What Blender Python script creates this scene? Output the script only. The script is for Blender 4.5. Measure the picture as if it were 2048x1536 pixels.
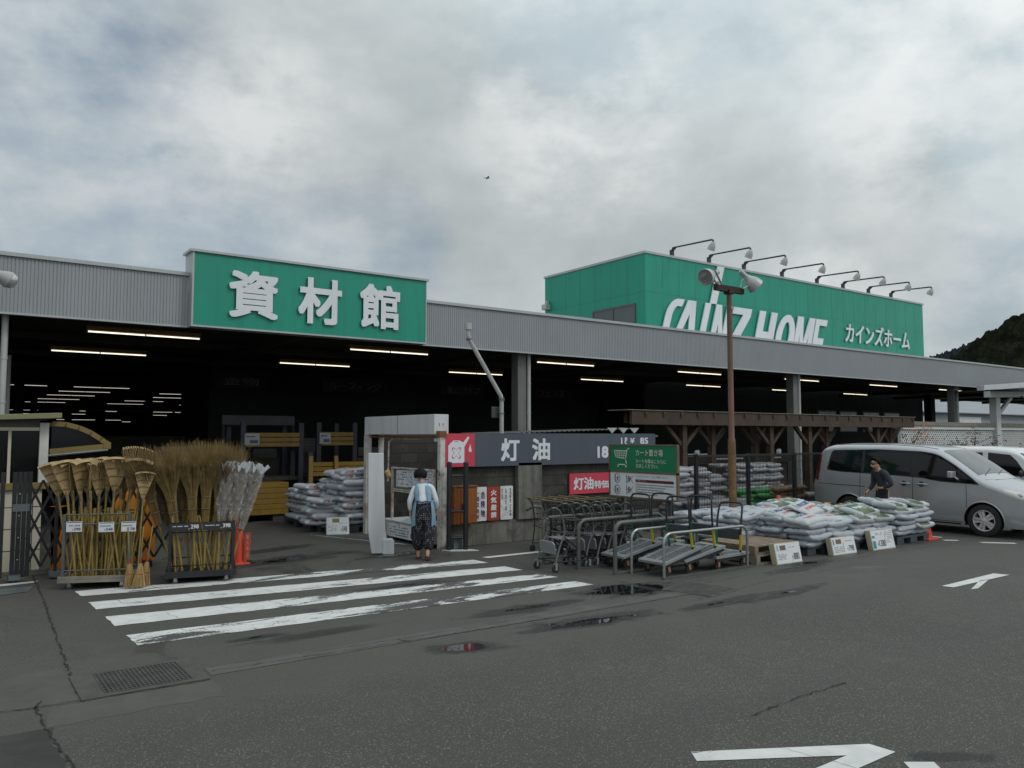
import bpy, bmesh, math, random
from mathutils import Vector, Matrix, Euler, noise as mnoise

for o in list(bpy.data.objects):
    bpy.data.objects.remove(o)
SC = bpy.context.scene
COL = SC.collection
R = math.radians

# ------------------------------------------------------------------ camera
cam_data = bpy.data.cameras.new('camera')
cam_data.sensor_width = 36.0
cam_data.lens = 36.0 * 1591.0 / 2048.0
cam_data.clip_start = 0.1
cam_data.clip_end = 6000.0
cam = bpy.data.objects.new('camera', cam_data)
cam.location = (0, 0, 2.0)
cam.rotation_euler = (R(90 + 3.74), 0, R(-35.8))
COL.objects.link(cam)
SC.camera = cam

# ------------------------------------------------------------------ sky and sun
SUN_DIR = Vector((0.35, -0.62, 0.70)).normalized()
W = bpy.data.worlds.new('World')
SC.world = W
W.use_nodes = True
nt = W.node_tree
nt.nodes.clear()
def N(kind, **kw):
    n = nt.nodes.new(kind)
    for k, v in kw.items():
        setattr(n, k, v)
    return n
def L(a, b):
    nt.links.new(a, b)
def MA(op, a, b=None, clamp=False):
    n = N('ShaderNodeMath', operation=op, use_clamp=clamp)
    for i, v in enumerate((a, b)):
        if v is None: continue
        if isinstance(v, (int, float)): n.inputs[i].default_value = v
        else: L(v, n.inputs[i])
    return n.outputs[0]
def RAMP(fac, stops):
    n = N('ShaderNodeValToRGB')
    e = n.color_ramp.elements
    while len(e) < len(stops): e.new(0.5)
    for i, (p, c) in enumerate(stops):
        e[i].position = p
        e[i].color = (c[0], c[1], c[2], 1) if not isinstance(c, (int, float)) else (c, c, c, 1)
    L(fac, n.inputs[0])
    return n.outputs[0]
def MIX(fac, a, b, blend='MIX'):
    n = N('ShaderNodeMix', data_type='RGBA', blend_type=blend)
    for i, v in ((0, fac), (6, a), (7, b)):
        if isinstance(v, (int, float)): n.inputs[i].default_value = v
        elif isinstance(v, tuple): n.inputs[i].default_value = (v[0], v[1], v[2], 1)
        else: L(v, n.inputs[i])
    return n.outputs[2]
out = N('ShaderNodeOutputWorld')
bg = N('ShaderNodeBackground')
sky = N('ShaderNodeTexSky', sky_type='NISHITA')
sky.sun_disc = False
sky.sun_elevation = math.asin(SUN_DIR.z)
sky.sun_rotation = math.atan2(SUN_DIR.x, SUN_DIR.y)
sky.air_density = 1.0
sky.dust_density = 2.0
tc = N('ShaderNodeTexCoord')
sep = N('ShaderNodeSeparateXYZ')
L(tc.outputs['Generated'], sep.inputs[0])
zup = MA('MAXIMUM', sep.outputs[2], 0.0)
def NOISE(vec, scale, detail, dist=0.0, off=(0, 0, 0), rough=0.55, col=False):
    m = N('ShaderNodeMapping')
    m.inputs['Location'].default_value = off
    L(vec, m.inputs[0])
    n = N('ShaderNodeTexNoise')
    n.inputs['Scale'].default_value = scale
    n.inputs['Detail'].default_value = detail
    n.inputs['Roughness'].default_value = rough
    n.inputs['Distortion'].default_value = dist
    L(m.outputs[0], n.inputs['Vector'])
    return n.outputs['Color' if col else 'Fac']
flat = N('ShaderNodeMapping'); flat.inputs['Scale'].default_value = (1.0, 1.0, 1.7)
L(tc.outputs['Generated'], flat.inputs[0])
D = flat.outputs[0]
# ragged copy of the view direction, so cloud banks get uneven edges
wv = N('ShaderNodeVectorMath', operation='SUBTRACT'); L(NOISE(tc.outputs['Generated'], 4.0, 8, 0.0, (2, 1, 4), 0.6, True), wv.inputs[0]); wv.inputs[1].default_value = (0.5, 0.5, 0.5)
ws_ = N('ShaderNodeVectorMath', operation='SCALE'); L(wv.outputs[0], ws_.inputs[0]); ws_.inputs['Scale'].default_value = 0.17
wa_ = N('ShaderNodeVectorMath', operation='ADD'); L(tc.outputs['Generated'], wa_.inputs[0]); L(ws_.outputs[0], wa_.inputs[1])
wn = N('ShaderNodeVectorMath', operation='NORMALIZE'); L(wa_.outputs[0], wn.inputs[0])
def BANK(az, el, r0, r1):
    """a cloud bank standing at compass bearing az (from +Y towards +X) and elevation el, in degrees"""
    d = N('ShaderNodeVectorMath', operation='DOT_PRODUCT'); L(wn.outputs[0], d.inputs[0])
    d.inputs[1].default_value = (math.sin(R(az)) * math.cos(R(el)), math.cos(R(az)) * math.cos(R(el)), math.sin(R(el)))
    m = N('ShaderNodeMapRange'); m.interpolation_type = 'SMOOTHSTEP'
    L(d.outputs['Value'], m.inputs['Value']); m.inputs['From Min'].default_value = math.cos(R(r1)); m.inputs['From Max'].default_value = math.cos(R(r0))
    return m.outputs[0]
def MAXI(lst):
    o_ = lst[0]
    for q in lst[1:]: o_ = MA('MAXIMUM', o_, q)
    return o_
n_big = NOISE(D, 2.3, 8, 0.0, (3.1, 1.7, 0), 0.52)
n_med = NOISE(D, 6.5, 10, 0.0, (7.3, -2.2, 0.4), 0.58)
n_fin = NOISE(D, 15.0, 8, 0.0, (0.3, 5.2, 1.1), 0.58)
tex = MA('ADD', MA('ADD', MA('MULTIPLY', n_big, 0.46), MA('MULTIPLY', n_med, 0.38)), MA('MULTIPLY', n_fin, 0.16))
pale = RAMP(tex, [(0.38, (0.500, 0.595, 0.640)), (0.47, (0.610, 0.685, 0.712)), (0.56, (0.70, 0.755, 0.77)), (0.66, (0.82, 0.85, 0.855))])
# grey undersides, bright rims, thin blue openings
grey = MAXI([BANK(21, 23.5, 2, 12), BANK(28, 21, 2, 11), BANK(34, 17, 2, 11), BANK(42, 16, 1, 9), BANK(50, 15, 1, 9), BANK(61, 14, 0, 7)])
cloud = MIX(MA('MULTIPLY', grey, 0.78), pale, RAMP(tex, [(0.38, (0.425, 0.478, 0.492)), (0.50, (0.50, 0.545, 0.552)), (0.62, (0.62, 0.66, 0.662))]))
rim = MAXI([BANK(16, 20.5, 0, 8), BANK(12, 17, 0, 5), BANK(40, 22.5, 0, 9), BANK(66, 26, 1, 12), BANK(64, 20, 0, 8), BANK(57, 9.5, 0, 5)])
cloud = MIX(MA('MULTIPLY', MA('MULTIPLY', rim, RAMP(tex, [(0.43, 0.0), (0.55, 1.0)])), 0.70), cloud, (0.86, 0.885, 0.885))
blue = MAXI([BANK(2, 24, 1, 12), BANK(9, 25, 0, 8), BANK(3, 13, 1, 13), BANK(14, 11.5, 1, 9), BANK(67, 8, 0, 6), BANK(25, 12, 0, 7)])
cover = MA('SUBTRACT', 1.0, MA('MULTIPLY', MA('MULTIPLY', blue, RAMP(n_med, [(0.34, 1.0), (0.62, 0.25)])), 0.55))
vd = N('ShaderNodeVectorMath', operation='DOT_PRODUCT')
L(tc.outputs['Generated'], vd.inputs[0])
vd.inputs[1].default_value = SUN_DIR
glow = MA('POWER', MA('MAXIMUM', MA('ADD', MA('MULTIPLY', vd.outputs['Value'], 0.5), 0.5), 0.0), 2.0)
up = MA('ADD', MA('MULTIPLY', zup, 0.55), 0.80)
lum = MA('ADD', up, MA('MULTIPLY', glow, 0.50))
cl = N('ShaderNodeVectorMath', operation='SCALE')
L(cloud, cl.inputs[0]); L(lum, cl.inputs['Scale'])
sk = N('ShaderNodeVectorMath', operation='SCALE')
L(sky.outputs[0], sk.inputs[0]); sk.inputs['Scale'].default_value = 0.105
L(MIX(cover, sk.outputs[0], cl.outputs[0]), bg.inputs['Color'])
bg.inputs['Strength'].default_value = 1.0
L(bg.outputs[0], out.inputs[0])

sun_data = bpy.data.lights.new('sun', 'SUN')
sun_data.energy = 0.9
sun_data.angle = R(14)
sun_data.color = (1.0, 0.97, 0.92)
sun = bpy.data.objects.new('sun', sun_data)
sun.rotation_euler = (-SUN_DIR).to_track_quat('-Z', 'Y').to_euler()
sun.location = (0, 0, 60)
COL.objects.link(sun)

SC.view_settings.view_transform = 'Standard'
SC.view_settings.look = 'None'
SC.view_settings.exposure = -0.28
SC.view_settings.gamma = 1.0
SC.view_settings.use_curve_mapping = False

# ------------------------------------------------------------------ materials
def mat(name, col, rough=0.6, metal=0.0, var=0.18, vs=3.0, bump=0.0, bs=60.0, dirt=None, dirt_amt=0.5, streak=None, coat=0.0, spec=0.5, rv=0.1):
    global nt
    m = bpy.data.materials.new(name)
    m.use_nodes = True
    nt = m.node_tree
    b = nt.nodes['Principled BSDF']
    t = N('ShaderNodeTexCoord').outputs['Object']
    n1 = NOISE(t, vs, 6, 0.2)
    lo = tuple(c * (1 - var) for c in col); hi = tuple(min(1, c * (1 + var)) for c in col)
    c = RAMP(n1, [(0.3, lo), (0.7, hi)])
    if dirt:
        n2 = NOISE(t, vs * 2.3, 8, 0.6, (4, 1, 2), 0.65)
        c = MIX(MA('MULTIPLY', RAMP(n2, [(0.48, 0.0), (0.68, 1.0)]), dirt_amt), c, dirt)
    if streak:
        mp = N('ShaderNodeMapping'); mp.inputs['Scale'].default_value = (7, 7, 0.35)
        L(t, mp.inputs[0])
        n3 = NOISE(mp.outputs[0], 1.0, 6, 0.1, (2, 9, 1), 0.6)
        c = MIX(MA('MULTIPLY', RAMP(n3, [(0.47, 0.0), (0.66, 1.0)]), streak[1]), c, streak[0])
    L(c, b.inputs['Base Color'])
    rr = MA('ADD', MA('MULTIPLY', NOISE(t, vs * 4, 5), 2 * rv), rough - rv)
    L(rr, b.inputs['Roughness'])
    b.inputs['Metallic'].default_value = metal
    b.inputs['Coat Weight'].default_value = coat
    b.inputs['Coat Roughness'].default_value = 0.06
    b.inputs['Specular IOR Level'].default_value = spec
    if bump:
        bn = N('ShaderNodeBump'); bn.inputs['Strength'].default_value = bump; bn.inputs['Distance'].default_value = 0.01
        L(NOISE(t, bs, 5, 0.1), bn.inputs['Height'])
        L(bn.outputs[0], b.inputs['Normal'])
    return m
def emit(name, col, s):
    global nt
    m = bpy.data.materials.new(name); m.use_nodes = True
    nt = m.node_tree
    b = nt.nodes['Principled BSDF']
    b.inputs['Base Color'].default_value = (0.8, 0.8, 0.8, 1)
    t = N('ShaderNodeTexCoord').outputs['Object']
    L(RAMP(NOISE(t, 2.0, 2), [(0.3, tuple(c * 0.95 for c in col)), (0.7, col)]), b.inputs['Emission Color'])
    b.inputs['Emission Strength'].default_value = s
    return m
MT = {}
MT['galv'] = mat('galvanised_cladding', (0.285, 0.30, 0.315), 0.5, 0.25, 0.06, 0.7, streak=((0.26, 0.27, 0.275), 0.4))
MT['cap'] = mat('cap_flashing', (0.40, 0.42, 0.42), 0.45, 0.2, 0.08, 1.5, streak=((0.36, 0.37, 0.36), 0.35))
MT['green'] = mat('green_sign_paint', (0.002, 0.265, 0.178), 0.42, 0, 0.07, 0.5, streak=((0.004, 0.205, 0.140), 0.6))
MT['letter'] = mat('white_letter', (0.72, 0.74, 0.77), 0.4, 0, 0.04, 0.8, streak=((0.6, 0.62, 0.63), 0.25))
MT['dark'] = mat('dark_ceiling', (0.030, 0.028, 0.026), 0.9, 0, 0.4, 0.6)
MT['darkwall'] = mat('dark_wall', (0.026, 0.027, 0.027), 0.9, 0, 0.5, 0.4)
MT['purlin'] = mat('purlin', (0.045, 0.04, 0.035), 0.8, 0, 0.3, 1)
MT['column'] = mat('column_grey', (0.15, 0.15, 0.146), 0.6, 0, 0.12, 1.5, streak=((0.11, 0.105, 0.1), 0.5))
MT['pvc'] = mat('pvc_pipe', (0.40, 0.40, 0.385), 0.4, 0, 0.08, 2, streak=((0.27, 0.26, 0.24), 0.4))
MT['tube'] = emit('fluorescent_tube', (1.0, 0.93, 0.74), 1.9)
MT['tubecool'] = emit('fluorescent_tube_cool', (1.0, 0.96, 0.84), 0.85)
MT['fixture'] = mat('glow_tinted_fixture', (0.22, 0.13, 0.04), 0.5, 0, 0.1, 2)  # the tubes' warm glow is painted into this brown housing colour
MT['white'] = mat('white_paint_metal', (0.55, 0.56, 0.57), 0.5, 0, 0.06, 1.5, streak=((0.40, 0.40, 0.39), 0.4))
MT['whiterust'] = mat('rusty_white_paint', (0.53, 0.52, 0.49), 0.6, 0, 0.08, 2, dirt=(0.16, 0.06, 0.02), dirt_amt=0.85, streak=((0.30, 0.20, 0.12), 0.55))
MT['rust'] = mat('rust', (0.17, 0.07, 0.03), 0.85, 0, 0.4, 9, bump=0.3)
MT['poleb'] = mat('brown_pole_paint', (0.125, 0.062, 0.04), 0.6, 0, 0.25, 3, dirt=(0.10, 0.05, 0.02), dirt_amt=0.8)
MT['polelow'] = mat('ochre_rust_pole', (0.17, 0.095, 0.035), 0.75, 0, 0.3, 4, dirt=(0.07, 0.03, 0.012), dirt_amt=0.7)
MT['lampshell'] = mat('lamp_shell', (0.43, 0.44, 0.43), 0.4, 0.1, 0.08, 3, dirt=(0.25, 0.24, 0.22), dirt_amt=0.4)
MT['lampin'] = mat('lamp_reflector', (0.55, 0.56, 0.55), 0.25, 0.6, 0.06, 3)
MT['arm'] = mat('dark_arm_paint', (0.035, 0.042, 0.05), 0.5, 0.1, 0.2, 3)
MT['glass'] = mat('window_glass', (0.008, 0.009, 0.010), 0.08, 0, 0.2, 0.5, rv=0.03, spec=0.25)
MT['frame'] = mat('aluminium_frame', (0.10, 0.10, 0.10), 0.5, 0.3, 0.1, 2)
MT['crimson'] = mat('crimson_sign', (0.53, 0.045, 0.075), 0.45, 0, 0.05, 1)
MT['slate'] = mat('slate_sign', (0.062, 0.077, 0.10), 0.5, 0, 0.10, 1, streak=((0.085, 0.095, 0.115), 0.3))
MT['signwhite'] = mat('sign_white', (0.66, 0.68, 0.71), 0.45, 0, 0.04, 1)
MT['paper'] = mat('paper_white', (0.62, 0.64, 0.66), 0.6, 0, 0.05, 4)
MT['signblack'] = mat('sign_black', (0.02, 0.02, 0.025), 0.5, 0, 0.1, 4)
MT['navy'] = mat('print_navy', (0.05, 0.06, 0.12), 0.5, 0, 0.1, 4)
MT['signred'] = mat('sign_red', (0.30, 0.035, 0.012), 0.5, 0, 0.1, 3)
MT['placard'] = mat('enamel_white', (0.64, 0.65, 0.65), 0.35, 0, 0.04, 2, dirt=(0.25, 0.12, 0.06), dirt_amt=0.5)
MT['orangebox'] = mat('orange_cabinet', (0.26, 0.075, 0.010), 0.55, 0, 0.15, 2, streak=((0.11, 0.035, 0.01), 0.6))
MT['blackm'] = mat('black_metal', (0.014, 0.014, 0.016), 0.45, 0.0, 0.3, 4)
MT['blackwire'] = mat('black_wire', (0.022, 0.022, 0.024), 0.4, 0.3, 0.3, 6)
MT['chrome'] = mat('steel_tube', (0.36, 0.37, 0.36), 0.3, 0.75, 0.1, 3)
MT['galvtube'] = mat('galvanised_tube', (0.105, 0.12, 0.115), 0.5, 0.4, 0.2, 4, dirt=(0.2, 0.12, 0.05), dirt_amt=0.4)
MT['greypl'] = mat('grey_plastic', (0.22, 0.235, 0.245), 0.5, 0, 0.1, 4, dirt=(0.15, 0.15, 0.14), dirt_amt=0.5)
MT['darkgrey'] = mat('dark_grey_plastic', (0.055, 0.06, 0.065), 0.5, 0, 0.2, 4)
MT['rubber'] = mat('rubber', (0.018, 0.018, 0.018), 0.75, 0, 0.3, 8)
MT['brass'] = mat('worn_brass', (0.20, 0.155, 0.08), 0.5, 0.3, 0.2, 6)
MT['yellow'] = mat('yellow_paint', (0.42, 0.33, 0.015), 0.5, 0, 0.12, 4)
MT['rackyel'] = mat('rack_yellow', (0.20, 0.115, 0.010), 0.55, 0, 0.2, 2)
MT['rackblue'] = mat('rack_blue_grey', (0.028, 0.030, 0.042), 0.6, 0, 0.2, 2)
MT['greent'] = mat('green_tape', (0.01, 0.17, 0.09), 0.5, 0, 0.1, 4)
MT['cone'] = mat('cone_red', (0.62, 0.055, 0.018), 0.5, 0, 0.1, 4)
MT['orange'] = mat('safety_orange', (0.62, 0.20, 0.01), 0.5, 0, 0.1, 4)
MT['wood'] = mat('pallet_wood', (0.21, 0.155, 0.105), 0.8, 0, 0.3, 7, bump=0.3, dirt=(0.10, 0.08, 0.065), dirt_amt=0.7)
MT['woodgrey'] = mat('grey_wood', (0.20, 0.18, 0.15), 0.85, 0, 0.25, 6, bump=0.3)
MT['timber'] = mat('pergola_timber', (0.055, 0.036, 0.024), 0.8, 0, 0.3, 3, streak=((0.05, 0.032, 0.022), 0.5))
MT['palletpl'] = mat('pallet_dark_plastic', (0.05, 0.055, 0.065), 0.6, 0, 0.2, 3)
MT['bamboo'] = mat('bamboo_pole', (0.27, 0.185, 0.052), 0.45, 0, 0.4, 3)
MT['bamboo2'] = mat('bamboo_rake', (0.34, 0.235, 0.105), 0.6, 0, 0.25, 12)
MT['bamdark'] = mat('bamboo_binding', (0.16, 0.12, 0.07), 0.7, 0, 0.2, 12)
MT['twig'] = mat('broom_twig', (0.20, 0.135, 0.045), 0.8, 0, 0.4, 9)
MT['twig2'] = mat('broom_twig_brown', (0.155, 0.10, 0.038), 0.8, 0, 0.4, 9)
MT['straw'] = mat('straw', (0.42, 0.28, 0.12), 0.75, 0, 0.2, 14)
MT['cream'] = mat('cream_wall', (0.50, 0.46, 0.36), 0.7, 0, 0.06, 1)
MT['oliveroof'] = mat('olive_roof_edge', (0.20, 0.19, 0.10), 0.6, 0, 0.12, 1)
MT['yelframe'] = mat('ochre_frame', (0.19, 0.135, 0.035), 0.6, 0, 0.12, 1)
MT['steelp'] = mat('steel_plate', (0.14, 0.16, 0.165), 0.5, 0.5, 0.2, 3)
MT['skin'] = mat('skin', (0.42, 0.23, 0.15), 0.55, 0, 0.08, 8)
MT['hair'] = mat('hair_black', (0.011, 0.010, 0.010), 0.75, 0, 0.3, 20, bump=0.8, bs=90, spec=0.15)
MT['blouse'] = mat('white_blouse', (0.58, 0.62, 0.67), 0.8, 0, 0.05, 6, bump=0.6, bs=22)
MT['apron'] = mat('blue_apron', (0.17, 0.285, 0.37), 0.8, 0, 0.08, 6, bump=0.4, bs=20)
MT['sandal'] = mat('sandal', (0.05, 0.03, 0.025), 0.6, 0, 0.2, 6)
MT['navyknit'] = mat('charcoal_knit', (0.028, 0.031, 0.042), 0.9, 0, 0.2, 8, bump=0.5, bs=30)
MT['blackcloth'] = mat('black_cloth', (0.008, 0.008, 0.010), 0.9, 0, 0.2, 8, bump=0.5, bs=24)
MT['khaki'] = mat('khaki_cloth', (0.27, 0.22, 0.13), 0.9, 0, 0.12, 8, bump=0.5, bs=24)
MT['silver'] = mat('silver_car_paint', (0.42, 0.435, 0.45), 0.28, 0.5, 0.012, 0.4, coat=0.7, rv=0.02)
MT['carwhite'] = mat('white_car_paint', (0.66, 0.67, 0.68), 0.35, 0, 0.02, 0.6, coat=0.5)
MT['carglass'] = mat('tinted_car_glass', (0.004, 0.005, 0.005), 0.05, 0, 0.2, 0.6, rv=0.02, spec=0.38)
MT['windscreen'] = mat('windscreen_glass', (0.07, 0.085, 0.085), 0.05, 0, 0.3, 0.8, rv=0.02, spec=1.0)
MT['trim'] = mat('black_trim', (0.012, 0.012, 0.013), 0.5, 0, 0.2, 2)
MT['tyre'] = mat('tyre', (0.016, 0.016, 0.017), 0.8, 0, 0.25, 6)
MT['alloy'] = mat('alloy_wheel', (0.50, 0.50, 0.50), 0.35, 0.25, 0.08, 3)
MT['lens'] = mat('headlamp_lens', (0.55, 0.55, 0.50), 0.1, 0.3, 0.3, 5, rv=0.04, coat=1.0)
MT['redlens'] = mat('tail_lens', (0.10, 0.012, 0.008), 0.2, 0, 0.2, 5)
MT['lattice'] = mat('lattice_white', (0.60, 0.61, 0.60), 0.6, 0, 0.06, 1)
MT['greywall'] = mat('far_grey_wall', (0.26, 0.28, 0.30), 0.7, 0, 0.08, 0.4)
MT['concrete'] = mat('concrete', (0.15, 0.145, 0.125), 0.85, 0, 0.25, 2, bump=0.4, bs=50, dirt=(0.05, 0.05, 0.045), dirt_amt=0.7, streak=((0.05, 0.047, 0.04), 0.6))
MT['leaf'] = mat('leaf_green', (0.06, 0.075, 0.02), 0.6, 0, 0.4, 9)
MT['leafo'] = mat('leaf_orange', (0.32, 0.11, 0.03), 0.6, 0, 0.35, 9)
MT['leafp'] = mat('leaf_purple', (0.075, 0.045, 0.032), 0.6, 0, 0.35, 9)
MT['bark'] = mat('bark', (0.08, 0.06, 0.045), 0.9, 0, 0.3, 9)
MT['whitepaint'] = None
MT['bird'] = mat('bird_dark', (0.02, 0.02, 0.02), 0.8)
MT['bag_grey'] = mat('sack_grey', (0.27, 0.27, 0.29), 0.45, 0, 0.2, 5, bump=0.4, bs=18)
MT['bag_green'] = mat('sack_green', (0.03, 0.19, 0.05), 0.5, 0, 0.35, 5, bump=0.4, bs=18)
MT['bag_brown'] = mat('sack_brown', (0.15, 0.095, 0.04), 0.6, 0, 0.3, 5, bump=0.4, bs=18)
MT['plasticwrap'] = None

def clear_plastic():
    global nt
    m = bpy.data.materials.new('clear_plastic_sleeve'); m.use_nodes = True
    nt = m.node_tree
    b = nt.nodes['Principled BSDF']
    t = N('ShaderNodeTexCoord').outputs['Object']
    n1 = NOISE(t, 9, 8, 2.2, (0, 0, 0), 0.7)
    b.inputs['Base Color'].default_value = (0.75, 0.77, 0.80, 1)
    b.inputs['Roughness'].default_value = 0.25
    L(RAMP(n1, [(0.42, 0.10), (0.60, 0.22), (0.70, 0.75)]), b.inputs['Alpha'])  # whiter, more opaque streaks paint highlights on the crinkles
    bn = N('ShaderNodeBump'); bn.inputs['Strength'].default_value = 0.8; bn.inputs['Distance'].default_value = 0.02
    L(n1, bn.inputs['Height']); L(bn.outputs[0], b.inputs['Normal'])
    return m
MT['plasticwrap'] = clear_plastic()

def ground_mat():
    global nt
    m = bpy.data.materials.new('asphalt'); m.use_nodes = True
    nt = m.node_tree
    b = nt.nodes['Principled BSDF']
    t = N('ShaderNodeTexCoord').outputs['Object']
    s = N('ShaderNodeSeparateXYZ'); L(t, s.inputs[0])
    wob = MA('MULTIPLY', MA('SUBTRACT', NOISE(t, 0.9, 5, 0.3), 0.5), 0.9)
    yy = MA('ADD', s.outputs[1], wob)
    coarse = RAMP(MA('DIVIDE', MA('SUBTRACT', yy, 5.6), 1.0, True), [(0.0, 1.0), (1.0, 0.0)])     # lane asphalt towards the camera
    big = NOISE(t, 0.35, 6, 0.3)
    midn = NOISE(t, 2.2, 9, 0.3, (5, 3, 0), 0.68)
    fin = NOISE(t, 70, 4, 0.0)
    base = RAMP(big, [(0.3, (0.054, 0.051, 0.0455)), (0.7, (0.076, 0.0715, 0.064))])
    base = MIX(RAMP(midn, [(0.35, 0.45), (0.65, 0.0)]), base, (0.048, 0.045, 0.040))
    g = N('ShaderNodeMix', data_type='RGBA', blend_type='MULTIPLY'); g.inputs[0].default_value = 1.0
    L(base, g.inputs[6]); L(RAMP(fin, [(0.25, 0.45), (0.75, 1.55)]), g.inputs[7])
    c = g.outputs[2]
    v = N('ShaderNodeTexVoronoi'); v.inputs['Scale'].default_value = 66; L(t, v.inputs['Vector'])
    sel = RAMP(v.outputs['Color'], [(0.46, 0.0), (0.56, 1.0)])
    dot = RAMP(v.outputs['Distance'], [(0.10, 1.0), (0.40, 0.0)])
    dens = RAMP(NOISE(t, 5.5, 6, 0.2, (3, 8, 0), 0.7), [(0.36, 0.35), (0.60, 1.0)])
    k = MA('MULTIPLY', MA('MULTIPLY', MA('MULTIPLY', sel, dot), dens), MA('ADD', MA('MULTIPLY', coarse, 0.75), 0.45))
    c = MIX(k, c, (0.27, 0.255, 0.225))
    v2 = N('ShaderNodeTexVoronoi'); v2.inputs['Scale'].default_value = 95; L(t, v2.inputs['Vector'])
    c = MIX(MA('MULTIPLY', RAMP(v2.outputs['Distance'], [(0.0, 0.75), (0.30, 0.0)]), MA('ADD', MA('MULTIPLY', coarse, 0.55), 0.25)), c, (0.022, 0.022, 0.021))
    # smoother old surfacing beside the drain
    band = MA('MULTIPLY', RAMP(MA('DIVIDE', MA('SUBTRACT', yy, 5.9), 0.4, True), [(0, 0.0), (1, 1.0)]), RAMP(MA('DIVIDE', MA('SUBTRACT', yy, 7.9), 0.4, True), [(0, 1.0), (1, 0.0)]))
    c = MIX(MA('MULTIPLY', band, 0.35), c, (0.078, 0.074, 0.067))
    # tyre-polished tracks running along the lane
    trk = MA('MULTIPLY', RAMP(MA('ABSOLUTE', MA('SUBTRACT', MA('FRACT', MA('DIVIDE', MA('ADD', yy, 0.5), 1.75)), 0.5)), [(0.05, 1.0), (0.28, 0.0)]), coarse)
    c = MIX(MA('MULTIPLY', trk, 0.22), c, (0.050, 0.049, 0.046))
    # damp stains
    wet = RAMP(NOISE(t, 0.75, 6, 0.8, (11, 2, 0)), [(0.57, 0.0), (0.67, 1.0)])
    wet = MA('MULTIPLY', wet, RAMP(MA('DIVIDE', MA('SUBTRACT', yy, 6.0), 1.5, True), [(0, 0.0), (1, 1.0)]))
    c = MIX(MA('MULTIPLY', wet, 0.35), c, (0.030, 0.030, 0.029))
    L(c, b.inputs['Base Color'])
    L(MA('SUBTRACT', 0.82, MA('MULTIPLY', wet, 0.45)), b.inputs['Roughness'])
    bn = N('ShaderNodeBump'); bn.inputs['Strength'].default_value = 0.5; bn.inputs['Distance'].default_value = 0.006
    L(MA('ADD', fin, MA('MULTIPLY', v.outputs['Distance'], 0.8)), bn.inputs['Height']); L(bn.outputs[0], b.inputs['Normal'])
    return m
MT['asphalt'] = ground_mat()

def worn_paint(name, wear=0.5, seed=0.0):
    global nt
    m = bpy.data.materials.new(name); m.use_nodes = True
    nt = m.node_tree
    b = nt.nodes['Principled BSDF']
    t = N('ShaderNodeTexCoord').outputs['Object']
    mp = N('ShaderNodeMapping'); mp.inputs['Scale'].default_value = (0.55, 2.0, 1); mp.inputs['Location'].default_value = (seed, seed * 1.7, 0)
    L(t, mp.inputs[0])
    n1 = NOISE(mp.outputs[0], 1.6, 9, 0.5, (0, 0, 0), 0.72)
    n2 = NOISE(t, 38, 5, 0.2)
    sp_ = N('ShaderNodeSeparateXYZ'); L(t, sp_.inputs[0]); sxx = sp_.outputs[0]
    f = MA('ADD', MA('MULTIPLY', n1, 0.84), MA('MULTIPLY', n2, 0.16))
    f = MA('ADD', f, MA('MULTIPLY', RAMP(MA('DIVIDE', MA('ABSOLUTE', MA('SUBTRACT', sxx, 5.3)), 1.7, True), [(0.0, 1.0), (1.0, 0.0)]), 0.085 * min(1, wear * 2 - .2)))
    worn = RAMP(f, [(0.655 - 0.16 * wear, 0.0), (0.685 - 0.16 * wear, 1.0)])
    # straight joints across the stripe
    sx_ = N('ShaderNodeSeparateXYZ'); L(t, sx_.inputs[0])
    v = N('ShaderNodeTexVoronoi', voronoi_dimensions='1D', feature='DISTANCE_TO_EDGE')
    v.inputs['Scale'].default_value = 1.25
    L(MA('ADD', MA('ADD', sx_.outputs[0], MA('MULTIPLY', sx_.outputs[1], 0.22)), MA('ADD', MA('MULTIPLY', NOISE(t, 7, 4, 0.2), 0.10), seed * 3.3)), v.inputs['W'])
    crack = MA('MULTIPLY', RAMP(v.outputs['Distance'], [(0.0, 1.0), (0.012, 0.0)]), RAMP(NOISE(t, 2.0, 3, 0.0, (seed, 4, 2)), [(0.42, 0.15), (0.55, 1.0)]))
    fac = MA('MAXIMUM', worn, MA('MULTIPLY', crack, 0.9), True)
    wc = RAMP(NOISE(t, 5, 6, 0.3), [(0.3, (0.52, 0.52, 0.505)), (0.7, (0.65, 0.65, 0.635))])
    L(MIX(fac, wc, RAMP(n2, [(0.3, (0.035, 0.035, 0.034)), (0.7, (0.085, 0.084, 0.08))])), b.inputs['Base Color'])
    b.inputs['Roughness'].default_value = 0.7
    bn = N('ShaderNodeBump'); bn.inputs['Strength'].default_value = 0.4; bn.inputs['Distance'].default_value = 0.004; bn.invert = True
    L(fac, bn.inputs['Height']); L(bn.outputs[0], b.inputs['Normal'])
    return m

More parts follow.
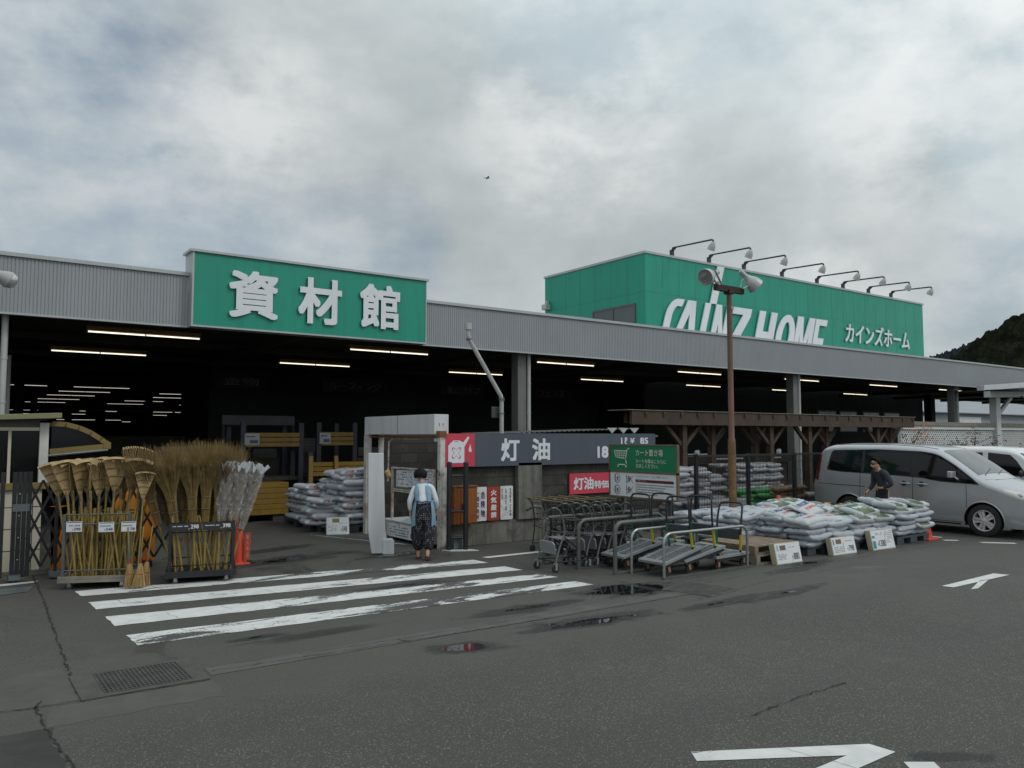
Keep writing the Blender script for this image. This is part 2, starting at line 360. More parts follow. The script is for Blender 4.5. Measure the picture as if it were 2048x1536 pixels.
def block_wall_mat():
    global nt
    m = bpy.data.materials.new('concrete_block'); m.use_nodes = True
    nt = m.node_tree
    b = nt.nodes['Principled BSDF']
    t = N('ShaderNodeTexCoord').outputs['Object']
    s = N('ShaderNodeSeparateXYZ'); L(t, s.inputs[0])
    cm = N('ShaderNodeCombineXYZ'); L(MA('ADD', s.outputs[0], s.outputs[1]), cm.inputs[0]); L(s.outputs[2], cm.inputs[1])
    br = N('ShaderNodeTexBrick')
    br.inputs['Scale'].default_value = 1.0
    br.inputs['Brick Width'].default_value = 0.42; br.inputs['Row Height'].default_value = 0.205
    br.inputs['Mortar Size'].default_value = 0.008; br.inputs['Bias'].default_value = -0.2
    br.inputs['Color1'].default_value = (0.040, 0.038, 0.033, 1); br.inputs['Color2'].default_value = (0.060, 0.057, 0.049, 1)
    br.inputs['Mortar'].default_value = (0.022, 0.021, 0.019, 1)
    L(cm.outputs[0], br.inputs['Vector'])
    n = NOISE(t, 2.3, 8, 0.6, (1, 2, 3), 0.65)
    c = MIX(RAMP(n, [(0.42, 0.0), (0.68, 0.85)]), br.outputs['Color'], (0.020, 0.020, 0.018))
    n2 = NOISE(t, 3.1, 8, 0.4, (7, 2, 9), 0.7)
    c = MIX(RAMP(n2, [(0.55, 0.0), (0.75, 0.7)]), c, (0.105, 0.10, 0.088))
    L(c, b.inputs['Base Color']); b.inputs['Roughness'].default_value = 0.9
    bn = N('ShaderNodeBump'); bn.inputs['Strength'].default_value = 0.6; bn.inputs['Distance'].default_value = 0.01
    L(MA('SUBTRACT', MA('MULTIPLY', NOISE(t, 40, 5), 0.5), br.outputs['Fac']), bn.inputs['Height']); L(bn.outputs[0], b.inputs['Normal'])
    return m
MT['block'] = block_wall_mat()

def water_mat():
    global nt
    m = bpy.data.materials.new('puddle_water'); m.use_nodes = True
    nt = m.node_tree
    b = nt.nodes['Principled BSDF']
    t = N('ShaderNodeTexCoord').outputs['Object']
    L(RAMP(NOISE(t, 6, 5), [(0.3, (0.010, 0.010, 0.010)), (0.7, (0.018, 0.018, 0.017))]), b.inputs['Base Color'])
    b.inputs['Roughness'].default_value = 0.03
    b.inputs['IOR'].default_value = 1.33
    return m
MT['water'] = water_mat()
def damp_mat():
    global nt
    m = bpy.data.materials.new('damp_asphalt'); m.use_nodes = True
    nt = m.node_tree
    b = nt.nodes['Principled BSDF']
    t = N('ShaderNodeTexCoord').outputs['Object']
    L(RAMP(NOISE(t, 60, 5), [(0.3, (0.020, 0.020, 0.021)), (0.7, (0.040, 0.040, 0.040))]), b.inputs['Base Color'])
    L(RAMP(NOISE(t, 5, 5), [(0.3, 0.30), (0.7, 0.62)]), b.inputs['Roughness'])
    bn = N('ShaderNodeBump'); bn.inputs['Strength'].default_value = 0.4; bn.inputs['Distance'].default_value = 0.004
    L(NOISE(t, 80, 4), bn.inputs['Height']); L(bn.outputs[0], b.inputs['Normal'])
    return m
MT['damp'] = damp_mat()

def sack_mat(name, base, blocks, glyphs):
    """white plastic sack: printed blocks and rows of small print, placed on the sack's own UV"""
    global nt
    m = bpy.data.materials.new(name); m.use_nodes = True
    nt = m.node_tree
    b = nt.nodes['Principled BSDF']
    uv = N('ShaderNodeUVMap').outputs[0]
    s = N('ShaderNodeSeparateXYZ'); L(uv, s.inputs[0])
    t = N('ShaderNodeTexCoord').outputs['Object']
    n1 = NOISE(t, 6, 6, 0.3)
    c = RAMP(n1, [(0.3, tuple(x * 0.85 for x in base)), (0.7, base)])
    def box(u0, u1, v0, v1):
        a = MA('MULTIPLY', MA('GREATER_THAN', s.outputs[0], u0), MA('LESS_THAN', s.outputs[0], u1))
        d = MA('MULTIPLY', MA('GREATER_THAN', s.outputs[1], v0), MA('LESS_THAN', s.outputs[1], v1))
        return MA('MULTIPLY', a, d)
    for (u0, u1, v0, v1, ca, cb) in blocks:
        n2 = NOISE(uv, 5.0, 6, 0.5, (u0 * 9, v0 * 7, 0))
        edge = MA('MULTIPLY', box(u0, u1, v0, v1), RAMP(NOISE(uv, 3.0, 3, 0.2, (u1 * 5, 1, 0)), [(0.34, 0.0), (0.37, 1.0)]))
        c = MIX(edge, c, RAMP(n2, [(0.35, ca), (0.62, cb)]))
    for (u0, u1, v0, v1, col, rows, dens) in glyphs:
        mp = N('ShaderNodeMapping'); mp.inputs['Scale'].default_value = (dens, rows / (v1 - v0), 1); mp.inputs['Location'].default_value = (u0 * 13, -v0 * rows / (v1 - v0), 0)
        L(uv, mp.inputs[0])
        sm = N('ShaderNodeSeparateXYZ'); L(mp.outputs[0], sm.inputs[0])
        row = MA('FRACT', sm.outputs[1])
        rowm = MA('MULTIPLY', MA('GREATER_THAN', row, 0.18), MA('LESS_THAN', row, 0.86))
        v = N('ShaderNodeTexVoronoi', distance='CHEBYCHEV'); v.inputs['Scale'].default_value = 2.6; L(mp.outputs[0], v.inputs['Vector'])
        gl = MA('GREATER_THAN', v.outputs['Distance'], 0.30)
        c = MIX(MA('MULTIPLY', MA('MULTIPLY', box(u0, u1, v0, v1), rowm), gl), c, col)
    L(c, b.inputs['Base Color'])
    b.inputs['Roughness'].default_value = 0.42
    bn = N('ShaderNodeBump'); bn.inputs['Strength'].default_value = 0.55; bn.inputs['Distance'].default_value = 0.012
    L(NOISE(t, 11, 8, 1.6, (0, 0, 0), 0.6), bn.inputs['Height']); bn.inputs['Distance'].default_value = 0.022; L(bn.outputs[0], b.inputs['Normal'])
    return m
WB = (0.47, 0.505, 0.53)
MT['sack_navy'] = sack_mat('sack_navy_print', WB, [(0.08, 0.20, 0.55, 0.85, (0.05, 0.16, 0.04), (0.16, 0.26, 0.10))],
    [(0.24, 0.90, 0.52, 0.82, (0.040, 0.045, 0.17), 1, 6), (0.26, 0.86, 0.26, 0.48, (0.48, 0.07, 0.04), 1, 8), (0.40, 0.60, 1.30, 1.52, (0.06, 0.06, 0.07), 1, 12)])
MT['sack_green'] = sack_mat('sack_green_print', WB, [(0.10, 0.72, 0.03, 0.97, (0.016, 0.075, 0.030), (0.13, 0.135, 0.055)), (0.10, 0.72, 0.66, 0.97, (0.010, 0.080, 0.032), (0.02, 0.12, 0.045)), (0.10, 0.60, 1.62, 1.98, (0.010, 0.080, 0.032), (0.02, 0.12, 0.045))],
    [(0.18, 0.66, 0.38, 0.66, (0.60, 0.62, 0.56), 1, 5), (0.72, 0.90, 0.3, 0.7, (0.05, 0.06, 0.07), 3, 9)])
MT['sack_pink'] = sack_mat('sack_pink_print', WB, [(0.10, 0.40, 0.08, 0.92, (0.015, 0.085, 0.045), (0.05, 0.17, 0.08))],
    [(0.48, 0.82, 0.40, 0.66, (0.62, 0.10, 0.32), 1, 5)])
MT['sack_plain'] = sack_mat('sack_small_print', (0.40, 0.435, 0.475), [], [(0.34, 0.62, 0.05, 0.15, (0.07, 0.07, 0.09), 1, 12), (0.30, 0.66, 0.40, 0.62, (0.05, 0.06, 0.16), 2, 8), (0.05, 0.11, 0.3, 0.7, (0.10, 0.10, 0.12), 1, 30), (0.89, 0.95, 0.3, 0.7, (0.10, 0.10, 0.12), 1, 30)])
MT['sack_orange'] = sack_mat('sack_orange_print', (0.50, 0.52, 0.57), [],
    [(0.26, 0.54, 0.52, 0.70, (0.34, 0.085, 0.025), 1, 7), (0.62, 0.84, 0.54, 0.68, (0.06, 0.065, 0.10), 1, 10), (0.16, 0.46, 0.0, 0.10, (0.32, 0.08, 0.025), 1, 7), (0.55, 0.84, 0.0, 0.08, (0.06, 0.065, 0.10), 1, 10)])

def dots_mat():
    global nt
    m = bpy.data.materials.new('patterned_trousers'); m.use_nodes = True
    nt = m.node_tree
    b = nt.nodes['Principled BSDF']
    t = N('ShaderNodeTexCoord').outputs['Object']
    v = N('ShaderNodeTexVoronoi'); v.inputs['Scale'].default_value = 34; v.inputs['Randomness'].default_value = 0.35; L(t, v.inputs['Vector'])
    L(MIX(RAMP(v.outputs['Distance'], [(0.16, 1.0), (0.26, 0.0)]), (0.010, 0.010, 0.016), (0.34, 0.32, 0.32)), b.inputs['Base Color'])
    b.inputs['Roughness'].default_value = 0.9
    return m
MT['dots'] = dots_mat()

# ------------------------------------------------------------------ mesh builder
class MB:
    def __init__(self):
        self.v = []; self.f = []; self.mi = []; self.sm = []; self.cur = 0
    def add(self, verts, faces, smooth=False, M=None):
        b = len(self.v)
        for p in verts:
            p = Vector(p)
            self.v.append(tuple(M @ p) if M is not None else tuple(p))
        for fc in faces:
            self.f.append([b + i for i in fc]); self.mi.append(self.cur); self.sm.append(smooth)
        return self
    def bx(self, x0, x1, y0, y1, z0, z1, M=None):
        v = [(x0, y0, z0), (x1, y0, z0), (x1, y1, z0), (x0, y1, z0), (x0, y0, z1), (x1, y0, z1), (x1, y1, z1), (x0, y1, z1)]
        return self.add(v, [(0, 3, 2, 1), (4, 5, 6, 7), (0, 1, 5, 4), (1, 2, 6, 5), (2, 3, 7, 6), (3, 0, 4, 7)], False, M)
    def beam(self, p0, p1, w, h, up=(0, 0, 1)):
        p0 = Vector(p0); p1 = Vector(p1); d = p1 - p0; ln = d.length; d.normalize()
        u = Vector(up)
        s = d.cross(u)
        if s.length < 1e-4: s = d.cross(Vector((0, 1, 0)))
        s.normalize(); u = s.cross(d)
        M = Matrix((( d.x, s.x, u.x, p0.x), (d.y, s.y, u.y, p0.y), (d.z, s.z, u.z, p0.z), (0, 0, 0, 1)))
        return self.bx(0, ln, -w / 2, w / 2, -h / 2, h / 2, M)
    def tube(self, pts, r, n=8, closed=False):
        pts = [Vector(p) for p in pts]; k = len(pts)
        rs = r if isinstance(r, (list, tuple)) else [r] * k
        verts = []; faces = []
        prev = None
        for i, p in enumerate(pts):
            if closed: d = pts[(i + 1) % k] - pts[i - 1]
            elif i == 0: d = pts[1] - p
            elif i == k - 1: d = p - pts[i - 1]
            else: d = (pts[i + 1] - p).normalized() + (p - pts[i - 1]).normalized()
            d.normalize()
            if prev is None:
                a = Vector((0, 0, 1)) if abs(d.z) < 0.9 else Vector((1, 0, 0))
                u = d.cross(a).normalized()
            else:
                u = (prev - d * prev.dot(d)).normalized()
            w = d.cross(u); prev = u
            for j in range(n):
                t = 2 * math.pi * j / n
                verts.append(p + (u * math.cos(t) + w * math.sin(t)) * rs[i])
        m = k if closed else k - 1
        for i in range(m):
            for j in range(n):
                a = i * n + j; b = i * n + (j + 1) % n
                c = ((i + 1) % k) * n + (j + 1) % n; e = ((i + 1) % k) * n + j
                faces.append((a, b, c, e))
        if not closed:
            faces.append(tuple(reversed(range(n)))); faces.append(tuple(range((k - 1) * n, k * n)))
        return self.add(verts, faces, True)
    def lathe(self, prof, M=None, n=20, caps=True):
        verts = []; faces = []
        for (r, z) in prof:
            for j in range(n):
                t = 2 * math.pi * j / n
                verts.append((r * math.cos(t), r * math.sin(t), z))
        for i in range(len(prof) - 1):
            for j in range(n):
                faces.append((i * n + j, i * n + (j + 1) % n, (i + 1) * n + (j + 1) % n, (i + 1) * n + j))
        if caps and prof[0][0] > 1e-5: faces.append(tuple(reversed(range(n))))
        if caps and prof[-1][0] > 1e-5: faces.append(tuple(range((len(prof) - 1) * n, len(prof) * n)))
        return self.add(verts, faces, True, M)
    def prism(self, poly, M, depth):
        """poly in local xy, extruded along local +z by depth"""
        n = len(poly)
        v = [(x, y, 0) for x, y in poly] + [(x, y, depth) for x, y in poly]
        f = [tuple(reversed(range(n))), tuple(range(n, 2 * n))]
        f += [(i, (i + 1) % n, n + (i + 1) % n, n + i) for i in range(n)]
        return self.add(v, f, False, M)
    def quad(self, a, b, c, d):
        return self.add([a, b, c, d], [(0, 1, 2, 3)])
    def grid(self, fn, nu, nv, smooth=True):
        v = [fn(i / nu, j / nv) for j in range(nv + 1) for i in range(nu + 1)]
        f = [(j * (nu + 1) + i, j * (nu + 1) + i + 1, (j + 1) * (nu + 1) + i + 1, (j + 1) * (nu + 1) + i) for j in range(nv) for i in range(nu)]
        return self.add(v, f, smooth)
    def ball(self, c, r, n=12, m=8):
        r = r if isinstance(r, (tuple, list)) else (r, r, r)
        prof = [(max(1e-6, math.sin(math.pi * i / m)), -math.cos(math.pi * i / m)) for i in range(m + 1)]
        M = Matrix.Translation(Vector(c)) @ Matrix.Diagonal((r[0], r[1], r[2], 1))
        return self.lathe(prof, M, n)

def face_frame(origin, right, up):
    """local x = right, y = up, z = out of the face"""
    r = Vector(right).normalized(); u = Vector(up).normalized(); n = r.cross(u)
    o = Vector(origin)
    return Matrix(((r.x, u.x, n.x, o.x), (r.y, u.y, n.y, o.y), (r.z, u.z, n.z, o.z), (0, 0, 0, 1)))
def front(x, y, z):    # a face looking at -Y: right is +X
    return face_frame((x, y, z), (1, 0, 0), (0, 0, 1))
def side(x, y, z):     # a face looking at -X: right is -Y
    return face_frame((x, y, z), (0, -1, 0), (0, 0, 1))

def text_geo(body, off=0.0, ext=0.0, res=4, shear=0.0):
    cu = bpy.data.curves.new('lettering_curve', 'FONT')
    cu.body = body; cu.size = 1.0; cu.offset = off; cu.extrude = ext; cu.resolution_u = res; cu.shear = shear
    o = bpy.data.objects.new('lettering_tmp', cu)
    COL.objects.link(o)
    dg = bpy.context.evaluated_depsgraph_get()
    me = bpy.data.meshes.new_from_object(o.evaluated_get(dg))
    vs = [tuple(v.co) for v in me.vertices]; fs = [tuple(p.vertices) for p in me.polygons]
    bpy.data.objects.remove(o); bpy.data.curves.remove(cu); bpy.data.meshes.remove(me)
    return vs, fs
def put_text(mb, body, M, x0, x1, y0, y1, off=0.0, depth=0.004, shear=0.0, keep=False):
    """fit lettering into the box x0..x1, y0..y1 of face frame M"""
    vs, fs = text_geo(body, 0.0, 0.05, shear=shear)
    if not vs: return
    ax = min(v[0] for v in vs); bx_ = max(v[0] for v in vs); ay = min(v[1] for v in vs); by = max(v[1] for v in vs)
    sx = (x1 - x0) / max(1e-6, bx_ - ax); sy = (y1 - y0) / max(1e-6, by - ay)
    if keep: sx = sy = min(sx, sy)
    # heavier strokes: the same lettering stacked in a small ring of shifts, each layer a hair deeper than the last
    ring_ = [(0.0, 0.0)] if not off else [(0.0, 0.0)] + [(i_ * off, j_ * off) for i_ in (-1, 0, 1) for j_ in (-1, 0, 1) if i_ or j_]
    ex = off * sx; ey = off * sy
    sx *= (x1 - x0 - 2 * ex) / (x1 - x0); sy *= (y1 - y0 - 2 * ey) / (y1 - y0)
    for k, (dx, dy) in enumerate(ring_):
        dz = depth + k * min(0.0004, depth * 0.08)
        nv = [((v[0] - ax + dx) * sx + x0 + ex, (v[1] - ay + dy) * sy + y0 + ey, (v[2] + 0.05) / 0.1 * dz) for v in vs]
        mb.add(nv, fs, False, M)

# ------------------------------------------------------------------ object helpers
def tag(o, label=None, cat=None, group=None, kind=None):
    if label: o['label'] = label
    if cat: o['category'] = cat
    if group: o['group'] = group
    if kind: o['kind'] = kind
    return o
def thing(name, label, cat, loc=(0, 0, 0), rz=0.0, group=None):
    o = bpy.data.objects.new(name, None)
    COL.objects.link(o)
    o.location = loc; o.rotation_euler = (0, 0, rz); o.empty_display_size = 0.2
    return tag(o, label, cat, group)
def wloc(o):
    p = Vector((0, 0, 0))
    while o is not None:
        p += Vector(o.location); o = o.parent
    return p
def build(mb, name, mats, parent=None, loc=None, bevel=0.0, world=True, sharp=38, label=None, split=False):
    if split:     # every loose piece of the builder becomes a part of its own
        par = list(range(len(mb.v)))
        def find(a):
            while par[a] != a: par[a] = par[par[a]]; a = par[a]
            return a
        for f_ in mb.f:
            for q in f_[1:]: par[find(q)] = find(f_[0])
        groups = {}
        for k, f_ in enumerate(mb.f): groups.setdefault(find(f_[0]), []).append(k)
        res = []
        for ks in groups.values():
            sub_ = MB(); m_ = {}
            for k in ks:
                fc = []
                for q in mb.f[k]:
                    if q not in m_: m_[q] = len(sub_.v); sub_.v.append(mb.v[q])
                    fc.append(m_[q])
                sub_.f.append(fc); sub_.mi.append(mb.mi[k]); sub_.sm.append(mb.sm[k])
            res.append(build(sub_, name, mats, parent, loc, bevel, world, sharp, label))
        return res
    me = bpy.data.meshes.new(name)
    base = Vector((0, 0, 0))
    if world:
        if parent is not None: base = wloc(parent)
        elif loc is not None: base = Vector(loc)
    me.from_pydata([(x - base.x, y - base.y, z - base.z) for x, y, z in mb.v], [], mb.f)
    for m in (mats if isinstance(mats, (list, tuple)) else [mats]):
        me.materials.append(MT[m] if isinstance(m, str) else m)
    me.polygons.foreach_set('material_index', mb.mi)
    me.polygons.foreach_set('use_smooth', mb.sm)
    me.update()
    if any(mb.sm):
        me.set_sharp_from_angle(angle=R(sharp))
    o = bpy.data.objects.new(name, me)
    COL.objects.link(o)
    if parent is not None: o.parent = parent
    elif loc is not None: o.location = loc
    if bevel:
        md = o.modifiers.new('bevel', 'BEVEL'); md.width = bevel; md.segments = 2; md.limit_method = 'ANGLE'; md.angle_limit = R(40)
    if label: o['label'] = label
    return o
def each(items, name, mats, parent, **kw):
    """one part per piece: items are functions that draw one piece into a builder"""
    r = []
    for fn in items:
        b_ = MB(); fn(b_); r.append(build(b_, name, mats, parent, **kw))
    return r
def copy_tree(o, parent=None):
    c = o.copy(); COL.objects.link(c)
    if parent is not None: c.parent = parent
    for ch in [x for x in o.children]:
        copy_tree(ch, c)
    return c
def structure(mb, name, mats, **kw):
    return tag(build(mb, name, mats, **kw), kind='structure')
RNG = random.Random(7)
def rnd(a, b): return RNG.uniform(a, b)

# ================================================================== SETTING: ground, markings, water, hill
mb = MB()
mb.quad((-900, -900, 0), (900, -900, 0), (900, 900, 0), (-900, 900, 0))
structure(mb, 'ground', 'asphalt')

def sheet(poly, z):
    b = MB(); n = len(poly)
    b.add([(x, y, z) for x, y in poly], [tuple(range(n))])
    return b
def ragged(x0, x1, y0, y1, seed, amp=0.012, step=0.16):
    rg = random.Random(seed); pts = []
    def edge(ax, ay, bx_, by):
        d = math.hypot(bx_ - ax, by - ay); k = max(1, int(d / step))
        for i in range(k):
            t = i / k
            pts.append((ax + (bx_ - ax) * t + rg.uniform(-amp, amp), ay + (by - ay) * t + rg.uniform(-amp, amp)))
    edge(x0, y0, x1, y0); edge(x1, y0, x1, y1); edge(x1, y1, x0, y1); edge(x0, y1, x0, y0)
    return pts
wp = [worn_paint('worn_marking_paint', 0.72, 0.0), worn_paint('worn_marking_paint_b', 0.45, 4.0), worn_paint('worn_marking_paint_c', 0.60, 7.7), worn_paint('worn_marking_paint_d', 0.85, 12.1)]
for i, (ya, yb, yc, yd) in enumerate(((8.39, 8.87, 8.17, 8.51), (9.37, 9.90, 8.90, 9.25), (10.38, 10.87, 9.67, 10.10), (11.33, 11.74, 10.55, 10.92))):
    pts = [(1.63 - i * 0.03, ya), (7.25 - i * 0.04, yc), (7.20 - i * 0.03, yd), (1.62 - i * 0.035, yb)]
    fine_pts = []
    rg = random.Random(30 + i)
    for k in range(4):
        a = pts[k]; c = pts[(k + 1) % 4]; m = 34 if k in (0, 2) else 4
        for j in range(m):
            t = j / m; fine_pts.append((a[0] + (c[0] - a[0]) * t + rg.uniform(-.008, .008), a[1] + (c[1] - a[1]) * t + rg.uniform(-.011, .011)))
    structure(sheet(fine_pts, 0.004), 'crosswalk_stripe', wp[(3, 2, 1, 0)[i]])
fresh = worn_paint('marking_paint', 0.12, 21.0)
structure(sheet([(3.95, 3.54), (3.87, 3.42), (4.70, 2.93), (2.8, 2.93), (2.8, 2.78), (5.0, 2.78), (4.99, 2.95)], 0.004), 'arrow_marking', fresh)
structure(sheet([(4.89, 2.67), (5.04, 2.56), (4.45, 1.9), (4.3, 2.01)], 0.004), 'lane_marking', fresh)
structure(sheet([(10.95, 5.38), (10.98, 5.24), (12.62, 5.23), (12.55, 5.42)], 0.004), 'arrow_marking', wp[1])
structure(sheet([(11.02, 5.04), (11.18, 5.02), (12.0, 5.24), (11.75, 5.26)], 0.004), 'arrow_marking', wp[1])
structure(sheet([(7.37, 11.08), (7.40, 10.94), (12.6, 10.94), (12.6, 11.06)], 0.004), 'bay_line', wp[1])
structure(sheet([(16.02, 7.16), (15.96, 7.05), (16.34, 6.62), (16.44, 6.72)], 0.004), 'bay_line', fresh)
structure(sheet([(15.78, 7.72), (15.72, 7.62), (15.93, 7.46), (15.99, 7.54)], 0.004), 'bay_line', fresh)
structure(sheet([(16.2, 11.0), (16.1, 11.0), (16.1, 7.9), (16.2, 7.9)], 0.004), 'bay_line', wp[1])
# thin painted border on the threshold of the oil store
structure(sheet([(6.2, 15.62), (6.2, 15.56), (7.1, 13.1), (7.16, 13.1)], 0.004), 'threshold_line', wp[1])
structure(sheet([(6.05, 12.38), (6.30, 12.30), (6.36, 12.36), (6.1, 12.44)], 0.0045), 'threshold_line', wp[2])

# older and newer surfacing either side of the long crack
pale_ = mat('smooth_resurfacing', (.080, .0755, .067), .85, 0, .16, 1.3, bump=.4, bs=120, dirt=(.055, .052, .047), dirt_amt=.6)
dark_ = mat('dark_resurfacing', (.040, .0385, .0355), .85, 0, .3, 2.5, bump=.6, bs=90, dirt=(.022, .022, .021), dirt_amt=.8)
structure(sheet(ragged(-6, .96, 6.93, 7.95, 41, .03, .12), .0014), 'resurfaced_strip', pale_)
structure(sheet(ragged(-6, .70, 2.0, 6.42, 42, .03, .12), .0012), 'resurfaced_strip', dark_)
structure(sheet(ragged(.72, 1.9, 6.40, 6.86, 43, .03, .12), .0013), 'resurfaced_strip', pale_)
# shallow drain strip, long joints and cracks
structure(sheet(ragged(1.94, 8.0, 6.985, 7.225, 3, 0.006), 0.0035), 'drain_strip', mat('drain_strip_concrete', (0.082, 0.084, 0.078), 0.85, 0, 0.2, 3, bump=0.6, bs=90))
def crack(pts, w, name='asphalt_crack', seed=0):
    rg = random.Random(seed); b = MB(); P = []
    for i in range(len(pts) - 1):
        a = Vector((*pts[i], 0)); c = Vector((*pts[i + 1], 0)); k = max(2, int((c - a).length / 0.045))
        for j in range(k):
            P.append(a.lerp(c, j / k) + Vector((rg.uniform(-.014, .014), rg.uniform(-.014, .014), 0)))
    P.append(Vector((*pts[-1], 0)))
    v = []; f = []
    for i, p in enumerate(P):
        d = (P[min(i + 1, len(P) - 1)] - P[max(i - 1, 0)]).normalized(); n = Vector((-d.y, d.x, 0))
        ww = w * rg.uniform(0.1, 1.1) / 3.4
        v += [p + n * ww + Vector((0, 0, 0.0075)), p - n * ww + Vector((0, 0, 0.0075))]
        if i: f.append((2 * i - 2, 2 * i - 1, 2 * i + 1, 2 * i))
    b.add(v, f)
    return structure(b, name, CRK)
CRK = mat('crack_dark', (0.016, 0.016, 0.016), 0.9, 0, 0.3, 9)  # plain dark colour of the crack strips
crack([(1.19, 13.47), (1.12, 11.0), (1.04, 9.2), (0.98, 7.7), (0.97, 7.1)], 0.035, seed=1)
crack([(0.2, 7.05), (0.55, 6.93), (1.05, 6.88), (1.9, 6.86)], 0.022, seed=2)
crack([(0.67, 6.95), (0.67, 6.49), (0.74, 5.56), (0.80, 4.6)], 0.03, seed=3)
crack([(0.66, 6.9), (0.72, 7.06)], 0.03, seed=4)
crack([(1.97, 7.10), (3.8, 7.0), (5.6, 6.96), (8.0, 6.95)], 0.016, seed=5)
crack([(1.97, 7.23), (3.85, 7.12), (5.75, 7.14), (7.6, 7.2)], 0.010, seed=6)
crack([(7.75, 7.35), (10.3, 7.43), (13.0, 7.42), (16.5, 7.3)], 0.016, seed=7)
crack([(7.5, 6.66), (9.6, 7.0), (12.0, 7.05)], 0.010, seed=8)
crack([(7.45, 10.8), (7.65, 9.2), (7.72, 7.6), (7.72, 6.7)], 0.016, seed=9)
crack([(7.72, 7.66), (8.6, 7.72), (10.3, 7.86)], 0.012, seed=10)
crack([(4.78, 3.72), (5.25, 3.77), (6.07, 3.77)], 0.028, seed=11)
crack([(3.80, 6.99), (3.76, 7.12)], 0.02, seed=12)
crack([(5.50, 6.96), (5.42, 7.14)], 0.02, seed=13)

def wet_mat():
    global nt
    m = bpy.data.materials.new('wet_ground'); m.use_nodes = True
    nt = m.node_tree
    b = nt.nodes['Principled BSDF']
    uv = N('ShaderNodeUVMap').outputs[0]
    su = N('ShaderNodeSeparateXYZ'); L(uv, su.inputs[0])
    t = N('ShaderNodeTexCoord').outputs['Object']
    g = N('ShaderNodeNewGeometry').outputs['Position']
    mp = N('ShaderNodeMapping'); mp.inputs['Scale'].default_value = (1.0, 2.2, 1.0); L(g, mp.inputs[0])
    n1 = MA('SUBTRACT', NOISE(mp.outputs[0], 2.2, 8, 0.6, (0, 0, 0), 0.62), 0.5)
    f = MA('ADD', su.outputs[0], MA('MULTIPLY', n1, 1.5))
    damp = RAMP(f, [(0.20, 0.0), (0.55, 0.55)])
    pool = RAMP(MA('ADD', f, su.outputs[1]), [(0.93, 0.0), (1.0, 1.0)])
    fine_ = NOISE(g, 70, 4)
    L(MIX(pool, RAMP(fine_, [(0.3, (0.018, 0.018, 0.018)), (0.7, (0.044, 0.043, 0.041))]), (0.010, 0.010, 0.010)), b.inputs['Base Color'])
    L(MA('SUBTRACT', 0.62, MA('MULTIPLY', pool, 0.60)), b.inputs['Roughness'])
    L(MA('MAXIMUM', damp, pool), b.inputs['Alpha'])
    bn = N('ShaderNodeBump'); bn.inputs['Distance'].default_value = 0.004
    L(MA('SUBTRACT', 0.5, MA('MULTIPLY', pool, 0.5)), bn.inputs['Strength']); L(fine_, bn.inputs['Height']); L(bn.outputs[0], b.inputs['Normal'])
    return m
WET = wet_mat()
def blob(name, cx, cy, rx, ry, rot=0, z=0.005, pool=0.0, nr=10, na=56):
    """a flat patch whose UV u falls from 1 at its middle to 0 at the rim; v raises the water level"""
    V = [(cx, cy, z)]; U = [1.0]; F_ = []
    for k in range(1, nr + 1):
        for i in range(na):
            a = 2 * math.pi * i / na; q = k / nr
            x = rx * q * math.cos(a); y = ry * q * math.sin(a)
            V.append((cx + x * math.cos(rot) - y * math.sin(rot), cy + x * math.sin(rot) + y * math.cos(rot), z)); U.append(1 - q)
    for i in range(na):
        F_.append((0, 1 + i, 1 + (i + 1) % na))
    for k in range(nr - 1):
        for i in range(na):
            F_.append((1 + k * na + i, 1 + (k + 1) * na + i, 1 + (k + 1) * na + (i + 1) % na, 1 + k * na + (i + 1) % na))
    me = bpy.data.meshes.new(name); me.from_pydata(V, [], F_); ul = me.uv_layers.new(name='UVMap')
    for lp in me.loops: ul.data[lp.index].uv = (U[lp.vertex_index], pool)
    me.materials.append(WET); o = bpy.data.objects.new(name, me); COL.objects.link(o)
    return tag(o, kind='structure')
for i, (nm, cx, cy, rx, ry, rot, pool) in enumerate((
        ('puddle', 4.18, 6.48, .60, .30, -.35, .34), ('puddle', 5.85, 6.60, 1.35, .30, -.10, .33), ('puddle', 7.40, 7.66, 1.05, .60, -.25, .48), ('puddle', 5.65, 7.52, 1.15, .26, -.02, .12), ('damp_patch', 7.7, 6.4, 1.3, .2, .03, .0),
        ('damp_patch', 4.7, 12.7, 1.6, .55, .22, .20), ('damp_patch', 4.9, 13.95, 1.3, .35, .3, .12), ('puddle', 6.35, 12.15, 1.0, .36, .05, .25), ('damp_patch', 10.5, 7.33, 1.0, .22, .02, .02), ('damp_patch', 5.2, 2.55, .42, .13, -.6, .0),
        ('damp_patch', 2.65, 8.02, .45, .10, .05, .0), ('damp_patch', 5.2, 9.6, 1.0, .22, -.05, .0), ('damp_patch', 11.2, 7.55, .8, .25, .0, .1), ('damp_patch', 3.2, 7.8, 1.0, .2, 0, -.2), ('damp_patch', 8.9, 6.3, 1.4, .18, .08, 0.0), ('damp_patch', 2.0, 13.6, 1.2, .8, 0, 0.0))):
    blob(nm, cx, cy, rx, ry, rot, (0.0050 + i * .0002) if cy > 3 else 0.0025, pool)
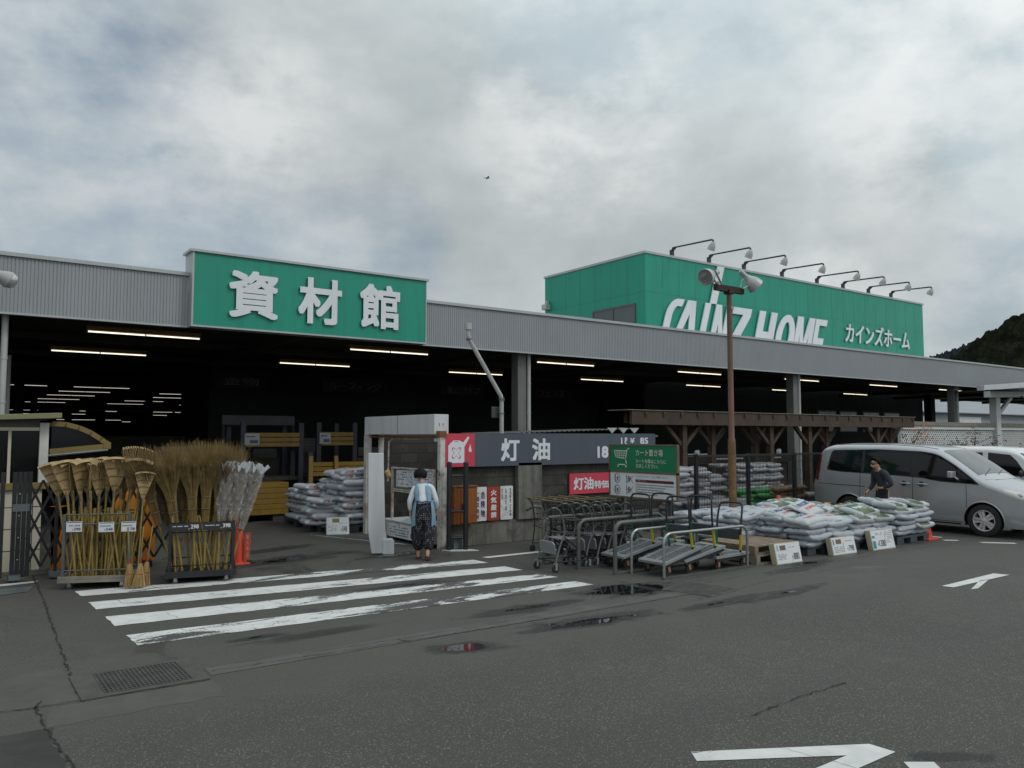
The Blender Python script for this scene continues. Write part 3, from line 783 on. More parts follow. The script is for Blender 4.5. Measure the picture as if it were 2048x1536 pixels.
# ------------------------------------------------------------------ iron grates
gr = thing('drain_grate', 'rectangular steel grid drain cover set in a concrete rim by the lane', 'drain grate', (1.42, 7.25, 0))
b = MB(); b.bx(.96, 1.90, 6.88, 6.95, .0008, .012); b.bx(.96, 1.90, 7.56, 7.62, .0008, .012); b.bx(.96, 1.13, 6.95, 7.56, .0008, .012); b.bx(1.79, 1.90, 6.95, 7.56, .0008, .012)
build(b, 'rim', mat('grate_rim', (.070, .067, .060), .85, 0, .25, 5, bump=.5, dirt=(.04, .04, .037)), gr)
b = MB(); b.bx(1.13, 1.79, 6.95, 7.56, .0006, .0022); build(b, 'pit_shade_sheet', mat('grate_pit_shade', (.012, .012, .012), .9), gr)  # flat dark sheet painting the shade below the bars
b = MB()
for i in range(21): b.bx(1.13 + i * .0325, 1.13 + i * .0325 + .008, 6.95, 7.56, .0024, .016)
for i in range(12): b.bx(1.13, 1.79, 6.955 + i * .0535, 6.955 + i * .0535 + .011, .0024, .0175)
build(b, 'grid_bars', mat('grate_steel', (.105, .105, .098), .55, .4, .25, 6), gr)
gr2 = thing('steel_cover', 'fine meshed steel drain cover at the corner of the cart corral', 'drain cover', (8.15, 7.1, 0))
b = MB(); b.add([(7.72, 7.38, .009), (7.88, 6.69, .009), (8.56, 6.80, .009), (8.42, 7.56, .009), (7.72, 7.38, .0006), (7.88, 6.69, .0006), (8.56, 6.80, .0006), (8.42, 7.56, .0006)], [(0, 1, 2, 3), (0, 4, 5, 1), (1, 5, 6, 2), (2, 6, 7, 3), (3, 7, 4, 0)])
build(b, 'plate', mat('cover_steel', (.085, .083, .075), .7, .0, .25, 6), gr2)
b = MB()
def cov(u, v): 
    a = Vector((7.72, 7.38, 0)).lerp(Vector((8.42, 7.56, 0)), u); c_ = Vector((7.88, 6.69, 0)).lerp(Vector((8.56, 6.80, 0)), u); return a.lerp(c_, v)
for i in range(27):
    u = .02 + .96 * i / 26; p = cov(u, .03); q = cov(u, .97); b.beam((p.x, p.y, .011), (q.x, q.y, .011), .008, .006)
build(b, 'grid_bars', mat('cover_bars', (.11, .11, .10), .7, .0, .25, 6), gr2)

# ------------------------------------------------------------------ wooded hill far off to the right
def hill(name, pts, depth, m, seed, amp):
    """ridge profile pts: (azimuth-ish unit x, unit y, tan of elevation), set at a real distance"""
    b = MB()
    def fn(u, v):
        k = u * (len(pts) - 1); i = min(int(k), len(pts) - 2); t = k - i
        x = pts[i][0] * (1 - t) + pts[i + 1][0] * t; y = pts[i][1] * (1 - t) + pts[i + 1][1] * t; h = pts[i][2] * (1 - t) + pts[i + 1][2] * t
        s = 0.72 + 0.5 * v
        prof = math.sin(min(1, v * 1.75) * math.pi / 2) if v < 0.62 else math.cos((v - 0.62) / 0.38 * 1.2)
        z = h * prof
        p = Vector((x * s, y * s, z))
        z += (mnoise.noise(p * 0.10 + Vector((seed, 0, 0))) * 1.0 + mnoise.noise(p * 0.28) * 0.6) * amp * min(1, v * 4)
        return (p.x, p.y, z)
    b.grid(fn, 420, 70)
    return structure(b, name, m)
def forest(name, c0, c1, c2):
    global nt
    m = bpy.data.materials.new(name); m.use_nodes = True; nt = m.node_tree
    bb = nt.nodes['Principled BSDF']; t = N('ShaderNodeTexCoord').outputs['Object']
    c = RAMP(NOISE(t, 0.09, 9, 0.5, (0, 0, 0), 0.72), [(0.32, c0), (0.5, c1), (0.7, c2)])
    L(c, bb.inputs['Base Color']); bb.inputs['Roughness'].default_value = 1.0; bb.inputs['Specular IOR Level'].default_value = 0.0
    bn = N('ShaderNodeBump'); bn.inputs['Strength'].default_value = 1.0; bn.inputs['Distance'].default_value = 5.0
    L(NOISE(t, 0.16, 8, 0.3), bn.inputs['Height']); L(bn.outputs[0], bb.inputs['Normal'])
    return m
fm = forest('forest_cover', (0.006, 0.008, 0.006), (0.013, 0.016, 0.010), (0.028, 0.029, 0.017))
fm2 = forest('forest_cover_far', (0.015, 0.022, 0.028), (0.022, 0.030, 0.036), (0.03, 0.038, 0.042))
def ridge(lst, dist):
    r_ = []
    for (px_, py_) in lst:
        a = (px_ - 1024) / 1591.0; e = (872 - py_) / 1591.0
        d = Vector((0.585 + 0.811 * a, 0.811 - 0.585 * a))
        r_.append((d.x * dist, d.y * dist, 2 + e * dist))
    return r_
hill('hill', ridge([(1850, 790), (1880, 745), (1905, 722), (1940, 702), (1965, 684), (2000, 664), (2030, 645), (2070, 622), (2130, 590), (2220, 555), (2400, 520), (2800, 560), (3400, 600), (4600, 660), (7000, 760), (12000, 850)], 520), 0, fm, 3, 5.5)
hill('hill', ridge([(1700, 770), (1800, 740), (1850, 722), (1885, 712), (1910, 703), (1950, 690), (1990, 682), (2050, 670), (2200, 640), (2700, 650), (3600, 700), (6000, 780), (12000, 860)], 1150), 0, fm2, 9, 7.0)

# ================================================================== STORE BUILDING (long canopy with cladding fascia)
YF = 16.8
store = thing('store_building', 'long low store building with grey corrugated fascia over a dark open front', 'building', (20, YF, 0))
def ribbed(b, x0, x1, z0, z1, y, pitch=0.060, groove=0.016, dep=0.009):
    v = []; f = []
    n = int((x1 - x0) / pitch)
    for i in range(n):
        a = x0 + i * pitch
        for (xx, yy) in ((a, y), (a + pitch - groove, y), (a + pitch - groove * .7, y + dep), (a + pitch - groove * .3, y + dep)):
            k = len(v); v += [(xx, yy, z0), (xx, yy, z1)]
            if k: f.append((k - 2, k, k + 1, k - 1))
    k = len(v); v += [(x1, y, z0), (x1, y, z1)]; f.append((k - 2, k, k + 1, k - 1))
    b.add(v, f)
b = MB(); ribbed(b, -4, 4.02, 4.22, 5.24, YF); ribbed(b, 9.40, 62, 4.22, 5.24, YF)
build(b, 'fascia', 'galv', store, split=True)
b = MB(); b.bx(-4, 4.02, YF - .05, YF + .25, 5.24, 5.31); b.bx(9.41, 62, YF - .05, YF + .25, 5.24, 5.31)
b.bx(-4, 4.02, YF - .02, YF + .1, 4.185, 4.22); b.bx(9.41, 62, YF - .02, YF + .1, 4.185, 4.22)
build(b, 'fascia_trim', 'cap', store)
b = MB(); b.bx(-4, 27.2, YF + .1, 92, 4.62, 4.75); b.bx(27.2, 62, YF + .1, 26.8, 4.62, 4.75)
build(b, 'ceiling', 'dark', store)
b = MB()
for i in range(14):
    y = 18.2 + i * 5.0
    b.bx(-4, 27 if y > 26 else 62, y, y + .18, 4.46, 4.618)
for k in range(11):
    x = 0.9 + k * 6.0
    b.bx(x - .1, x + .1, YF + .12, 26.6 if x > 26 else 90, 4.30, 4.459)
build(b, 'roof_beam', 'purlin', store, split=True)
b = MB(); b.bx(-4, 27.2, YF + .12, 92, 4.78, 4.95); b.bx(27.2, 62, YF + .12, 26.8, 4.78, 4.95)
build(b, 'roof', 'cap', store)
# columns with rain pipes
for x in (0.72, 12.69, 24.85, 36.6, 48.6):
    b = MB(); b.bx(x - .17, x + .11, 17.1, 17.38, 0, 4.45)
    b.bx(x - .172, x - .14, 17.085, 17.10, 0, 4.45)
    c = build(b, 'column', 'column', store)
    b = MB(); b.tube([(x + .21, 17.12, 0.02), (x + .21, 17.12, 4.3)], .057, 12)
    for z in (1.2, 2.6, 3.4): b.tube([(x + .21, 17.12, z), (x + .21, 17.12, z + .03)], .066, 12)
    build(b, 'rain_pipe', 'pvc', c)
# green name board on the fascia
b = MB(); b.bx(4.06, 9.37, YF - .26, YF + .3, 4.225, 5.705)
pn = build(b, 'name_board', 'green', store, bevel=.004)
b = MB(); b.bx(3.97, 9.44, YF - .31, YF + .32, 5.705, 5.755); b.bx(4.02, 9.41, YF - .275, YF + .05, 4.19, 4.225)
b.bx(4.025, 4.06, YF - .275, YF + .3, 4.225, 5.705); b.bx(9.37, 9.40, YF - .275, YF + .3, 4.225, 5.705)
build(b, 'board_trim', 'cap', pn)
b = MB(); F = front(0, YF - .29, 0)
for ch, x0, x1, z0, z1 in (('資', 4.74, 5.77, 4.44, 5.435), ('材', 6.21, 7.21, 4.44, 5.455), ('館', 7.65, 8.66, 4.455, 5.475)):
    put_text(b, ch, F, x0, x1, z0, z1, off=0.026, depth=0.03)
build(b, 'lettering', 'letter', pn)
# inner walls: dark back of the covered yard, deep sales hall on the left
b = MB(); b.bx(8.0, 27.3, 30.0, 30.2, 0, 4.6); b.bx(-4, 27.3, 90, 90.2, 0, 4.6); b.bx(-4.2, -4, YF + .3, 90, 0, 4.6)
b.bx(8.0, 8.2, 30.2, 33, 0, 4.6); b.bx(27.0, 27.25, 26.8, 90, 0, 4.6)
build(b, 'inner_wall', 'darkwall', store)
def pillar(x, y):
    return lambda q: q.bx(x - .16, x + .16, y - .16, y + .16, 0, 4.6)
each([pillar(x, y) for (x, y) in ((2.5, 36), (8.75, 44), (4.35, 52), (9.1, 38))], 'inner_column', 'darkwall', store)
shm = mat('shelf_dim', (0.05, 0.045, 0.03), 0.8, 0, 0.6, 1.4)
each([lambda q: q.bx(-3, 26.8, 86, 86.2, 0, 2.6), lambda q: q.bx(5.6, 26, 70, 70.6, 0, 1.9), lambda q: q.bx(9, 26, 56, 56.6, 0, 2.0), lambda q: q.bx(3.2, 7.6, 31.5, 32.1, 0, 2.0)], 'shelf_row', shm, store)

def make_tube(cool=False):
    t = thing('fluorescent_light', 'tmp', 'ceiling light')
    b = MB(); b.bx(-1.2, 1.2, -.06, .06, .075, .13); b.bx(-1.2, 1.2, -.03, .03, .03, .075)
    build(b, 'light_housing', 'fixture', t, bevel=.008)
    b = MB()
    for s in ((-1.17, -.015), (.015, 1.17)):
        b.tube([(s[0], 0, 0), (s[1], 0, 0)], .011 if cool else .016, 8)
    build(b, 'tube', 'tubecool' if cool else 'tube', t)
    b = MB()
    for x in (-1.19, -.012, 1.168): b.bx(x, x + .024, -.025, .025, -.03, .05)
    build(b, 'tube_holder', 'white', t, split=True)
    return t
tube0 = make_tube(); first = True
ordn = ['first', 'second', 'third', 'fourth', 'fifth', 'sixth', 'seventh', 'eighth', 'ninth']
for row, (y, nm, xs) in enumerate(((19.4, 'front', (3.75, 9.9, 16.1, 22.4, 28.6, 34.8, 41.0)), (24.3, 'rear', (3.55, 9.75, 15.9, 22.1, 28.3, 34.5, 40.7)))):
    for i, x in enumerate(xs):
        t = tube0 if first else copy_tree(tube0)
        first = False
        t.location = (x, y, 4.28); t['group'] = 'lit tubes under the canopy ceiling'
        t['label'] = f'lit fluorescent tube under the canopy, {ordn[i]} from left in the {nm} row'
tc0 = make_tube(True); first = True
hall = [(6.16, 41.26), (6.02, 45.6), (5.95, 50.1), (5.89, 55.6), (5.77, 61.2), (5.9, 80.7), (2.76, 41.2), (10.7, 45.4), (10.9, 50.0), (10.8, 55.75), (10.7, 61.5), (15.4, 61.2), (15.4, 55.6)]
for n_, (x, y) in enumerate(hall):
    t = tc0 if first else copy_tree(tc0)
    first = False
    t.location = (x, y, 4.25); t['group'] = 'lit tubes deep inside the sales hall'
    t['label'] = 'small lit fluorescent tube deep inside the dark sales hall on the left'
low0 = make_tube(True); first = True
for n_, (x0, x1, z) in enumerate(((5.73, 6.01, 3.25), (5.4, 6.01, 3.09), (6.9, 7.44, 3.255), (4.74, 5.09, 2.815), (5.41, 6.46, 2.81), (6.91, 7.65, 2.81), (7.69, 8.1, 2.73), (9.16, 10.14, 3.26), (10.25, 10.64, 3.26), (9.16, 9.87, 3.09), (3.09, 3.58, 3.08))):
    t = low0 if first else copy_tree(low0)
    first = False
    t.location = ((x0 + x1) / 2, 45.0, z); t.scale = ((x1 - x0) / 2.4, .8, .8); t['group'] = 'short lit tubes over the shelves'
    t['label'] = 'short lit tube hung low over the shelves inside the dark sales hall'

# hanging aisle signs, almost lost in the dark
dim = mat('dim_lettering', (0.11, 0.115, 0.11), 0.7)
for body, x0, x1, y, z0, z1, lab in (('金物', 7.78, 9.0, 27.5, 3.73, 4.0, 'small hanging aisle sign with two dim characters'), ('ルーフィング', 11.6, 13.7, 27.5, 3.72, 4.0, 'wide hanging aisle sign reading ルーフィング'),
                                   ('塩ビパイプ', 16.6, 18.2, 27.5, 3.74, 4.0, 'hanging aisle sign reading 塩ビパイプ'), ('フェンス', 21.3, 22.7, 27.5, 3.74, 4.0, 'hanging aisle sign reading フェンス')):
    t = thing('aisle_sign', lab, 'sign', ((x0 + x1) / 2, y, z0), group='aisle signs hung in the dark yard')
    b = MB(); b.bx(x0 - .25, x1 + .25, y, y + .03, z0 - .1, z1 + .1); build(b, 'sign_board', 'darkwall', t)
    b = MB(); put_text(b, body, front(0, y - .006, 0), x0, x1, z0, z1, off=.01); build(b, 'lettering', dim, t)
    b = MB(); b.tube([(x0, y + .015, z1 + .1), (x0, y + .015, 4.62)], .008, 6); b.tube([(x1, y + .015, z1 + .1), (x1, y + .015, 4.62)], .008, 6); build(b, 'hanger', 'blackm', t, split=True)

# ================================================================== GREEN BUILDING behind the canopy
XB0, XB1, YB0, YB1, ZB = 27.39, 53.66, 27.0, 34.8, 10.82
gb = thing('green_building', 'tall green sales building with giant white lettering rising behind the grey canopy', 'building', (40, YB0, 0))
b = MB(); b.bx(XB0, XB1, YB0, YB1, 4.80, ZB); b.bx(53.30, XB1, YB0, YB1, 4.35, 4.80)
wl = build(b, 'wall', 'green', gb)
b = MB(); b.bx(XB0 + .05, 53.29, YB0 + .02, YB1, 0, 4.799); build(b, 'shaded_lower_wall', 'darkwall', gb)  # dark instead of green: canopy shade put into the wall colour
b = MB(); b.bx(XB0 - .06, XB1 + .06, YB0 - .06, YB1 + .06, ZB, ZB + .12); build(b, 'roof_trim', 'cap', gb, bevel=.01)
jm = mat('green_joint', (0.004, 0.17, 0.10), 0.5, 0, 0.05, 1)
b = MB()
for i in range(1, 22): b.bx(XB0 + i * 1.2 - .01, XB0 + i * 1.2 + .01, YB0 - .003, YB0, 5.0, ZB)
for i in range(1, 7): b.bx(XB0 - .003, XB0, YB0 + i * 1.2 - .01, YB0 + i * 1.2 + .01, 5.0, ZB)
b.bx(XB0, XB1, YB0 - .0034, YB0 - .0004, 8.95, 8.965); b.bx(XB0 - .0034, XB0 - .0004, YB0, YB1, 8.95, 8.965)
build(b, 'panel_joint', jm, wl)
# big slanted letters (drawn upright, then leaned)
F = front(0, YB0 - .05, 0)
SH = 0.32; LZ0 = 6.2; LH = 2.6
def sl(poly, x0, w): return [(x0 + px_ * w + SH * (py_ * LH), LZ0 + py_ * LH) for px_, py_ in poly]
b = MB()
def arc(cx, cy, rx, ry, a0, a1, n): return [(cx + rx * math.cos(R(a0 + (a1 - a0) * i / n)), cy + ry * math.sin(R(a0 + (a1 - a0) * i / n))) for i in range(n + 1)]
LC = [(1.0, 1.0), (.62, 1.0)] + arc(.62, .62, .62, .38, 90, 180, 8) + arc(.62, .38, .62, .38, 180, 270, 8) + [(1.0, 0.0), (.9, .14), (.66, .14)] + arc(.68, .36, .28, .22, 270, 180, 6) + arc(.68, .64, .28, .22, 180, 90, 6) + [(.92, .86)]
b.prism(sl(LC, 28.1, 1.1), F, .07)
LA = [(.0, 0), (.22, 0), (.30, .2), (.64, .2), (.68, 0), (1.0, 0), (.78, 1.0), (.50, 1.0)]
# letter A with its counter cut as two halves
A1 = [(0.0, 0.0), (0.17, 0.0), (0.30, 0.22), (0.56, 0.22), (0.56, 0.34), (0.36, 0.34), (0.56, 0.74), (0.56, 1.0), (0.40, 1.0)]
A2 = [(0.56, 0.22), (0.70, 0.22), (0.74, 0.0), (1.0, 0.0), (0.72, 1.0), (0.56, 1.0), (0.56, 0.74), (0.66, 0.34), (0.56, 0.34)]
b.prism(sl(A1, 28.75, 1.82), F, .07); b.prism(sl(A2, 28.75, 1.82), F, .07)
b.prism(sl([(0, 0), (1, 0), (1, 1), (0, 1)], 30.78, .42), F, .07)
b.prism([(31.93, 8.80), (32.43, 8.80), (33.10, 10.80), (32.58, 10.80)], F, .07)
NN = [(0, 0), (.30, 0), (.30, .62), (.70, 0), (1, 0), (1, 1), (.70, 1), (.70, .40), (.34, 1), (0, 1)]
b.prism(sl(NN, 31.62, 1.25), F, .07)
ZZ_ = [(0, 0), (1, 0), (1, .14), (.40, .14), (1, .84), (1, 1), (0, 1), (0, .86), (.58, .86), (0, .16)]
b.prism(sl(ZZ_, 33.0, 1.5), F, .07)
HH = [(0, 0), (.34, 0), (.34, .43), (.66, .43), (.66, 0), (1, 0), (1, 1), (.66, 1), (.66, .57), (.34, .57), (.34, 1), (0, 1)]
b.prism(sl(HH, 35.2, 1.55), F, .07)
O1 = arc(.5, .5, .5, .5, 90, 270, 18) + arc(.5, .5, .2, .34, 270, 90, 14)
O2 = arc(.5, .5, .5, .5, 270, 450, 18) + arc(.5, .5, .2, .34, 90, -90, 14)
b.prism(sl(O1, 36.95, 1.65), F, .07); b.prism(sl(O2, 36.95, 1.65), F, .07)
MM_ = [(0, 0), (.24, 0), (.24, .62), (.42, 0), (.58, 0), (.76, .62), (.76, 0), (1, 0), (1, 1), (.68, 1), (.5, .42), (.32, 1), (0, 1)]
b.prism(sl(MM_, 38.65, 1.65), F, .07)
EE = [(0, 0), (1, 0), (1, .14), (.36, .14), (.36, .43), (.9, .43), (.9, .57), (.36, .57), (.36, .86), (1, .86), (1, 1), (0, 1)]
b.prism(sl(EE, 40.4, 1.12), F, .07)
build(b, 'lettering', 'letter', wl)
b = MB(); put_text(b, 'カインズホーム', front(0, YB0 - .05, 0), 44.2, 51.6, 7.66, 8.86, off=0.012, depth=.06, shear=0.14)
build(b, 'small_lettering', 'letter', wl)
# window in the end wall
fr = MB()
for (y0, y1, z0, z1) in ((27.66, 30.8, 8.36, 8.46), (27.66, 30.8, 7.0, 7.1), (27.66, 27.76, 7.1, 8.36), (30.7, 30.8, 7.1, 8.36), (29.2, 29.28, 7.1, 8.36)):
    fr.bx(XB0 - .05, XB0 - .002, y0, y1, z0, z1)
wf = build(fr, 'window', 'frame', gb)
b = MB(); b.bx(XB0 - .02, XB0 - .004, 27.76, 30.7, 7.1, 8.36); build(b, 'pane', mat('sky_lit_glass', (.05, .06, .065), .08, 0, .3, .4, rv=.03, spec=1.0), wf)
b = MB(); b.bx(XB0 - .35, XB0 - .01, 34.3, 34.7, 9.0, 9.3); b.bx(XB0 - .2, XB0 - .01, 34.4, 34.6, 9.3, 9.5); build(b, 'wall_lamp', 'lampshell', gb, bevel=.03)
# ground-floor windows of the green building, dim under the canopy
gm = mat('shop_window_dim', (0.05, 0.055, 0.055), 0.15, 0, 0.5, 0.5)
for x in (42.2, 44.4, 46.9, 49.3):
    b = MB(); b.bx(x - .95, x + .95, YB0 - .02, YB0 + .06, 2.25, 3.5); w_ = build(b, 'window', 'frame', gb)
    b = MB(); b.bx(x - .85, x + .85, YB0 - .028, YB0 - .022, 2.3, 2.75); b.bx(x - .85, x + .85, YB0 - .028, YB0 - .022, 2.85, 3.42); build(b, 'pane', gm, w_)
# floodlight arms on the parapet
def make_arm():
    t = thing('sign_floodlight', 'tmp', 'floodlight')
    b = MB(); b.bx(-.08, .08, .02, .18, -.5, .32); b.tube([(0, .1, .28), (0, .02, .42), (0, -2.42, .33), (0, -2.5, .29), (0, -2.52, .16)], .045, 8)
    b.beam((0, .14, .2), (0, -.18, .42), .05, .09)
    build(b, 'arm', 'arm', t)
    M_ = Matrix.Translation((0, -2.52, .16)) @ Matrix.Rotation(R(28), 4, 'X')
    b = MB(); b.lathe([(.05, .05), (.08, .02), (.12, -.05), (.175, -.18), (.185, -.36), (.165, -.36), (.15, -.2), (.02, -.1)], M_, 18, caps=False)
    build(b, 'lamp_shade', 'lampshell', t)
    b = MB(); b.tube([(0, .05, .25), (-.03, .05, 0), (-.06, .05, -.1)], .008, 5); build(b, 'cable', 'blackm', t)
    return t
a0 = make_arm()
for i, x in enumerate((29.38, 32.15, 34.98, 38.33, 41.69, 44.39, 47.21, 49.87)):
    t = a0 if i == 0 else copy_tree(a0)
    t.location = (x, YB0, ZB + .12); t['group'] = 'floodlights reaching out over the green parapet'
    t['label'] = f'curved arm floodlight over the green parapet, {ordn[i]} from the building corner'

# ================================================================== structures at the right edge
wc = thing('walkway_canopy', 'white steel walkway canopy with braced post joining the grey fascia at right', 'canopy', (38, 16, 0))
b = MB(); b.beam((36.3, 15.9, 4.06), (44.5, 15.9, 4.62), .3, .22); build(b, 'roof_edge', 'white', wc)
b = MB(); b.beam((36.4, 15.7, 3.78), (44.5, 15.7, 4.02), .25, .26); build(b, 'eaves_beam', 'white', wc)
b = MB(); b.beam((36.4, 15.75, 3.95), (44.5, 15.75, 4.38), 2.6, .05); build(b, 'roof_sheet', 'dark', wc)
b = MB(); b.bx(37.5, 37.9, 15.8, 16.1, 0, 3.7); build(b, 'post', 'white', wc, bevel=.01)
b = MB(); b.beam((37.9, 15.95, 2.9), (39.3, 15.95, 3.75), .12, .16); build(b, 'brace', 'white', wc)
b = MB(); b.beam((38.5, 15.2, 3.72), (44.0, 15.0, 3.15), .06, .06); build(b, 'tie_rod', 'blackm', wc)
gs = thing('grey_shed', 'pale grey metal clad shed seen beyond the canopy at right', 'shed', (80, 42, 0))
b = MB(); b.bx(58, 150, 42, 42.3, 0, 4.6); b.bx(57.8, 58, 42, 60, 0, 4.6); build(b, 'wall', 'greywall', gs)
b = MB(); b.add([(57.5, 41.4, 4.55), (150, 41.4, 4.55), (150, 60, 7.5), (57.5, 60, 7.5), (57.5, 41.4, 4.45), (150, 41.4, 4.45), (150, 60, 7.4), (57.5, 60, 7.4)], [(0, 1, 2, 3), (7, 6, 5, 4), (0, 4, 5, 1), (1, 5, 6, 2), (2, 6, 7, 3), (3, 7, 4, 0)])
build(b, 'roof', 'greywall', gs)
b = MB()
for x in (62, 70, 78, 90): b.bx(x, x + 5.5, 41.9, 41.99, 3.3, 4.1)
build(b, 'skylight', mat('skylight', (0.62, 0.64, 0.63), 0.4), gs, split=True)
yc = thing('yard_post', 'dark square post under the canopy between the lattice fence and the shed', 'post', (44.5, 22, 0))
b = MB(); b.bx(44.3, 44.75, 22, 22.4, 0, 4.3); build(b, 'shaft', 'darkwall', yc); b = MB(); b.bx(44.2, 44.85, 21.9, 22.5, 0, .3); build(b, 'footing', 'concrete', yc)

# ================================================================== OIL STORE (block enclosure at the end of the crossing)
bw = thing('block_wall', 'low stained grey concrete block wall with pilaster behind the shopping carts', 'wall', (10, 12.35, 0))
b = MB(); b.bx(7.45, 12.8, 12.36, 12.52, .42, 1.98); b.bx(7.5, 12.8, 14.9, 15.06, 0, 2.05); b.bx(12.66, 12.8, 12.52, 14.9, 0, 1.98)
build(b, 'wall', 'block', bw)
b = MB(); b.bx(7.42, 12.84, 12.30, 12.56, 0, .42); build(b, 'footing', 'concrete', bw, bevel=.012)
b = MB(); b.bx(8.98, 9.55, 12.24, 12.358, .42, 1.5); build(b, 'pilaster', 'concrete', bw, bevel=.01)
b = MB(); b.bx(7.45, 12.84, 12.33, 12.55, 1.98, 2.02); build(b, 'coping', mat('coping', (0.16, 0.15, 0.125), 0.8, dirt=(.06, .055, .05)), bw)
# sheet roof over the oil store
rf = thing('corrugated_roof', 'dark corrugated sheet roof over the concrete block oil store', 'roof', (11, 13, 2))
b = MB()
def rfn(u, v):
    x = 9.3 + u * 3.3; y = 12.7 + v * 2.2
    return (x, y, 2.06 + .10 * u + .10 * (1 - v) * 0 + .010 * math.sin(x * 2 * math.pi / .13))
b.grid(rfn, 120, 4); build(b, 'sheet', mat('old_roof_sheet', (.07, .07, .068), .7, dirt=(.03, .03, .03)), rf)
b = MB()
for k in range(3):
    x = 11.72 + k * .33; b.prism([(-.14, 0), (.14, 0), (.0, -.12)], front(x, 12.60, 2.175), .02)
build(b, 'edge_flap', 'lampshell', rf, split=True)
b = MB(); b.bx(11.6, 12.7, 12.62, 12.67, 1.99, 2.03); build(b, 'edge_rail', 'whiterust', rf)

# kerosene board
ks = thing('kerosene_sign', 'long slate grey sign board with red jerrycan square reading 灯油', 'sign', (10, 12.27, 1.45))
b = MB(); b.bx(7.30, 7.985, 12.24, 12.28, 1.445, 2.045); build(b, 'red_panel', 'crimson', ks)
b = MB(); b.bx(7.985, 12.66, 12.24, 12.28, 1.44, 2.05); sp = build(b, 'grey_panel', 'slate', ks)
b = MB(); F = front(0, 12.238, 0)
put_text(b, '灯', F, 8.57, 9.00, 1.525, 1.955, off=.03); put_text(b, '油', F, 9.30, 9.74, 1.53, 1.955, off=.03)
put_text(b, '18', F, 10.98, 11.28, 1.55, 1.79, off=.035); put_text(b, 'ℓ', F, 11.32, 11.42, 1.56, 1.79, off=.02)
put_text(b, '¥1530', F, 11.5, 12.4, 1.55, 1.78, off=.03)
put_text(b, '1', F, 11.63, 11.69, 1.83, 1.965, off=.03); put_text(b, 'ℓ', F, 11.73, 11.82, 1.83, 1.97, off=.02); put_text(b, '¥', F, 11.90, 12.04, 1.84, 1.96, off=.02); put_text(b, '85', F, 12.2, 12.44, 1.83, 1.965, off=.03)
build(b, 'lettering', 'signwhite', sp)
rp = [c for c in ks.children if c.name.startswith('red_panel')][0]
b = MB(); F = front(7.30, 12.238, 1.445)
can = [(.12, .07), (.46, .07), (.46, .36), (.49, .40), (.545, .49), (.57, .53), (.54, .545), (.49, .50), (.44, .44), (.40, .455), (.37, .46), (.365, .475), (.22, .475), (.215, .46), (.17, .43), (.12, .38)]
b.prism(can, F, .003)
b.prism([(.55, .30), (.57, .265), (.595, .26), (.615, .28), (.61, .32), (.585, .41)], F, .003)
build(b, 'jerrycan_mark', 'signwhite', rp)
b = MB(); F2 = front(7.30, 12.2349, 1.445)
star = []
for i in range(40):
    a = 2 * math.pi * i / 40; r_ = .085 + .038 * math.cos(4 * (a - math.pi / 4))
    star.append((.29 + r_ * math.cos(a) * 1.0, .25 + r_ * math.sin(a) * 1.1))
star2 = [(.29 + (x - .29) * .84, .25 + (y - .25) * .84) for x, y in star]
n_ = len(star)
b.add([(7.30 + x, 12.2335, 1.445 + y) for x, y in star] + [(7.30 + x, 12.2335, 1.445 + y) for x, y in star2], [(i, (i + 1) % n_, n_ + (i + 1) % n_, n_ + i) for i in range(n_)])
b.bx(7.545, 7.635, 12.2325, 12.2349, 1.445 + .448, 1.445 + .458)
build(b, 'jerrycan_outline', 'crimson', rp)
# small red sale board
ss = thing('sale_sign', 'small red board reading 灯油特価 fixed low on the block wall', 'sign', (11, 12.3, .85))
b = MB(); b.bx(10.30, 12.1, 12.31, 12.34, .835, 1.245); s_ = build(b, 'board', 'crimson', ss)
b = MB(); F = front(0, 12.308, 0); put_text(b, '灯油', F, 10.40, 10.93, .915, 1.165, off=.03); put_text(b, '特価販売中', F, 10.95, 11.95, .925, 1.09, off=.025)
build(b, 'lettering', 'signwhite', s_)
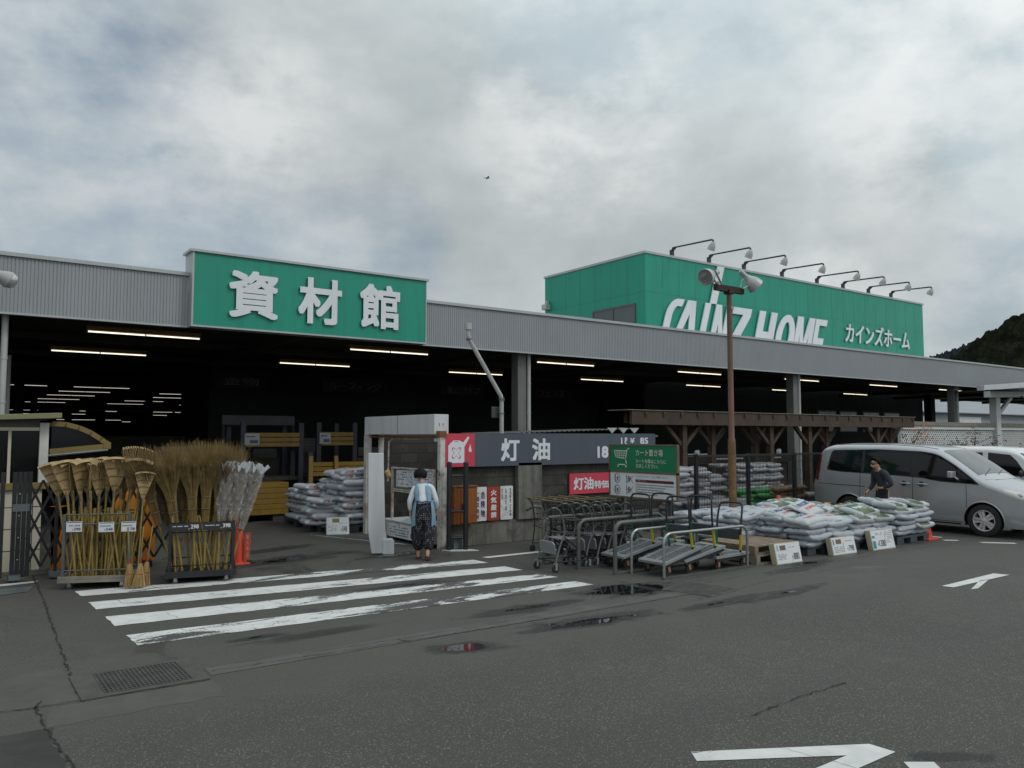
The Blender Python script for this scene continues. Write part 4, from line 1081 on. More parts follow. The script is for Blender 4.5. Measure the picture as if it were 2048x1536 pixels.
# orange cabinet and enamel plates
oc = thing('orange_cabinet', 'faded orange metal cabinet on the wall behind black stand', 'cabinet', (7.75, 12.2, .45))
b = MB(); b.bx(7.47, 7.955, 12.10, 12.298, .43, 1.09); build(b, 'body', 'orangebox', oc, bevel=.008)
b = MB(); b.bx(7.60, 7.935, 12.085, 12.10, .45, 1.05); dr = build(b, 'door', 'orangebox', oc, bevel=.005)
b = MB(); b.bx(7.62, 7.64, 12.07, 12.085, .68, .80); build(b, 'handle', 'blackm', dr)
b = MB()
for i in range(4): b.bx(7.80, 7.88, 12.081, 12.085, .50 + i * .025, .507 + i * .025)
build(b, 'vent', 'rust', dr)
b = MB(); b.bx(7.445, 7.965, 12.08, 12.30, 1.09, 1.11); build(b, 'top', 'rust', oc)
def plate(x0, x1, z0, z1, m, lab, cols, tm, y=12.27):
    t = thing('warning_plate', lab, 'sign', ((x0 + x1) / 2, y, z0), group='enamel warning plates on the oil store')
    p = MB(); w = x1 - x0; h = z1 - z0
    poly = [(-w / 2 + .015, 0), (w / 2 - .015, 0), (w / 2, .015), (w / 2, h - .015), (w / 2 - .015, h), (-w / 2 + .015, h), (-w / 2, h - .015), (-w / 2, .015)]
    p.prism(poly, front((x0 + x1) / 2, y, z0), .015); pl = build(p, 'plate', m, t)
    p = MB(); F = front(0, y - .0165, 0)
    for (body, cx, cw, zt, zb, off) in cols:
        n = len(body); hh = (zt - zb) / n
        for i, ch in enumerate(body):
            if ch == ' ': continue
            tall = .10 if ch == '一' else .80
            zc = zt - (i + .5) * hh
            put_text(p, ch, F, cx - cw / 2, cx + cw / 2, zc - hh * tall / 2, zc + hh * tall / 2, off=off, depth=.002)
    build(p, 'lettering', tm, pl)
plate(7.985, 8.265, .445, 1.065, 'placard', 'white enamel plate with two columns of black characters, 危険物', [('一般取扱所', 8.055, .085, 1.01, .47, .02), ('危険物', 8.18, .09, 1.0, .50, .02)], 'navy')
plate(8.28, 8.555, .44, 1.06, 'signred', 'brick red enamel plate with large white characters 火気厳禁', [('火気厳禁', 8.418, .13, 1.02, .475, .03)], 'signwhite')
plate(8.575, 8.86, .44, 1.065, 'placard', 'rust stained white enamel plate with small print, nearest the pilaster', [('最大数量', 8.61, .03, 1.02, .83, .0), ('払出灯油', 8.70, .035, 1.03, .60, .0), ('第四類第二石油類', 8.80, .035, 1.03, .50, .0)], 'navy')

# opening frame with metal head box, facing the yard
of = thing('gate_frame', 'white steel door frame with boxed head and rust streaked posts', 'gate frame', (7.25, 13.5, 0))
b = MB(); b.bx(7.20, 7.50, 12.36, 15.22, 2.03, 2.39)
build(b, 'head_box', 'white', of, bevel=.006)
b = MB()
b.bx(7.199 - .002, 7.1995, 13.75, 13.762, 2.03, 2.39); b.bx(7.30, 7.312, 12.3575, 12.3595, 2.18, 2.235); b.bx(7.38, 7.392, 12.3575, 12.3595, 2.18, 2.235)
build(b, 'seam', 'rust', of)
b = MB(); b.bx(7.235, 7.335, 12.20, 12.30, 0, 2.06); b.bx(7.335, 7.435, 12.22, 12.29, 0, 1.44)
p1 = build(b, 'post', 'whiterust', of, bevel=.004)
b = MB(); b.bx(7.215, 7.355, 12.185, 12.315, 1.98, 2.09); build(b, 'post_cap', 'rust', p1, bevel=.004)
b = MB(); b.lathe([(.052, 0), (.052, .002), (.0, .002)], side(7.2345, 12.25, 1.345), 20); b.lathe([(.042, 0), (.042, .003), (.0, .003)], side(7.2335, 12.25, 1.345), 20)
st = build(b, 'no_smoking_sticker', 'paper', p1)
b = MB(); b.tube([(7.228, 12.25 + .045 * math.cos(a_ * math.pi / 12), 1.345 + .045 * math.sin(a_ * math.pi / 12)) for a_ in range(24)], .006, 5, True); b.beam((7.228, 12.285, 1.375), (7.228, 12.215, 1.315), .012, .004, (1, 0, 0)); b.beam((7.229, 12.28, 1.345), (7.229, 12.225, 1.345), .012, .004, (1, 0, 0)); b.bx(7.226, 7.2345, 12.225, 12.275, 1.235, 1.25)
build(b, 'sticker_print', 'signblack', st)
b = MB(); b.bx(7.18, 7.30, 15.08, 15.20, 0, 2.03); build(b, 'post', 'whiterust', of, bevel=.004)
b = MB(); b.bx(7.36, 7.46, 14.84, 14.90, 0, 2.03); build(b, 'post', 'whiterust', of, bevel=.004)
b = MB(); b.bx(7.26, 7.30, 12.3, 15.1, 1.97, 2.0); build(b, 'head_rail', 'rust', of)
b = MB(); b.tube([(7.32, 13.05, 1.95), (7.32, 14.15, 1.955), (7.32, 14.35, 1.88), (7.32, 14.38, 1.1)], .018, 8); build(b, 'hose_rail', 'whiterust', of)
b = MB(); b.ball((7.30, 14.36, 1.28), (.06, .06, .05)); b.ball((7.30, 14.30, 1.22), (.05, .05, .06)); build(b, 'hose_nozzle', 'straw', of)
b = MB(); b.bx(7.28, 7.33, 12.44, 12.50, 1.90, 1.98); build(b, 'socket', 'paper', of)

# notice rack and counter inside the frame
nb = thing('notice_rack', 'white steel rack holding taped paper notices inside the door frame', 'notice rack', (7.3, 13.2, 0))
b = MB(); b.bx(7.22, 7.26, 14.0, 14.05, .38, 1.40); b.bx(7.22, 7.26, 12.40, 12.44, .38, 1.40); build(b, 'upright', 'whiterust', nb, split=True)
b = MB(); b.bx(7.22, 7.26, 12.44, 14.0, 1.37, 1.40); b.bx(7.22, 7.26, 12.44, 14.0, .93, .955); b.bx(7.22, 7.26, 12.44, 14.0, .965, .985); build(b, 'rail', 'whiterust', nb, split=True)
b = MB(); b.bx(7.25, 7.26, 12.44, 14.0, .985, 1.37); build(b, 'back_panel', mat('notice_back', (.12, .115, .105), .8), nb)
b = MB()
papers = ((13.87, 13.38, 1.03, 1.35), (13.36, 12.93, 1.04, 1.36), (12.91, 12.46, 1.06, 1.385))
for (ya, yb, za, zb_) in papers: b.bx(7.243, 7.249, yb, ya, za, zb_)
pp = build(b, 'notice', 'paper', nb)
b = MB()
rg = random.Random(5)
for (ya, yb, za, zb_) in papers:
    for r_ in range(6):
        y = ya - .04
        z = zb_ - .04 - r_ * .045
        while y > yb + .05:
            w = rg.uniform(.015, .05)
            if rg.random() < .72: b.bx(7.2415, 7.2427, y - w, y, z - .011, z + .011)
            y -= w + .02
build(b, 'print', 'navy', pp)
ct = thing('low_counter', 'low white counter with printed notice on its front', 'counter', (7.3, 13.2, 0))
b = MB(); b.bx(7.20, 7.75, 12.42, 14.28, .07, .36); build(b, 'body', 'whiterust', ct, bevel=.006)
b = MB(); b.bx(7.18, 7.78, 12.42, 14.32, .36, .385); build(b, 'counter_top', 'white', ct, bevel=.004)
b = MB(); b.bx(7.188, 7.199, 12.75, 14.06, .07, .325); np_ = build(b, 'notice', 'paper', ct)
b = MB()
for r_ in range(4):
    y = 14.02
    while y > 13.3:
        w = rg.uniform(.02, .07)
        if rg.random() < .8: b.bx(7.1865, 7.1878, y - w, y, .105 + r_ * .05, .125 + r_ * .05)
        y -= w + .02
b.bx(7.1865, 7.1878, 13.6, 13.7, .302, .315)
for y in (13.55, 13.48, 13.42): b.beam((7.187, y, .11), (7.187, y - .05, .19), .008, .002, (1, 0, 0))
b.bx(7.1865, 7.1878, 13.12, 13.18, .10, .19)
build(b, 'print', 'navy', np_)
b = MB(); b.prism(arc(0, 0, .06, .06, 0, 360, 16)[:-1], side(7.1875, 13.03, .18), .001); build(b, 'red_mark', 'crimson', np_)
jar = thing('vinyl_sheet', 'crumpled pale blue plastic sheet lying on the low counter', 'plastic sheet', (7.45, 13.3, .385))
b = MB()
def shf(u, v):
    p = Vector((7.22 + u * .42, 12.75 + v * .85, 0)); e = min(u, 1 - u, v, 1 - v) * 4
    return (p.x, p.y, .388 + min(1, e) * (.05 + .06 * mnoise.noise(p * 9) + .03 * mnoise.noise(p * 22)))
b.grid(shf, 26, 30); build(b, 'sheet', mat('vinyl', (.30, .40, .47), .35, bump=.3), jar)

# white metal shutter post leaning by the opening
wp_ = thing('shutter_post', 'tall plain white boxed metal panel with small foot standing before the woman', 'shutter post', (6.15, 12.5, 0))
b = MB()
b.prism([(-.13, 1.71), (-.12, .40), (-.055, 0.02), (.19, 0.02), (.19, .30), (.17, .40), (.125, 1.71)], face_frame((6.10, 12.45, 0), (.94, -.34, 0), (0, 0, 1)), .09)
build(b, 'panel', 'white', wp_, bevel=.008)
b = MB(); b.prism([(.12, .0), (.31, .0), (.31, .22), (.285, .26), (.12, .26)], face_frame((6.105, 12.44, 0), (.94, -.34, 0), (0, 0, 1)), .115)
build(b, 'foot', 'white', wp_, bevel=.012)
b = MB(); b.ball((6.28, 12.37, .29), (.012, .012, .03)); build(b, 'latch', 'blackm', wp_)

# black tubular stand in front of the cabinet
bs = thing('bicycle_stand', 'black steel ladder-like stand on white base plate beside the frame', 'stand', (7.5, 11.95, 0))
b = MB()
for (x, y) in ((7.33, 12.05), (7.60, 11.93)):
    b.tube([(x, y, 0.006), (x, y, 1.53)], .045, 14); b.ball((x, y, 1.53), (.045, .045, .02)); build(b, 'post', 'blackm', bs); b = MB()
b = MB()
for z in (1.30, .68, .22): b.tube([(7.33, 12.05, z), (7.60, 11.93, z)], .022, 8)
build(b, 'rung', 'blackm', bs, split=True)
b = MB(); b.prism([(7.22, 12.12), (7.30, 11.92), (7.74, 11.72), (7.70, 11.9), (7.4, 12.05)], Matrix.Translation((0, 0, .001)), .014); build(b, 'base_plate', 'white', bs)
ob = thing('oil_can', 'small dull grey metal can standing behind the black stand', 'can', (7.5, 12.1, 0))
b = MB(); b.bx(7.42, 7.60, 12.03, 12.17, .016, .19); build(b, 'body', 'steelp', ob, bevel=.015); b = MB(); b.bx(7.415, 7.605, 12.025, 12.175, .19, .215); build(b, 'lid', 'white', ob, bevel=.005)

# vent pipe
vp = thing('vent_pipe', 'kinked pale vent pipe with capped top rising behind the kerosene sign', 'vent pipe', (9.1, 13, 0))
b = MB(); b.tube([(9.12, 13, 0), (9.12, 13, 2.72), (9.10, 13, 2.80), (8.36, 13, 3.86), (8.325, 13, 3.96), (8.325, 13, 4.10)], .042, 14); build(b, 'pipe', 'pvc', vp)
b = MB(); b.tube([(8.325, 13, 4.07), (8.325, 13, 4.20)], .068, 16); build(b, 'cap', 'lampshell', vp)
b = MB(); b.tube([(9.12, 13, 2.70), (9.12, 13, 2.76)], .058, 12); b.tube([(8.34, 13, 3.87), (8.335, 13, 3.90)], .056, 12); b.tube([(9.12, 13, 2.44), (9.12, 13, 2.46)], .056, 12); build(b, 'collar', 'steelp', vp)
mirror = thing('small_plate', 'dim square plate clamped on the bend of the vent pipe', 'plate', (9.05, 13.08, 2.4))
b = MB(); b.bx(8.93, 9.20, 13.07, 13.09, 2.36, 2.58); build(b, 'plate', mat('dim_plate', (.05, .052, .055), .5), mirror, bevel=.01)
b = MB(); b.bx(9.06, 9.18, 13.05, 13.07, 2.45, 2.47); build(b, 'clamp', 'steelp', mirror)

# ================================================================== FENCED GARDEN YARD
fe = thing('mesh_fence', 'black wire mesh fence with square posts around the garden stock', 'fence', (14, 11.3, 0))
FX = (12.9, 14.6, 16.3, 17.6, 18.4)
for x in FX:
    b = MB(); b.bx(x - .035, x + .035, 11.27, 11.34, 0, 1.62); build(b, 'post', 'blackm', fe)
b = MB()
for z in (.12, .35, .55, .78, 1.0, 1.21, 1.42, 1.56): b.bx(12.9, 18.4, 11.255, 11.263, z - .004, z + .004)
x = 12.9
while x < 18.4:
    b.bx(x - .0042, x + .0042, 11.263, 11.269, .1, 1.58); x += .050
build(b, 'mesh_panel', 'blackwire', fe)
b = MB(); b.bx(12.9, 18.4, 11.25, 11.28, 1.57, 1.60); build(b, 'top_rail', 'blackm', fe)
pg = thing('pergola', 'dark brown timber pergola with Y-braced posts behind the mesh fence', 'pergola', (18, 13.5, 0))
def ybrace(x, y, z0, z1):
    b = MB()
    for s in (-1, 1): b.beam((x + s * .06, y, z0), (x + s * .62, y, z1), .09, .09)
    return b
for (x, y) in ((14.6, 13.2), (17.98, 13.2), (19.7, 13.2), (23.2, 13.2), (16.0, 13.5), (17.75, 13.5), (21.0, 13.5), (24.5, 13.5)):
    b = MB(); b.bx(x - .075, x + .075, y - .075, y + .075, 0, 2.3); p_ = build(b, 'post', 'timber', pg)
    build(ybrace(x, y, 1.78, 2.28), 'brace', 'timber', p_, split=True)
b = MB()
b.bx(12.7, 25.05, 12.98, 13.06, 2.26, 2.585); b.bx(13.0, 25.0, 13.14, 13.26, 2.28, 2.53); b.bx(13.0, 25.0, 13.44, 13.56, 2.30, 2.53)
build(b, 'beam', 'timber', pg, bevel=.005, split=True)
b = MB()
for i in range(21):
    x = 13.1 + i * .59; b.prism([(-.10, .10), (-.07, 0), (.50, 0), (.56, .10), (.56, .16), (-.10, .16)], face_frame((x, 13.05, 2.40), (0, 1, 0), (0, 0, 1)), .07)
build(b, 'rafter', 'timber', pg, split=True)
b = MB(); b.bx(12.55, 25.1, 12.95, 13.62, 2.585, 2.60); build(b, 'roof_sheet', 'woodgrey', pg)
# low display shelf rails with white price strips under the pergola
sh = thing('display_bench', 'low dark display bench with white price strips under the pergola', 'bench', (17, 14.5, 0))
b = MB(); b.bx(14.6, 20.5, 14.3, 14.9, 1.25, 1.45); b.bx(14.7, 20.4, 14.4, 14.8, 0, 1.25); build(b, 'bench_body', 'timber', sh)
b = MB()
rg = random.Random(3)
x = 14.7
while x < 20.2:
    w = rg.uniform(.3, .9)
    if rg.random() < .65: b.bx(x, x + w, 14.285, 14.298, 1.36, 1.40)
    if rg.random() < .5: b.bx(x, x + w, 14.285, 14.298, 1.50, 1.53)
    x += w + .1
build(b, 'price_strip', 'paper', sh, split=True)
for i, (x, z) in enumerate(((15.4, 1.47), (16.7, 1.47), (20.3, 1.47))):
    t = thing('watering_can', ('pale jug on the display bench at its left end', 'pale jug on the display bench behind the rusty lamp pole', 'pale jug on the display bench at its right end')[i], 'jug', (x, 14.6, 1.45), group='jugs on the display bench')
    b = MB(); b.lathe([(.07, 0), (.075, .1), (.065, .13), (.045, .15), (.05, .17)], Matrix.Translation((x, 14.6, 1.45)), 12); build(b, 'body', 'lampshell', t)
    b = MB(); b.tube([(x + .06, 14.6, 1.62), (x + .12, 14.6, 1.58), (x + .07, 14.6, 1.50)], .01, 6); build(b, 'handle', 'lampshell', t)
# lattice fence
lf = thing('lattice_fence', 'white diagonal lattice fence with weathered top rail behind the vans', 'fence', (36, 16, 0))
b = MB()
Z0, Z1 = .9, 2.26; hh = Z1 - Z0
i = 0; x = 29.9 - hh
while x < 43.5:
    a0_ = max(x, 29.9); a1 = min(x + hh, 43.6)
    if a1 > a0_:
        b.beam((a0_, 15.97, Z0 + (a0_ - x)), (a1, 15.97, Z0 + (a1 - x)), .052, .008, (0, 1, 0))
        b.beam((a0_, 15.985, Z1 - (a0_ - x)), (a1, 15.985, Z1 - (a1 - x)), .052, .008, (0, 1, 0))
    x += .165
build(b, 'lattice', 'lattice', lf)
b = MB(); b.bx(29.85, 43.6, 15.9, 16.05, 2.26, 2.40); build(b, 'top_board', 'lattice', lf)
b = MB(); b.bx(29.8, 43.6, 15.84, 16.2, 2.40, 2.56); build(b, 'top_rail', 'woodgrey', lf, bevel=.01)
b = MB()
for x in (29.9, 33.3, 36.7, 40.1, 43.5): b.bx(x - .06, x + .06, 16.0, 16.12, 0, 2.4)
build(b, 'post', 'lattice', lf, split=True)
b = MB(); b.bx(29.85, 43.6, 16.4, 16.5, 0, 2.3); build(b, 'back_board', 'darkwall', lf)

def leafy(name, lab, loc, h, spread, n, mats, seed, low=.4):
    rg = random.Random(seed)
    t = thing(name, lab, 'tree', loc, group=None)
    b = MB()
    tips = []
    b.tube([(0, 0, 0), (.03, .02, h * .3), (-.02, .03, h * .55), (.03, 0, h * .8)], [.03, .024, .017, .008], 7)
    for i in range(16):
        z0 = h * rg.uniform(.3, .8); a = rg.uniform(0, 6.28); l = spread * rg.uniform(.4, 1.0)
        tip = Vector((math.cos(a) * l, math.sin(a) * l, z0 + rg.uniform(.1, .45) * h * .6))
        b.tube([(0, 0, z0), tip * .5 + Vector((0, 0, z0 * .5)), tip], [.011, .008, .004], 5)
        tips.append((tip, l))
    build(b, 'trunk', 'bark', t, world=False)
    c = MB()
    for i in range(n):
        tip, l = rg.choice(tips)
        p = tip * rg.uniform(.65, 1.05) + Vector((rg.gauss(0, .10), rg.gauss(0, .10), rg.gauss(0, .09)))
        p.z = max(p.z, h * low)
        c.cur = rg.choices(range(len(mats)), weights=[m[1] for m in mats])[0]
        u = Vector((rg.gauss(0, 1), rg.gauss(0, 1), rg.gauss(0, .6))).normalized(); w = u.orthogonal().normalized(); s = rg.uniform(.03, .065)
        c.add([p - u * s, p + w * s * .55, p + u * s, p - w * s * .55], [(0, 1, 2, 3)])
    build(c, 'crown', [m[0] for m in mats], t, world=False)
    return t
leafy('maple_tree', 'young thin tree with orange leaves before the lattice fence', (24.2, 12.6, 0), 2.45, .65, 420, [('leafo', .7), ('leaf', .3)], 1, .5)
leafy('young_tree', 'small bushy yellow-green tree above the silver van roof', (23.4, 12.3, 0), 1.95, .4, 420, [('leaf', .85), ('leafo', .15)], 8, .6)
leafy('young_tree', 'slim dark green shrub before the lattice, left of the purple-leaved tree', (26.5, 12.4, 0), 1.95, .35, 420, [('leaf', 1)], 3, .45)
leafy('maple_tree', 'purple-brown leaved young tree before the lattice, above the white van', (28.2, 12.6, 0), 2.25, .85, 700, [('leafp', .75), ('leaf', .25)], 4, .45)
leafy('young_tree', 'green shrub at the right frame edge behind the white van', (30.6, 12.3, 0), 1.75, .7, 600, [('leaf', 1)], 5, .4)

# ================================================================== SACKS, PALLETS, PRICE BOARDS
def sack_mesh(name, L_, W_, T_, seed, sag=0.0, nu=18, nv=14):
    """a filled plastic sack lying flat: pillow with pinched corners, flat sealed ends, creases; UV: 0..1 top, v>1 sides/bottom"""
    rg = random.Random(seed)
    off = Vector((rg.uniform(0, 90), rg.uniform(0, 90), rg.uniform(0, 90)))
    V = []; F_ = []; UV = []
    def th(u, v):
        a = 1 - abs(u) ** 4.5; c = 1 - abs(v) ** 5.0
        return max(0.0, a * c) ** 0.42
    def pos(u, v, s):
        w = W_ / 2 * (1 - .05 * math.cos(v * 0) * (1 - abs(u) ** 2) * 0) * (1 - 0.07 * (1 - abs(u)))
        l = L_ / 2 * (1 - 0.04 * (1 - abs(v)))
        x = u * l; y = v * w
        t = th(u, v) * T_ / 2
        p = Vector((x, y, 0))
        nz = mnoise.noise(p * 5 + off) * .016 + mnoise.noise(p * 11 + off) * .010
        crease = .010 * math.sin(y * 60 + 5 * mnoise.noise(p * 6 + off)) * max(0, abs(u) - .62) / .38
        k = min(1, th(u, v) * 1.3)
        z = s * (t + (nz + crease) * k) + sag * (.02 * u * u * 2 - .03 * mnoise.noise(p * 2.2 + off))
        if s > 0: z += .010 * k
        return (x + mnoise.noise(p * 4 + off) * .008, y + mnoise.noise(p * 4.3 - off) * .010, z)
    top = []; bot = []
    for j in range(nv + 1):
        for i in range(nu + 1):
            u = -1 + 2 * i / nu; v = -1 + 2 * j / nv
            u = math.copysign(abs(u) ** .8, u); v = math.copysign(abs(v) ** .8, v)
            top.append(len(V)); V.append(pos(u, v, 1)); UV.append((u * .5 + .5, v * .5 + .5))
    for j in range(nv + 1):
        for i in range(nu + 1):
            if i in (0, nu) or j in (0, nv):
                bot.append(top[j * (nu + 1) + i])
            else:
                u = -1 + 2 * i / nu; v = -1 + 2 * j / nv
                u = math.copysign(abs(u) ** .8, u); v = math.copysign(abs(v) ** .8, v)
                bot.append(len(V)); V.append(pos(u, v, -1)); UV.append((u * .5 + .5, -(v * .5 + .5)))
    q = lambda a, i, j: a[j * (nu + 1) + i]
    for j in range(nv):
        for i in range(nu):
            F_.append((q(top, i, j), q(top, i + 1, j), q(top, i + 1, j + 1), q(top, i, j + 1)))
            F_.append((q(bot, i, j), q(bot, i, j + 1), q(bot, i + 1, j + 1), q(bot, i + 1, j)))
    me = bpy.data.meshes.new(name)
    me.from_pydata(V, [], F_)
    uvl = me.uv_layers.new(name='UVMap')
    for lp in me.loops: uvl.data[lp.index].uv = UV[lp.vertex_index]
    me.polygons.foreach_set('use_smooth', [True] * len(F_))
    me.update()
    return me
_sk = {}
def sack_variants(m, L_, W_, T_, k=4):
    key = (m, L_, W_, T_)
    if key not in _sk:
        lst = []
        for i in range(k):
            me = sack_mesh('sack', L_, W_, T_, 17 * i + len(_sk) * 5 + 3, sag=.6 if i % 2 else .25); me.materials.append(MT[m]); lst.append(me)
        _sk[key] = lst
    return _sk[key]
def sack(m, x, y, z, rz, dims, label, group, rx=0.0, ry=0.0, name='sack'):
    me = RNG.choice(sack_variants(m, *dims))
    o = bpy.data.objects.new(name, me); COL.objects.link(o)
    o.location = (x, y, z); o.rotation_euler = (rx, ry, rz)
    o['label'] = label; o['category'] = 'sack'; o['group'] = group
    return o
def pile(m, x0, y0, nx, ny, lx, ly, layers, z0, dz, dims, label, group, shell=True, drop=None, long_x=True, edge_m=None, fence=False):
    """layers of sacks laid in courses; only sacks at a face or on the top course are placed"""
    for k in range(layers):
        for i in range(nx):
            for j in range(ny):
                top = k == layers - 1
                if shell and not (i == 0 or j == 0 or top or (k == layers - 2 and j < 2)): continue
                if fence and not (j == 0 or (top and j < 2)): continue
                if drop and drop(i, j, k): continue
                sh_ = (.10 if k % 2 else -.10)
                x = x0 + (i + .5) * lx + sh_ * .35 + rnd(-.05, .05); y = y0 + (j + .5) * ly + rnd(-.03, .03) - sh_ * .3
                z = z0 + (k + .5) * dz + rnd(-.008, .008)
                rz = (0 if long_x else R(90)) + rnd(-.08, .08) + (math.pi if RNG.random() < .5 and not edge_m else 0)
                mm = m if not edge_m or (top or RNG.random() < .2) else edge_m
                sack(mm, x, y, z, rz, dims, label, group, rnd(-.045, .045), rnd(-.05, .05))

def wood_pallet(name, label, loc, lx, ly, rz=0, m='wood', boards=8):
    t = thing(name, label, 'pallet', loc, rz)
    b = MB()
    w = ly / boards
    for i in range(boards): b.bx(0, lx, i * w + .008, (i + 1) * w - .012, .122 + rnd(-.002, .002), .142)
    build(b, 'deck_board', m, t, world=False, bevel=.003)
    b = MB()
    for x in (0.0, lx / 2 - .045, lx - .09): b.bx(x, x + .09, .004, ly - .004, .022, .122)
    build(b, 'bearer', m, t, world=False, bevel=.003, split=True)
    b = MB()
    for i in (0, boards // 2, boards - 1): b.bx(0, lx, i * w + .008, (i + 1) * w - .012, .0, .022)
    build(b, 'bottom_board', m, t, world=False)
    return t
def plastic_pallet(label, loc, lx, ly):
    t = thing('plastic_pallet', label, 'pallet', loc)
    b = MB(); b.bx(0, lx, 0, ly, .10, .14)
    build(b, 'deck', 'palletpl', t, world=False, bevel=.006)
    b = MB()
    for x in (0, lx / 2 - .12, lx - .24):
        for y in (0, ly / 2 - .08, ly - .16): b.bx(x, x + .24, y, y + .16, .0, .10)
    build(b, 'foot_block', 'palletpl', t, world=False, bevel=.008, split=True)
    return t
plastic_pallet('dark plastic pallet under the white sacks behind the ¥798 board', (11.85, 8.0, 0), 1.15, 1.1)
plastic_pallet('dark plastic pallet under the green printed sacks behind the ¥1380 board', (13.1, 7.95, 0), 1.1, 1.1)
plastic_pallet('dark plastic pallet under the tidy rightmost stack of sacks', (14.4, 7.85, 0), 1.2, 1.1)
plastic_pallet('dark plastic pallet under the white sacks behind the empty wooden pallets', (11.25, 9.15, 0), 1.1, 1.1)
wood_pallet('wooden_pallet', 'empty grey wooden pallet, lower one of two beside the carts', (10.38, 7.90, 0), 1.12, 1.08, 0, 'woodgrey')
wood_pallet('wooden_pallet', 'empty brown wooden pallet on top of another beside the carts', (10.38, 7.93, .145), 1.12, 1.08, .02, 'wood', 9)
D1 = (.70, .47, .122)
gA = 'white sacks piled behind the ¥798 board'
gB = 'green printed sacks piled behind the ¥1380 board'
gC = 'sacks of the tidy rightmost stack'
gD = 'white sacks piled behind the empty pallets'
lA = 'white sack with small dark print in the pile behind the ¥798 board'
lB = 'white sack with green and brown print behind the ¥1380 board'
lC = 'white sack with green print in the tidy rightmost stack by the cone'
lD = 'plain white sack in the bulging pile behind the empty pallets'
# main white pile
pile('sack_plain', 11.75, 7.92, 2, 1, .64, .45, 4, .14, .100, D1, lA, gA, edge_m='sack_plain')
pile('sack_plain', 11.75, 8.37, 2, 2, .64, .45, 5, .14, .090, D1, lA, gA, edge_m='sack_plain')
pile('sack_plain', 11.25, 8.95, 3, 2, .64, .45, 4, .14, .105, D1, lA, gA, edge_m='sack_plain')
pile('sack_plain', 11.55, 9.9, 3, 2, .64, .45, 4, .14, .10, D1, lD, gD)
for (x, y, z, rz, rx, ry, m) in ((12.0, 8.15, .565, .15, .12, -.05, 'sack_navy'), (12.62, 8.2, .56, -.05, .16, .06, 'sack_navy'), (12.1, 8.62, .62, .1, .14, -.08, 'sack_navy'),
                                 (12.75, 8.7, .61, -.12, .2, .05, 'sack_navy'), (11.6, 9.1, .60, .1, .1, -.12, 'sack_plain'), (12.3, 9.2, .64, 0, .1, .05, 'sack_navy'), (11.75, 9.7, .58, .05, .05, -.1, 'sack_plain')):
    sack(m, x, y, z, rz, D1, 'white sack with navy and red print on top of the main pile' if m == 'sack_navy' else 'plain white sack lying across the crest of the white pile', gA if m == 'sack_navy' else gD, rx, ry)
o_ = sack('sack_navy', 12.55, 8.5, .71, .28, (.78, .50, .08), 'topmost sack with navy and red print, sliding towards the lane', 'topmost sacks', .34, -.06)
# green printed pile
pile('sack_green', 13.12, 7.9, 2, 1, .60, .44, 4, .14, .105, D1, lB, gB, edge_m='sack_plain')
pile('sack_green', 13.1, 8.34, 2, 3, .60, .44, 4, .14, .105, D1, lB, gB, edge_m='sack_green')
for (x, y, z, rz, rx, ry) in ((13.15, 8.75, .60, .1, .1, -.1), (13.85, 8.75, .60, -.1, .12, .1), (13.45, 9.25, .64, .05, .1, 0), (14.05, 9.35, .62, -.1, .05, .1), (12.95, 9.4, .68, .1, .1, -.05), (13.55, 9.6, .70, 0, .05, 0)):
    sack('sack_green', x, y, z, rz, D1, 'white sack with green and brown print on the crest of the green printed pile', gB, rx, ry)
sack('sack_green', 13.85, 8.25, .62, .1, (.74, .48, .13), 'large white sack with green and brown print, lying highest before the man', 'topmost sacks', .22, -.05)
sack('sack_pink', 14.75, 8.35, .71, -.25, (.78, .46, .14), 'sack with pink lettering on the tidy rightmost stack', 'topmost sacks', .14, .12)
# tidy right stack
pile('sack_green', 14.38, 7.8, 2, 3, .62, .44, 5, .14, .10, (.68, .46, .112), lC, gC, edge_m='sack_plain')
sack('sack_green', 14.6, 8.1, .68, .2, D1, 'sack with green print lying askew on the tidy rightmost stack', gC, .1, .05)
sack('sack_green', 15.3, 8.1, .69, -.1, D1, 'end sack with green print on top of the tidy rightmost stack', gC, .08, .1)

def price_board(label, x0, y, w, h, price, cols, thick=.10, lean=12, rz=-.04, px_=.62):
    t = thing('price_board', label, 'price sign', (x0, y, 0), rz, group=None)
    t.rotation_euler = (R(-lean), 0, rz)
    b = MB(); b.bx(0, w, 0, thick, 0, h); build(b, 'block', mat('board_edge', (.42, .38, .27), .7), t, world=False, bevel=.004)
    b = MB(); b.bx(.012, w - .012, -.004, -.0005, .012, h - .012); fp = build(b, 'face', 'paper', t, world=False)
    F = front(0, -.0046, 0)
    b = MB(); put_text(b, '¥', F, w * px_, w * (px_ + .045), h * .20, h * .36, off=.0, depth=.0015); put_text(b, price, F, w * (px_ + .065), w * (.90 if len(price) < 4 else .60), h * .16, h * .48, off=.006, depth=.0015)
    build(b, 'price', 'signblack', fp, world=False)
    b = MB(); rg = random.Random(len(price) + int(x0 * 10))
    for (u0, u1, v0, v1, n) in cols:
        for k in range(n):
            x = w * u0
            while x < w * u1:
                ww = rg.uniform(.008, .03)
                zc = h * (v0 + (v1 - v0) * (k + .5) / n)
                if rg.random() < .8: b.bx(x, min(x + ww, w * u1), -.0058, -.0046, zc - .006, zc + .006)
                x += ww + .008
    build(b, 'print', mat('small_print_grey', (.22, .22, .24), .6), fp, world=False)
    return t, fp, F
t, fp, F = price_board('white price board marked ¥880 leaning on the empty pallets', 10.64, 7.72, .62, .33, '880', [(.55, .85, .70, .82, 1), (.08, .42, .2, .5, 4), (.6, .66, .1, .2, 1)])
